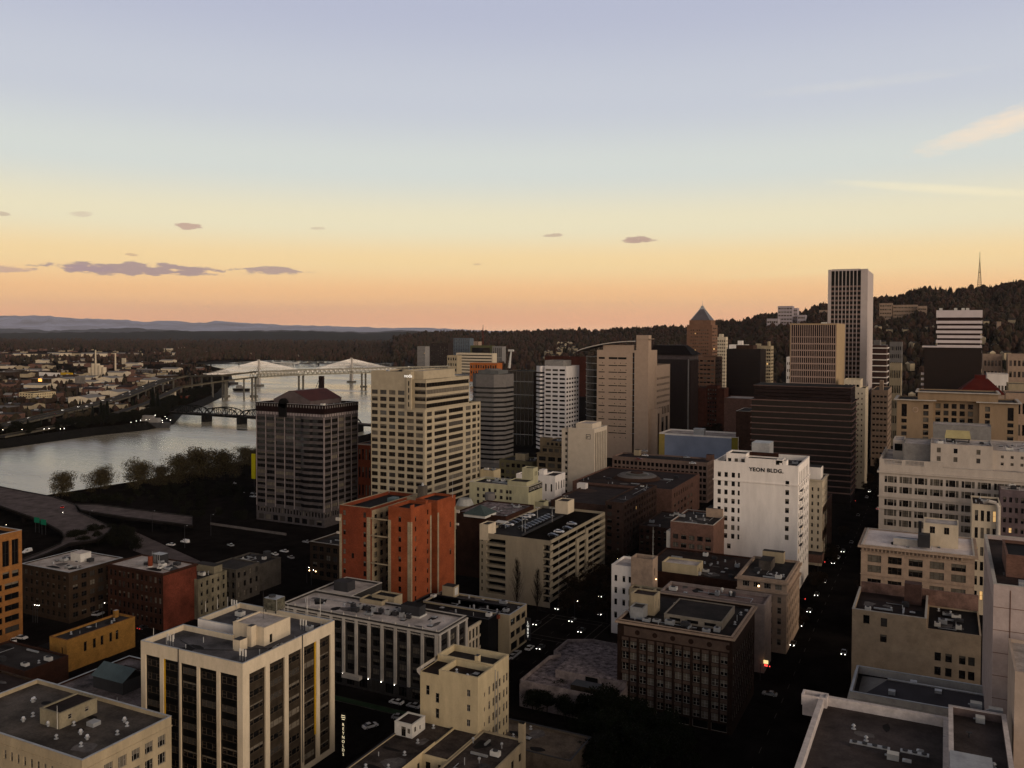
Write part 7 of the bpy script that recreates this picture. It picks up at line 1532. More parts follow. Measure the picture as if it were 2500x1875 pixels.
rb = boat(376, 1044, 46, 15, 'grey multi deck paddle boat with bright lamps moored at the far bank', .3, True, mat('grey_ship_paint', (.1, .1, .105), amt=.2))
for k in range(16): mb = MB(); mb.ball((-22+k*2.9, random.uniform(-3, 3), 7+random.uniform(-1, 9)), .26, LITB, k=6, rings=4); mb.obj('deck_lamp', rb)
boat(590, 955, 34, 12, 'dark barge with upright spuds moored near the truss bridge piers', .5, True, PIERD); boat(568, 938, 26, 10, 'white striped boat docked under the double deck bridge', .6); boat(592, 1050, 14, 2, 'small dark skiff out on the river', .2, False, PIERD)
mb = MB(); mb.box(-38, 38, -3, 3, 0, 1.2, GREYST); x, y = P(180, 1055, -8); mb.obj('dock', loc=(x, y, -8), label='long pale floating dock along the dark far bank', cat='dock').rotation_euler = (0, 0, 2.28)
# ---- east bank buildings
b = BY('office_building', 'beige three storey block with rows of small windows on the far bank', 'building', 82, 958, 46, 136, 860, fr=FR_D)
b = b; x, y = P(85, 985, 0); b.done(0)
D.objects.remove(b.root)
def eb(name, label, px, pyb, hz, xl, xr, m, roof=None, ops=None, fr=None):
    """far bank block: near corner column px, ground row pyb, height hz"""
    x, y = P(px, pyb, 0); pz = onY(px, 0, y); s = ray(px, pyb); 
    # row of the top edge
    v = Vector((x, y, hz-HC)); a_ = v.dot(Vector(_f)); py = CY-F_*v.dot(Vector(U_))/a_
    return Bld(name, label, 'building', (px, py, hz, xl, xr), fr=fr or FR_D, pdf=(9, 0, .5, 0))
b = eb('office_building', 'beige three storey block with rows of small windows on the far bank', 82, 980, 13, 46, 136, BEIGE); b.main(YELLOWISH, roof=ROOF_D, par=.6, ops={'N': grid(b.x0+1, b.x1-1, .8, 12.4, 5, 3, .45, .5, 'fixed', .3), 'W': grid(b.y0+1, b.y1-1, .8, 12.4, 12, 3, .45, .5, 'fixed', .3)}); b.done()
specs = [('warehouse', 'white warehouse with a bright yellow end panel on the far bank', 146, 922, 11, 95, 147, WHITEB), ('warehouse', 'bright yellow fronted shed joined to the white warehouse on the far bank', 175, 921, 10, 148, 178, mat('bright_yellow_panel', (.62, .42, .03), amt=.05)),
         ('warehouse', 'long low white roofed depot beside the elevated highway', 245, 985, 5, 140, 292, GREYST), ('warehouse', 'low long beige shed right of the storage silos', 327, 912, 9, 283, 330, CREAM), ('warehouse', 'pale shed below the billboard by the highway', 330, 948, 8, 300, 332, BROWNM),
         ('warehouse', 'low white block just past the cypress trees by the highway ramp', 359, 1016, 11, 340, 364, CREAM), ('warehouse', 'small yellow box building between viaduct columns', 426, 974, 12, 405, 430, CREAM), ('warehouse', 'dark red shed with a white tent roof by the viaduct', 455, 978, 7, 440, 470, BRICK_R),
         ('warehouse', 'tall pale cube building behind the silos', 306, 894, 24, 297, 308, CREAM), ('warehouse', 'dark office slab right of the silos on the far bank', 370, 910, 8, 332, 385, GRYC)]
for nm, lb, px, pyb, hz, xl, xr, m_ in specs:
    b = eb(nm, lb, px, pyb, hz, xl, xr, m_); b.main(m_, roof=ROOF_W, par=.4, ops={'N': grid(b.x0+1, b.x1-1, 1, hz-1, 7, 1, .4, .4, 'back', .3)} if hz < 14 and 'yellow' not in lb else {}); b.done()
rt3 = empty('storage_silos', (*P(238, 918, 0), 0), label='cluster of pale storage silos with a tall thin stack on the far bank', cat='silos')
for dx, hh, rr_ in ((-26, 20, 5), (-12, 30, 6), (0, 30, 6), (12, 26, 6), (24, 22, 5)): mb = MB(); mb.tube((dx, 0, 0), (dx, 0, hh), rr_, rr_, CREAM, 14); mb.obj('silo', rt3)
mb = MB(); mb.tube((-24, 14, 0), (-24, 14, 62), 2.2, 1.6, CREAM, 8); mb.obj('stack', rt3)
for px, pyb, h in ((282, 905, 48),): x, y = P(px, pyb, 0); mb = MB(); mb.tube((0, 0, 0), (0, 0, h), 2.4, 1.8, CREAM, 8); mb.obj('factory_stack', loc=(x, y, 0), label='thin white factory stack behind the silos', cat='chimney')
x, y = P(196, 968, 0); rt3 = empty('billboard', (x, y, 0), .1, label='large pale billboard on legs above the far bank roofs', cat='billboard'); zt_ = 42
mb = MB(); mb.box(-11, 11, -.6, .6, 22, 34, mat('pale_billboard_face', (.26, .24, .22), amt=.2)); mb.obj('panel', rt3)
for s in (-7, 0, 7): mb = MB(); mb.box(s-.4, s+.4, -.3, .3, 0, 22, METD); mb.obj('leg', rt3)
x, y = P(98, 940, 0); mb = MB(); mb.box(-5, 5, -.5, .5, 7, 13, mat('orange_lit_sign', (1., .5, .12), emit=1.1)); mb.box(-.4, .4, -.3, .3, 0, 7, METD); mb.obj('lit_sign', loc=(x, y, 0), label='small glowing orange sign on the far bank', cat='sign')
x, y = P(230, 965, 0); mb = MB()
for k in range(6): mb.tube((k*4-10, k*3.5-8, 3+(k % 2)*1.5), (k*4-4, k*3.5-2, 3+(k % 2)*1.5), 3, 3, PALEST, 10)
mb.obj('storage_tubes', loc=(x, y, 0), label='heap of pale tubes lying beside the elevated highway', cat='tubes')
# yellow banner by the striped tower
x, y = P(619, 1172, 6); mb = MB(); mb.box(-1.6, 1.6, -.4, .4, 1, 19, mat('bright_yellow_banner', (.55, .5, .02), amt=.05)); mb.box(-.2, .2, .41, .8, -6, 18, METD); mb.obj('yellow_banner', loc=(x, y, 6), label='tall bright yellow banner beside the left edge of the striped tower', cat='banner')

# ---- generic low roofs of the industrial east bank
rr = random.Random(11); roofs = [ROOF_M, ROOF_M, GREYST, ROOF_B, ROOF_B, GRYC, mat('pale_pink_roof', (.2, .16, .135), amt=.2)]; placed = []
protos = []
for q in range(12):
    w, d, h = rr.uniform(16, 44), rr.uniform(14, 34), rr.uniform(5, 10); mb = MB(); wm_ = rr.choice([BEIGE, GRYC, BROWNM, ROSE, BRICK_B, CREAM]); rf = rr.choice(roofs); mb.box(-w/2, w/2, -d/2, d/2, 0, h, wm_); wall = mb.mesh('wall')
    mb = MB()
    if q % 3 == 0:
        mb.poly([(-w/2-.3, -d/2-.3, h+.01), (w/2+.3, -d/2-.3, h+.01), (w/2+.3, 0, h+3), (-w/2-.3, 0, h+3)], rf); mb.poly([(w/2+.3, d/2+.3, h+.01), (-w/2-.3, d/2+.3, h+.01), (-w/2-.3, 0, h+3), (w/2+.3, 0, h+3)], rf)
        mb.poly([(w/2, -d/2, h+.01), (w/2, d/2, h+.01), (w/2, 0, h+3)], wm_); mb.poly([(-w/2, d/2, h+.01), (-w/2, -d/2, h+.01), (-w/2, 0, h+3)], wm_)
    else:
        mb.box(-w/2-.2, w/2+.2, -d/2-.2, d/2+.2, h+.01, h+.5, rf); mb.box(-w*.2, -w*.2+3, -2, 2, h+.5, h+2.2, METAL)
    roofm = mb.mesh('roof'); mb = MB()
    for i in range(int(w/4)): mb.box(-w/2+1.5+4*i, -w/2+3.5+4*i, -d/2-.06, -d/2-.003, 1.5, 3.2, BLACK)
    protos.append((wall, roofm, mb.mesh('window_row'), max(w, d)))
def east_ok(x, y, rad):
    # keep off the river and the roads
    for (xa_, ya_), (xb_, yb_) in zip(EB, EB[1:]):
        if ya_ <= y <= yb_ and x > xa_+(xb_-xa_)*(y-ya_)/(yb_-ya_)-rad-55: return False
    for L_ in (pts, low):
        for (xa_, ya_, _), (xb_, yb_, _) in zip(L_, L_[1:]):
            A = Vector((xa_, ya_)); Bv = Vector((xb_, yb_))-A; t_ = max(0, min(1, (Vector((x, y))-A).dot(Bv)/Bv.length_squared))
            if (Vector((x, y))-A-Bv*t_).length < rad+12: return False
    return all(math.hypot(x-a, y-c) > rad+e for a, c, e in placed)
cnt = 0
while cnt < 230:
    px = rr.uniform(-60, 640) if rr.random() < .85 else rr.uniform(0, 900); py = 1045-195*rr.random()**.62
    x, y = P(px, py, 0)
    i = rr.randrange(12); w_, rf_, wn_, sz = protos[i]
    far_ = y+abs(x) > 4200
    if not (camdist(x, y) > 1000) or (px > 420 and py > 905) or (px > 560 and py > 875): 
        cnt += .02; continue
    if not east_ok(x, y, sz*.55): cnt += .05; continue
    placed.append((x, y, sz*.55)); cnt += 1
    o = empty('warehouse', (x, y, 0), rr.choice([0, 0, math.pi/2])+.35, label='flat or low gabled shed in the industrial district across the river', cat='warehouse', group='sheds of the far bank')
    child(w_, 'wall', o); child(rf_, 'roof', o)
    if camdist(x, y) < 1800: child(wn_, 'window_row', o)
# long pale sheds in a line
for i in range(15):
    px = i*20.5+5; py = 873-.35*i+rr.uniform(-1.5, 1.5); x, y = P(px, py, 0); w_, rf_, wn_, sz = protos[[0, 3, 6, 9][i % 4]]; o = empty('warehouse', (x, y, 0), .9, label='pale roofed shed in the long line of depots before the distant woods', cat='warehouse', group='pale depots before the woods')
    for m_ in (w_, rf_): c = child(m_, m_.name.split('.')[0], o); 
    o.scale = (2.2, 1.6, 1.3)

# ---- far riverside towers
def fb(label, px, py, xl, xr, dist, m, nc, nr, fw=.6, fh=.5, ribs=False, name='apartment_tower', roof=None, d=24):
    Y_ = PD(px, py, dist)[1]; b = BY(name, label, 'building', px, py, xl, xr, Y_, d=d, fr=FR_D, pdf=(8, 1, 1, .02)); z = b.z
    o = {'N': grid(b.x0+.8, b.x1-.8, 3, z-2, nc, nr, fw, fh, 'fixed', .4)} if nc else {}
    b.vol(b.x0, b.x1, b.y0, b.y1, 0, z, m, roof=roof or ROOF_W, par=.6, ops=o); b.done(0); return b
BL = mat('blue_grey_tower_panel', (.16, .19, .22), amt=.1); DB = mat('dark_brown_tower', (.06, .045, .04), amt=.2)
fb('pale ribbed tower, leftmost of the distant riverside group', 1038, 846, 1019, 1051, 2500, GREYST, 7, 16, .6, .4); fb('dark slab tower with a pale edge in the distant riverside group', 1094, 839, 1051, 1097, 2600, DB, 8, 16, .4, .5)
fb('tall blue grey tower, highest of the distant riverside group', 1147, 826, 1107, 1148, 2700, BL, 9, 19, .5, .5); fb('narrow tan tower top behind the blue grey tower', 1168, 834, 1152, 1169, 3000, TANST, 3, 12, .5, .5)
fb('dark tower with an olive frame beside the blue grey tower', 1200, 844, 1148, 1202, 2600, mat('olive_frame', (.14, .14, .07), amt=.1), 1, 1, .86, .86); fb('pale ribbed tower right of the olive framed one', 1226, 846, 1202, 1228, 2550, GREYST, 5, 2, .5, .9)
fb('long low pale office with window stripes below the distant towers', 1203, 863, 1114, 1204, 2300, CREAM, 1, 6, .96, .4, name='office_building'); fb('low olive block left of the striped distant office', 1116, 868, 1092, 1117, 2250, BEIGE, 4, 3, name='office_building')
fb('orange low block with square openings in front of the distant office', 1214, 887, 1147, 1215, 1900, mat('orange_render', (.42, .16, .05), amt=.1), 11, 3, .55, .6, name='office_building'); fb('orange brown flat hall behind the white eight sided tower', 1440, 872, 1330, 1441, 1500, mat('rust_orange_wall', (.1, .035, .022), amt=.3), 0, 0, name='warehouse', roof=BRICK_D)
x, y, z = PD(1243, 893, 2300); mb = MB(); mb.tube((0, 0, 0), (6, 0, 46), 4, 1.6, WHITEP, 8); mb.box(-2, 13, -2.5, 2.5, 44, 49, WHITEP); mb.obj('cable_car_tower', loc=(x, y, z-6), label='slanting white cable car tower below the wooded ridge', cat='tower')
x, y, z = PD(1179, 855, 3300); mb = MB()
for k in range(12):
    w1, w2 = 3.2-.25*k, 3.2-.25*(k+1)
    for sx_, sy_ in ((1, 1), (1, -1), (-1, 1), (-1, -1)): mb.tube((sx_*w1, sy_*w1, 8*k), (sx_*w2, sy_*w2, 8*k+8), .45, .4, mat('red_lattice_paint', (.16, .04, .03), amt=0), 4)
mb.obj('radio_mast', loc=(x, y, z-0), label='thin red lattice mast above the distant riverside towers', cat='mast')
# hospital blocks on the hill
def hb(label, px, py, xl, xr, dist, hgt, m, nr=8, name='hospital_building', d=30, nc=5):
    Y_ = PD(px, py, dist)[1]; b = BY(name, label, 'building', px, py, xl, xr, Y_, d=d, z0=zat(px, py, Y_)-hgt, fr=FR_D); b.vol(b.x0, b.x1, b.y0, b.y1, b.z0, b.z, m, roof=ROOF_W, par=.6, ops={'N': grid(b.x0+1, b.x1-1, b.z0+4, b.z-2, nc, nr, .8, .35, 'fixed', .3)} if nr else {}); b.done(0); return b
PH = mat('pale_lilac_hospital_wall', (.42, .38, .4), amt=.08); PHB = mat('pale_tan_hospital_wall', (.36, .28, .22), amt=.12)
hb('tall pale hospital block on the wooded hill', 1935, 747, 1899, 1936, 2300, 90, PH, 9); hb('shorter pale wing right of the tall hospital block on the hill', 1947, 752, 1936.5, 1948, 2310, 90, PH, 9, nc=2); hb('low pale wing left of the tall hospital block on the hill', 1900, 778, 1872, 1900.5, 2280, 60, PH, 4); hb('low pale wing right of the hospital blocks on the hill', 1966, 769, 1947, 1966.5, 2280, 60, PH, 5)
hb('far pale hospital slab half behind the tallest tower', 2030, 757, 2000, 2030.5, 2350, 70, PHB, 6); hb('grey hill campus block right of the tallest tower', 2178, 740, 2147, 2178.5, 2100, 60, PHB, 6); hb('long tan hill campus wing stepping down to the right', 2240, 744, 2180, 2241, 2080, 60, PHB, 6, nc=14); hb('last low tan wing of the hill campus', 2263, 747, 2240, 2263.5, 2060, 40, PHB, 3, nc=8); hb('small white house tower in the hill woods, right', 2444, 785, 2434, 2445, 1700, 40, PHB, 0)
# broadcasting mast on the ridge
x, y, z = PD(2391, 700, 2600); mb = MB(); H_ = 118; STL = mat('mast_steel', (.045, .03, .027), amt=0, spec=0.)
for k in range(16):
    f0, f1 = k/16, (k+1)/16; w1, w2 = 5.5*(1-f0)+.9, 5.5*(1-f1)+.9; z1_, z2_ = 84*f0, 84*f1; cr_ = [(1, 1), (1, -1), (-1, -1), (-1, 1)]
    for i in range(4):
        a, c = cr_[i], cr_[(i+1) % 4]; mb.tube((a[0]*w1, a[1]*w1, z1_), (a[0]*w2, a[1]*w2, z2_), .8, .7, STL, 4, False); mb.tube((a[0]*w1, a[1]*w1, z1_), (c[0]*w2, c[1]*w2, z2_), .35, .35, STL, 4, False); mb.tube((a[0]*w2, a[1]*w2, z2_), (c[0]*w2, c[1]*w2, z2_), .35, .35, STL, 4, False)
mb.tube((0, 0, 84), (0, 0, H_), 1.1, .4, STL, 6); mb.box(-2.4, 2.4, -2.4, 2.4, 56, 58, STL); mb.box(-2, 2, -2, 2, 84, 85, STL); mb.obj('broadcast_mast', loc=(x, y, z-14), label='tall steel lattice broadcasting mast on the wooded ridge', cat='mast')
# hillside houses
rr = random.Random(5); hp = []
for q in range(4):
    w = rr.uniform(9, 15); mb = MB(); mb.box(-w/2, w/2, -5, 5, -6, 7, rr.choice([WHITEB, CREAM, BEIGE])); wl_ = mb.mesh('wall'); mb = MB()
    mb.poly([(-w/2-.5, -5.5, 7), (w/2+.5, -5.5, 7), (w/2+.5, 0, 10.5), (-w/2-.5, 0, 10.5)], ROOF_M); mb.poly([(w/2+.5, 5.5, 7), (-w/2-.5, 5.5, 7), (-w/2-.5, 0, 10.5), (w/2+.5, 0, 10.5)], ROOF_M); mb.poly([(w/2, -5, 7), (w/2, 5, 7), (w/2, 0, 10.4)], CREAM); mb.poly([(-w/2, 5, 7), (-w/2, -5, 7), (-w/2, 0, 10.4)], CREAM); hp.append((wl_, mb.mesh('roof')))
HOUS = []
for i in range(120):
    px = rr.choice([rr.uniform(1330, 1700), rr.uniform(2130, 2500), rr.uniform(1330, 1420)]); f = rr.uniform(.02, .5); x, y, z = hill_pt(px, f); HOUS.append((x, y))
    o = empty('house', (x, y, z+8), rr.uniform(0, 3), label='small pale gabled house among the trees of the wooded hillside', cat='house', group='houses on the hillside'); a_ = rr.choice(hp); child(a_[0], 'wall', o); child(a_[1], 'roof', o)
# ================================================================ trees
BARK = mat('tree_bark', (.03, .024, .018), amt=.3)
LEAF = {k: mat('foliage_'+k, c, amt=.45, scale=.5, c2=c2) for k, c, c2 in (('spring', (.12, .1, .055), (.06, .05, .03)), ('dark', (.022, .023, .01), (.009, .01, .005)), ('green', (.013, .022, .006), (.005, .008, .003)), ('russet', (.05, .03, .016), (.025, .02, .01)), ('conifer', (.02, .024, .014), (.008, .011, .006)))}
def crown_mesh(rnd, w, h, z0, n, leaf, m, lumps=9, fill=.8):
    """leaf-sized faces in clumps spread through an uneven crown"""
    vs = []; fs = []
    L_ = []
    for i in range(lumps):
        a = rnd.uniform(0, 6.28); r = w/2*rnd.uniform(.15, .72); zz = z0+h*rnd.uniform(.15, .85); s = w*rnd.uniform(.16, .3); L_.append((r*math.cos(a), r*math.sin(a), zz, s))
    L_.append((0, 0, z0+h*.6, w*.3))
    for i in range(n):
        c = rnd.choice(L_); u = Vector((rnd.gauss(0, 1), rnd.gauss(0, 1), rnd.gauss(0, 1))).normalized()*(rnd.random()**.45)*c[3]; u.z *= .8
        p = Vector(c[:3])+u; q = Vector((rnd.gauss(0, 1), rnd.gauss(0, 1), rnd.gauss(0, 1)+.6)).normalized(); a = q.orthogonal().normalized(); b_ = q.cross(a); l = leaf*rnd.uniform(.6, 1.3); k = len(vs)
        vs += [tuple(p-a*l), tuple(p-b_*l*.6), tuple(p+a*l), tuple(p+b_*l*.6)]; fs.append((k, k+1, k+2, k+3))
    me = D.meshes.new('crown'); me.from_pydata(vs, [], fs); me.materials.append(m); return me, L_
def trunk_mesh(rnd, h, w, L_, r=.35, bare=0):
    mb = MB(); b0 = (0, 0, -.3); t1 = (rnd.uniform(-.3, .3), rnd.uniform(-.3, .3), h*.3); mb.tube(b0, t1, r, r*.75, BARK, 7)
    for c in L_:
        mid = ((t1[0]+c[0])/2*.8, (t1[1]+c[1])/2*.8, t1[2]+(c[2]-t1[2])*.55); mb.tube(t1, mid, r*.5, r*.3, BARK, 5); mb.tube(mid, c[:3], r*.3, r*.1, BARK, 5)
        for _ in range(3+bare): e = (c[0]+rnd.uniform(-1, 1)*c[3], c[1]+rnd.uniform(-1, 1)*c[3], c[2]+rnd.uniform(.2, 1)*c[3]); mb.tube(mid if rnd.random() < .5 else c[:3], e, r*.16, r*.05, BARK, 4)
    return mb.mesh('trunk')
rnd = random.Random(21); KT = {}
for k, (w, h, z0, n, leaf, m, lumps) in dict(spring=(17, 14, 1.8, 7000, .33, LEAF['spring'], 30), dense=(15, 13, 2.5, 3400, .5, LEAF['dark'], 18), green=(13, 10, 2.5, 3200, .42, LEAF['green'], 15), russet=(14, 11, 3, 3000, .45, LEAF['russet'], 15), bush=(6, 3.6, 0, 700, .4, LEAF['dark'], 8)).items():
    KT[k] = []
    for v in range(3):
        cm, L_ = crown_mesh(rnd, w, h, z0, n, leaf, m, lumps); KT[k].append((cm, trunk_mesh(rnd, h+z0, w, L_)))
def tree(kind, x, y, z, s, label, group, name='tree', rnd=rnd, cat='tree'):
    cm, tm = rnd.choice(KT[kind]); o = empty(name, (x, y, z), rnd.uniform(0, 6.28), label=label, cat=cat, group=group); o.scale = (s*rnd.uniform(.9, 1.1), s*rnd.uniform(.9, 1.1), s)
    child(tm, 'trunk', o); child(cm, 'crown', o); return o
# riverside trees, near bank
LONE = {0: 'lone round tree with thin branches at the left end of the riverside row', 1: 'round topped tree second in the riverside row above the ramp'}
riv = [(138, 1214, 15.5, 'spring'), (238, 1203, 17, 'spring'), (328, 1196, 20, 'spring'), (385, 1190, 14, 'spring'), (430, 1186, 20, 'spring'), (487, 1180, 25, 'spring'), (540, 1172, 22, 'spring'), (592, 1140, 15, 'spring'), (617, 1138, 15, 'spring'), ]
for i, (px, py, h, k) in enumerate(riv):
    x, y = P(px, py, 0); x = max(x+3, -534); tree(k, x, y, 0, h/14., LONE.get(i, 'bushy tree in the merged part of the riverside row'), None if i in LONE else 'merged riverside trees')
for i in range(95):
    px = rnd.uniform(170, 640); py = 1212-(px-170)*.1+rnd.uniform(-6, 40) if px > 300 else 1216+rnd.uniform(-2, 10); x, y = P(px, py, 0)
    if x < -535: continue
    tree('bush', x, y, 0, rnd.uniform(.6, 1.2), 'dark shrub in the thick undergrowth along the near river bank', 'riverside shrubs', 'bush', cat='bush')
for i in range(34):
    px = rnd.uniform(400, 620); py = rnd.uniform(1190, 1275); x, y = P(px, py, 0); tree('dense', x, y, 0, rnd.uniform(.3, .45), 'dark tree in the strip between the river trees and the striped tower', 'dark waterfront trees')
for px, py in ((175, 1338), (200, 1330), (225, 1322), (250, 1316), (275, 1312), (300, 1316), (318, 1326), (240, 1334), (268, 1332), (290, 1338), (205, 1345), (330, 1345)):
    x, y = P(px, py, 0); tree('dense', x, y, 0, rnd.uniform(.42, .62), 'dark rounded tree massed in the gap between the ramps', 'trees between the ramps')
# park trees, bottom centre and street trees
for px, py, s in ((1300, 1742, .55), (1335, 1745, .55), (1362, 1720, .6), (1380, 1760, .6), (1420, 1765, .65), (1455, 1775, .7), (1490, 1775, .9), (1480, 1800, 1.), (1530, 1800, .9), (1570, 1840, 1.), (1620, 1850, 1.), (1500, 1850, 1.), (1545, 1880, 1.),  (1660, 1880, .9), (1600, 1910, 1.), (1470, 1900, .95), (1440, 1830, .8)):
    x, y = P(px, py, 0)
    if x > -57 and y > 242: continue
    tree('green', x, y, .15, s, 'dark green tree of the little park in front of the brown masonry block', 'park trees, bottom centre')
for px, py in ((1385, 1500), (1400, 1470), (1425, 1500), (1440, 1455), (1460, 1430), (1475, 1510), (1490, 1470), (1500, 1400), (1540, 1420), (1590, 1400)): x, y = P(px, py, 0); tree('russet', x, y, .1, rnd.uniform(.6, .8), 'reddish street tree along the street beside the large cream garage', 'street trees by the garage')
for px, py, s in ((1705, 1062, 1.), (1730, 1058, 1.15), (1760, 1052, 1.2), (1790, 1056, 1.1), (1750, 1072, 1.), (1780, 1074, 1.1), (1815, 1065, 1.), (1720, 1040, 1.), (1770, 1030, 1.1), (1800, 1035, 1.), (1690, 1045, .9), (1740, 1010, 1.), (1825, 1045, 1.)): x, y = P(px, py+26, 0); tree('russet', x, y, 0, s*1.25, 'tall russet tree of the square behind the pale blue garage wall', 'trees of the square')
for i in range(46):
    y = rnd.uniform(330, 1500); x = rnd.choice([-50, -30])+rnd.uniform(-1, 1); tree('russet', x, y, .1, rnd.uniform(.4, .62), 'street tree along the long avenue', 'avenue trees')
for i in range(70):
    px = rnd.uniform(1180, 2500); py = rnd.uniform(905, 960); x, y = P(px, py, 0); tree('russet' if rnd.random() < .6 else 'dense', x, y, 0, rnd.uniform(.7, 1.1), 'tree between the downtown blocks before the wooded hills', 'trees between far downtown blocks')
# bare poplars by the garage wall
def poplar(px, py, h, label):
    x, y = P(px, py, 0); mb = MB(); r_ = random.Random(px); mb.tube((0, 0, 0), (0, 0, h), .28, .04, BARK, 6)
    for i in range(110):
        z = h*(.12+.8*r_.random()); a = r_.uniform(0, 6.28); l = (h-z)*.24+.8; l *= r_.uniform(.6, 1.1); e = (l*math.cos(a)*.62, l*math.sin(a)*.62, z+l*1.5); mb.tube((0, 0, z), e, .07, .02, BARK, 4, False)
        for _ in range(3): f = r_.uniform(.4, .9); s = (e[0]*f, e[1]*f, z+(e[2]-z)*f); mb.tube(s, (s[0]+r_.uniform(-.6, .6), s[1]+r_.uniform(-.6, .6), s[2]+r_.uniform(.6, 1.4)), .035, .015, BARK, 3, False)
    o = empty('bare_tree', (x, y, 0), label=label, cat='tree'); mb.obj('trunk', o)
poplar(1262, 1498, 23, 'bare upright tree against the blank garage wall, left of two'); poplar(1312, 1498, 18, 'bare upright tree near the corner of the garage, right of two')
# far bank trees
for i in range(150):
    k = rnd.random(); seg = rnd.randrange(3, 9); (xa_, ya_), (xb_, yb_) = EB[seg], EB[seg+1]; f = rnd.random(); x = xa_+(xb_-xa_)*f-rnd.uniform(3, 42); y = ya_+(yb_-ya_)*f
    tree('dense', x, y, 0, rnd.uniform(.45, .9), 'dark tree in the belt along the far river bank', 'far bank trees')
for i in range(26):
    px = rnd.uniform(400, 545); py = rnd.uniform(975, 1000) if px > 470 else rnd.uniform(985, 1010); x, y = P(px, py, 0)
    if any(ya_ <= y <= yb_ and x > xa_+(xb_-xa_)*(y-ya_)/(yb_-ya_)-4 for (xa_, ya_), (xb_, yb_) in zip(EB, EB[1:])): continue
    tree('dense', x, y, 0, rnd.uniform(.8, 1.2), 'dark tree under the viaduct at the landing of the truss bridge', 'trees at the bridge landing')
def conifer_mesh(rnd, h, w, n, m):
    vs = []; fs = []
    for i in range(n):
        f = rnd.random()**.7; z = h*(.08+.92*f); r = w/2*(1-f)*rnd.uniform(.55, 1.05)+.1; a = rnd.uniform(0, 6.28); p = Vector((r*math.cos(a), r*math.sin(a), z)); t_ = Vector((math.cos(a), math.sin(a), -.5)); s = Vector((-math.sin(a), math.cos(a), 0)); l = h*.045*rnd.uniform(.7, 1.4); k = len(vs)
        vs += [tuple(p-t_*l), tuple(p-s*l*.7), tuple(p+t_*l), tuple(p+s*l*.7)]; fs.append((k, k+1, k+2, k+3))
    me = D.meshes.new('crown'); me.from_pydata(vs, [], fs); me.materials.append(m); return me
cy_ = [conifer_mesh(rnd, 24, 8, 900, LEAF['conifer']) for _ in range(2)]; mb = MB(); mb.tube((0, 0, 0), (0, 0, 22), .5, .1, BARK, 5); ctm = mb.mesh('trunk')
for px, py, s in ((226, 1033, .85), (247, 1035, 1.1), (262, 1035, 1.15), (373, 1013, 1.5), (385, 1010, 1.2), (254, 1037, 1.)): x, y = P(px, py, 0); o = empty('cypress_tree', (x, y, 0), label='dark pointed cypress standing out beside the far bank highway', cat='tree', group='pointed trees by the highway'); o.scale = (s, s, s); child(ctm, 'trunk', o); child(rnd.choice(cy_), 'crown', o)
# masses of far woods: stuff
def woods(name, pts, label):
    mb = MB(); ms = [LEAF['conifer'], LEAF['dark'], mat('far_wood_brown', (.095, .06, .045), amt=.3), mat('far_wood_olive', (.075, .06, .04), amt=.3)]; r_ = random.Random(len(pts))
    for m_ in ms: mb.mi(m_)
    for x, y, z, h, con in pts:
        w = h*(.36 if con else .62)*r_.uniform(.8, 1.25); mi = r_.choice((0, 0, 2) if con else (2, 2, 3, 3)); n = len(mb.v); k = 5; a0 = r_.uniform(0, 6.28)
        if con:
            for zz, rr2 in ((.12, .5), (.45, .34), (.46, .42), (.75, .16)): 
                for j in range(k): a = a0+6.283*j/k; q = rr2*w*r_.uniform(.8, 1.2); mb.v.append((x+q*math.cos(a), y+q*math.sin(a), z+h*zz))
            mb.v.append((x, y, z+h)); L4 = 4
        else:
            for zz, rr2 in ((.1, .3), (.35, .52), (.62, .5), (.87, .28)):
                for j in range(k): a = a0+6.283*j/k; q = rr2*w*r_.uniform(.7, 1.25); mb.v.append((x+q*math.cos(a), y+q*math.sin(a), z+h*zz))
            mb.v.append((x, y, z+h)); L4 = 4
        for i in range(L4-1):
            for j in range(k): a = n+i*k+j; c = n+i*k+(j+1) % k; mb.f.append((a, c, c+k, a+k)); mb.m.append(mi)
        for j in range(k): mb.f.append((n+3*k+j, n+3*k+(j+1) % k, n+4*k)); mb.m.append(mi)
    return mb.obj(name, label=label, cat='woods', kind='stuff')
r_ = random.Random(8); W1 = []
for i in range(15000):
    px = r_.uniform(960, 2740); f = r_.random()**.8*1.02; x, y, z = hill_pt(px, f)
    if f < .35 and r_.random() < .35: continue
    if any(abs(x-a)+abs(y-c) < 24 for a, c in HOUS) if f < .55 else False: continue
    d = interp(px, 2); h = r_.uniform(13, 24)*(1 if d < 3000 else 1.15); W1.append((x, y, z-1, h*(1.2 if r_.random() < .12 else 1), r_.random() < (.6 if f > .75 else .3)))
for px in range(960, 2740, 3):
    x, y, z = hill_pt(px+r_.uniform(-2, 2), r_.uniform(.97, 1.03)); W1.append((x, y, z-1, r_.uniform(15, 25) if r_.random() < .5 else r_.uniform(10, 18), r_.random() < .75))
woods('hillside_woods', W1, 'wooded slopes with dark conifers and brown bare trees on the right')
W2 = []
def in_water(x, y, pad=0):
    if y > 2500 or y < -800: return False
    e = w_ = None
    for L_, s in ((EB, 0), (WB, 1)):
        for (xa_, ya_), (xb_, yb_) in zip(L_, L_[1:]):
            if ya_ <= y <= yb_:
                v = xa_+(xb_-xa_)*(y-ya_)/(yb_-ya_)
                if s: w_ = v
                else: e = v
    return e is not None and w_ is not None and e-pad < x < w_+pad
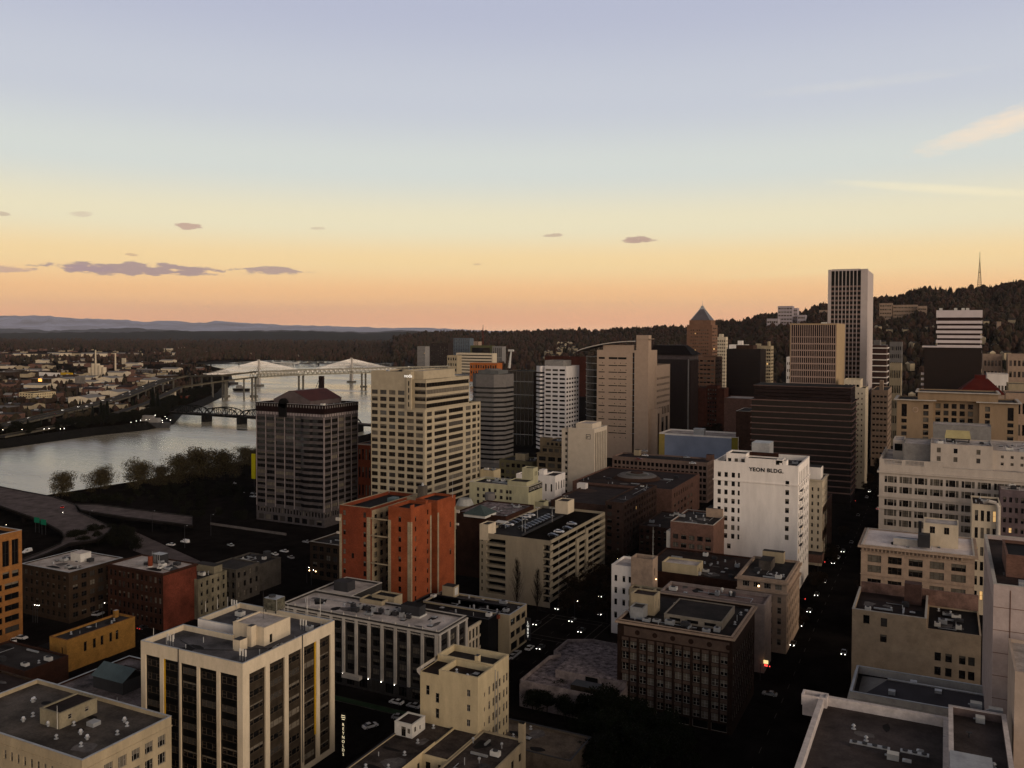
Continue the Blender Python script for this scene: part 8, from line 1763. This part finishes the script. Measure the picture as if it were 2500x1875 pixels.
for i in range(15000):
    px = r_.uniform(-80, 1330); u = r_.random(); py = 817+70*u**1.5; x, y = P(px, py, 0); d = camdist(x, y)
    if d > 9800 or in_water(x, y, 15): continue
    dens = 1. if py < 852 or px > 430 else (.55 if py < 862 else .28)
    if 860 < py < 874 and px < 320: continue
    if r_.random() > dens: continue
    if not east_ok(x, y, 3) and d < 2600: continue
    W2.append((x, y, -.5, r_.uniform(11, 19)*(1+d/16000), r_.random() < .35))
for i in range(4200):
    px = r_.uniform(-80, 900); py = r_.uniform(870, 1045); x, y = P(px, py, 0)
    if in_water(x, y, 8) or (x > -860 and y < 1500) or not east_ok(x, y, 0): continue
    if r_.random() < (.45 if px < 420 else .2): continue
    W2.append((x, y, -.5, r_.uniform(7, 13), r_.random() < .3))
for i in range(1500):
    px = r_.uniform(900, 1500); py = r_.uniform(880, 925); x, y = P(px, py, 0)
    if in_water(x, y, 5): continue
    W2.append((x, y, -.5, r_.uniform(9, 16), r_.random() < .3))
woods('plain_woods', W2, 'dark mixed woods covering the flat land beyond the river')

# ================================================================ cars and lights
CARW = mat('white_car_paint', (.62, .61, .6), rough=.3, amt=0, spec=.6); CARS = mat('silver_car_paint', (.33, .33, .34), rough=.3, amt=0, spec=.6); CARD = mat('dark_car_paint', (.02, .02, .024), rough=.3, amt=0, spec=.6); CARR = mat('red_car_paint', (.2, .02, .015), rough=.3, amt=0, spec=.6)
TYRE = mat('tyre_rubber', (.012, .012, .012), amt=0)
def car_parts(paint, van=False, lit=False):
    """side profile swept across the width with tumblehome; faces +x"""
    H = 1.95 if van else 1.42; L_ = 5.2 if van else 4.5; w = .92
    lower = [(-.5, .32), (-.5, .8), (-.47, .95), (.18, .98), (.42, .86), (.5, .66), (.5, .32)]
    if van: lower = [(-.5, .34), (-.5, 1.1), (.26, 1.12), (.44, .95), (.5, .75), (.5, .34)]
    cab = [(-.4, .94), (-.28, 1.36), (.02, 1.42), (.26, .96)] if not van else [(-.49, 1.1), (-.48, 1.9), (.12, 1.95), (.3, 1.1)]
    def sweep(pr, w0, w1, m, zref):
        mb = MB(); k = len(pr); n = len(mb.v)
        for s in (-1, 1):
            for x, z in pr: ww = w0 if z <= zref else w0+(w1-w0)*min(1, (z-zref)/.5); mb.v.append((x*L_, s*ww, z))
        for i in range(k): j = (i+1) % k; mb.f.append((i, j, k+j, k+i)); mb.m.append(mb.mi(m))
        mb.f.append(tuple(range(k))); mb.m.append(0); mb.f.append(tuple(reversed(range(k, 2*k)))); mb.m.append(0); return mb
    body = sweep(lower, w, w*.94, paint, .9).mesh('body'); cabin = sweep(cab, w*.93, w*.74, paint if van else GLASS, .95)
    if van: cabin.box(L_*.02, L_*.2, -w*.935, w*.935, 1.25, 1.7, GLASS)
    else: 
        cabin.box(-.25*L_, .0*L_, -.62, .62, 1.4, 1.445, paint)
    cab_ = cabin.mesh('cabin'); mb = MB(); mb.tube((0, -.1, 0), (0, .1, 0), .33, .33, TYRE, 12); mb.tube((0, -.11, 0), (0, .11, 0), .19, .19, METAL, 10); wh = mb.mesh('wheel')
    mb = MB()
    if lit: mb.ball((0, 0, 0), .12, LITB, k=6, rings=4)
    else: mb.box(-.04, .04, -.16, .16, -.08, .08, METAL)
    hl = mb.mesh('headlight'); mb = MB()
    if lit: mb.ball((0, 0, 0), .11, REDL, k=6, rings=4)
    else: mb.box(-.04, .04, -.14, .14, -.09, .09, BRICK_R)
    tl = mb.mesh('taillight')
    P_ = [(body, 'body', (0, 0, 0)), (cab_, 'cabin', (0, 0, 0))]+[(wh, 'wheel', (sx*L_*.31, sy*.84, .33)) for sx in (-1, 1) for sy in (-1, 1)]+[(hl, 'headlight', (L_*.5, s*.62, .68)) for s in (-1, 1)]+[(tl, 'taillight', (-L_*.5, s*.66, .74)) for s in (-1, 1)]
    return P_
CP = {(p, v, l): car_parts(m_, v, l) for p, m_ in (('white', CARW), ('silver', CARS), ('dark', CARD), ('red', CARR)) for v in (False, True) for l in (False, True)}
def car(paint, x, y, z, rz, label, group=None, van=False, lit=False, simple_=False):
    o = empty('van' if van else 'car', (x, y, z), rz, label=label, cat='van' if van else 'car', group=group)
    for me, nm, lc in CP[(paint, van, lit)]:
        if simple_ and nm == 'wheel': continue
        child(me, nm, o, lc)
    return o
N_, S_, E_, W__ = -math.pi/2, math.pi/2, math.pi, 0.
def cp(px, py, z=0.): return P(px, py, z)
x, y = cp(968, 1718); car('white', x, y, .0, E_, 'white saloon car parked by the green cycle lane, left of the pale yellow block')
x, y = cp(1010, 1727); car('silver', x, y, .0, E_, 'silver car half hidden by the pale yellow block on the cycle lane street')
x, y = cp(904, 1776); car('white', x, y, .0, .5-math.pi/2*0+.6, 'white hatchback on the dark street between the cream framed and the dark roofed block')
x, y = cp(975, 1755); car('silver', x, y, .0, .2, 'pale car with a white roof at the edge of the dark roofed block')
x, y = cp(1293, 1585); car('white', x, y, .0, S_, 'white car driving up the street right of the two storey beige corner')
for i, (px, py) in enumerate(((1252, 1606), (1240, 1610), (1262, 1598))): x, y = cp(px, py); car('silver', x, y, .02, S_, 'parked silver car nose to tail below the pale patchy roofed building', 'cars parked on the garage street')
for px, py, lb in ((1320, 1584, 'lit car following the white one near the crossing'), (1364, 1487, 'lit car on the street just past the garage corner'), (1311, 1525, 'lit car waiting left of the white ringed crossing'), (1398, 1517, 'lit car in the middle of the crossing'), (1420, 1543, 'lit car leaving the crossing toward the jagged roof'), (1468, 1500, 'lit car right of the crossing by the white block'), (1436, 1432, 'lit car under the garage portal'), (1469, 1457, 'lit car next to the street trees of the garage'), (1585, 1318, 'lit car deep in the street left of the rosy block'), (1530, 1361, 'lit car beside the flagpole street')):
    x, y = cp(px, py); car('dark', x, y, .02, N_, lb, None, lit=True)
AV = [(1879, 1698, 'silver', 0, 'long pale car crossing at the foot of the avenue'), (1936, 1575, 'dark', 1, 'lit car with warm headlamps at the avenue crossing'), (2060, 1597, 'dark', 1, 'lit car by the foot of the pale yellow block wall'), (1955, 1528, 'dark', 1, 'dark lit car halfway down the near avenue'), (1976, 1494, 'dark', 1, 'lit car in line on the near avenue, lower'), (1994, 1454, 'dark', 1, 'lit car in line on the near avenue, upper'), (2012, 1422, 'dark', 1, 'lit car beside the attic storey block'), (2035, 1376, 'dark', 1, 'lit car level with the foot of the white painted tower'), (2044, 1339, 'dark', 1, 'lit car left of the white roofed tan block'), (2058, 1348, 'dark', 1, 'dark car crossing by the white roofed tan block')]
for px, py, c_, l_, lb in AV: x, y = cp(px, py); car(c_, x, y, .02, E_ if not l_ else N_, lb, None, lit=bool(l_))
r_ = random.Random(4)
for i in range(34):
    y = 470+i*34+r_.uniform(-8, 8); ln = r_.choice([-47.5, -44.5, -38, -34.5]); car(r_.choice(['dark', 'silver', 'white']), ln, y, .02, N_ if ln < -40 else S_, 'small car in the queue far down the long avenue', 'cars far down the avenue', lit=(i % 2 == 0), simple_=True)
for px, py, v, lb in ((452, 1325, 1, 'white van parked beside the dark road below the river trees'), (417, 1332, 0, 'white car parked next to the white van'), (563, 1333, 0, 'silver car parked at the edge of the dark lot'), (671, 1355, 0, 'white car at the kerb right of the grey brick warehouse, lower'), (694, 1348, 0, 'white car at the kerb right of the grey brick warehouse, upper'), (710, 1363, 0, 'silver car turning below the dark brick corner block'), (748, 1325, 0, 'pale car tucked left of the dark brick corner block'), (571, 1182, 0, 'white car in the lot left of the striped tower, topmost'), (590, 1204, 0, 'white car in the lot left of the striped tower, middle'), (586, 1222, 0, 'white car in the lot left of the striped tower, lowest'), (618, 1214, 0, 'white car touching the foot of the striped tower'), (620, 1206, 0, 'silver car just above the one at the tower foot')):
    x, y = cp(px, py); car('white' if 'white' in lb else 'silver', x, y, .02, r_.uniform(2.6, 3.4), lb, None, van=bool(v))
x, y = cp(66, 1349); car('white', x, y, .02, -1.4, 'white box van on the dark road right of the orange brick block', None, van=True)
x, y = cp(33, 1566); car('white', x, y, .02, 2.6, 'white car parked along the kerb below the orange brick block'); x, y = cp(52, 1560); car('white', x, y, .02, .2, 'second white car at the kerb below the orange brick block, further right')
x, y = cp(153, 1240, 6); car('red', x, y, 6.02, 2.4, 'small red car with a glowing lamp on the bridge ramp', lit=True)
x, y = cp(350, 1535); car('dark', x, y, .02, S_, 'dark car with an orange glow in the shade right of the ochre warehouse', lit=True)
for px, py in ((232, 1503), (240, 1500), (188, 1508)): x, y = cp(px, py); car('silver', x, y, .02, .4, 'dim parked car on the dark street behind the ochre warehouse', 'cars behind the ochre warehouse')
# cars on the big garage roof
z = zr16; xg0, xg1, yg0, yg1 = G16.x0, G16.x1, G16.y0, G16.y1
def G(u, v): return xg0+(xg1-xg0)*u, yg0+(yg1-yg0)*v
x, y = P(1365, 1298, z+.5); car('white', x, y, z+.03, .1, 'white car parked near the front edge of the garage roof'); x, y = P(1396, 1279, z+.5); car('silver', x, y, z+.03, .1, 'silver car parked at the west edge of the garage roof'); x, y = P(1350, 1307, z+.5); car('dark', x, y, z+.03, .1, 'dark car left of the white car on the garage roof'); x, y = P(1385, 1290, z+.5); car('dark', x, y, z+.03, .1, 'dark car between the white and silver cars on the garage roof')
for k, (u, v, c_) in enumerate([(.36, .28+.055*i, 'dark') for i in range(9)]+[(.09, .27, 'dark'), (.09, .34, 'white'), (.09, .41, 'dark'), (.09, .48, 'dark'), (.09, .55, 'dark'), (.09, .62, 'white'), (.09, .69, 'white')]):
    x, y = G(u, v); ww = c_ == 'white'; car(c_, x, y, z+.03, .0 if v else 0, ('white' if ww else 'dark')+' car in the parked rows on the back half of the garage roof', 'white cars on the back of the garage roof' if ww else 'dark cars on the back of the garage roof')
for px, py, c_, lb in ((1575, 1112, 'white', 'white car on the brown garage roof, centre left'), (1574, 1101, 'silver', 'silver car near the beige stair box of the brown garage'), (1691, 1131, 'white', 'white car at the front corner of the brown garage roof'), (1677, 1117, 'silver', 'silver car behind the white one on the brown garage corner'), (1560, 1121, 'red', 'dark red car beside the white car on the brown garage roof')):
    x, y = P(px, py, zr12+.5); car(c_, x, y, zr12+.03, .1, lb)
# traffic on the elevated highway
tr = along([p for p in pts], 46, 12)
for i, (p, t_) in enumerate(tr):
    for s in ((-5.5, 5.5) if i % 2 else (6,)):
        nn = Vector((-t_.y, t_.x, 0))*s; car(r_.choice(['white', 'silver', 'white', 'dark']), p.x+nn.x, p.y+nn.y, p.z+.05, math.atan2(t_.y, t_.x)+(math.pi if s > 0 else 0), 'small vehicle driving on the curving elevated highway', 'traffic on the elevated highway', van=r_.random() < .35, lit=r_.random() < .3)
for k, (p, t_) in enumerate(along([tuple(Vector(q)) for q in path_[1:]], 60, 20)): car(r_.choice(['white', 'silver']), p.x, p.y, p.z+.05, math.atan2(t_.y, t_.x), 'small vehicle crossing the high double deck bridge', 'traffic on the high bridge', van=True)
# street lamps
def lamp(x, y, z, h, label, group, m=LITB, r=.3, arm=1.2, name='street_lamp'):
    o = empty(name, (x, y, z), label=label, cat='street lamp', group=group); mb = MB(); mb.tube((0, 0, 0), (0, 0, h), .12, .08, METD, 6); mb.tube((0, 0, h), (arm, 0, h+.2), .06, .06, METD, 5); mb.obj('pole', o); mb = MB(); mb.ball((arm, 0, h+.05), r, m, r*.5, 8, 5); mb.obj('lamp_head', o)
for px, py in ((66, 1430), (105, 1428), (150, 1240), (12, 1272), (75, 1415), (83, 1418)): x, y = P(px, py+40, 0); lamp(x, y, 0, 7, 'dim street lamp near the ramps at the left edge', 'lamps near the ramps', LITB, .14)
for px, py in ((80, 1476), (86, 1477), (91, 1477), (250, 1471), (749, 1385), (760, 1391), (1403, 1467), (1503, 1360), (1502, 1364)): x, y = P(px, py, 7); lamp(x, y, 0, 7, 'lit street lamp on the dark downtown streets', 'downtown street lamps', LITB, .15)
for px in (5, 52, 106, 118, 146, 155): x, y = P(px, 1052-(px % 40)*.1, 5); lamp(x, y, 0, 6, 'bright promenade lamp on the far river bank', 'far promenade lamps', LITB, .32)
for px, py in ((318, 1033), (331, 1030), (341, 1028), (355, 1027), (363, 1026)): x, y = P(px, py, 5); lamp(x, y, 0, 6, 'bright dockside lamp left of the grey paddle boat', 'dockside lamps', LITB, .3)
for px, py in ((220, 1290), (372, 1290), (451, 1330), (515, 1300)): x, y = P(px, py+8, 0); lamp(x, y, 0, 12, 'tall unlit road lamp between the ramps and the lot', 'unlit road lamps', METAL, .35, 1.8)
for i, (x, y) in enumerate(((-53, 290), (-28, 325), (-53, 434), (-27, 510), (-140, 291), (-118, 322), (-53, 370), (-28, 372), (-54, 600), (-28, 690))):
    o = empty('traffic_signal', (x, y, .1), 0, label='traffic signal with a small red light at a dark street corner', cat='traffic signal', group='red traffic signals'); mb = MB(); mb.tube((0, 0, 0), (0, 0, 5.6), .1, .08, METD, 6); mb.tube((0, 0, 5.4), (3, 0, 5.6), .06, .06, METD, 5); mb.obj('pole', o); mb = MB(); mb.box(2.8, 3.2, -.15, .15, 4.7, 5.7, METD); mb.ball((3, -.2, 5.45), .15, REDL, k=6, rings=4); mb.obj('signal_head', o)
# green road signs
for px, py in ((90, 1270), (106, 1275)):
    x, y = P(px, py, 7); o = empty('road_sign', (x, y, 0), label='green highway sign above the dark slip road', cat='road sign', group='green highway signs'); mb = MB(); mb.box(-2.2, 2.2, -.1, .1, 5.6, 8.6, mat('green_sign_face', (.01, .16, .1), amt=0)); mb.obj('panel', o); mb = MB(); mb.tube((-1.6, .2, 0), (-1.6, .2, 8), .12, .12, METD, 6); mb.tube((1.6, .2, 0), (1.6, .2, 8), .12, .12, METD, 6); mb.obj('posts', o)
# vertical lettering sign at the cream framed block
x, y = P(838, 1800, 10); o = empty('neon_sign', (x, y, 0), label='tall vertical sign with glowing cream letters reading REYNOLDS', cat='sign')
mb = MB(); mb.box(-.75, .75, .05, .35, 3.6, 16.4, mat('black_sign_box', (.008, .008, .008), amt=0)); mb.tube((0, .2, 0), (0, .2, 1.5), .15, .15, METD); mb.obj('panel', o)
lz = text('REYNOLDS', 1.08, Matrix.Translation((0, 0, 9.4)) @ MN, mat('neon_letters', (1., .86, .55), emit=.6), 'lettering', o, .02, True, bold=-.012)
mb = MB()
for k, w_ in enumerate((.9, 1.3, 1.1)): mb.box(-w_/2, w_/2, -.03, .04, 14.6+.5*k, 14.7+.5*k, mat('neon_letters', (0, 0, 0)))
mb.obj('neon_bars', o)
# ================================================================ haze
hz = MB(); hz.box(-57000, 57000, -700, 58000, -12, 1900, BLACK); ho = hz.obj('haze', label='thin dusk haze filling the air over the city', cat='haze', kind='stuff')
hm = D.materials.new('dusk_haze'); hm.use_nodes = True; t = hm.node_tree; t.nodes.clear(); vo = t.nodes.new('ShaderNodeVolumePrincipled'); out = t.nodes.new('ShaderNodeOutputMaterial')
vo.inputs['Color'].default_value = (.98, .93, 1., 1); vo.inputs['Density'].default_value = 9e-6; vo.inputs['Anisotropy'].default_value = .1; t.links.new(vo.outputs[0], out.inputs['Volume'])
ho.data.materials.clear(); ho.data.materials.append(hm)
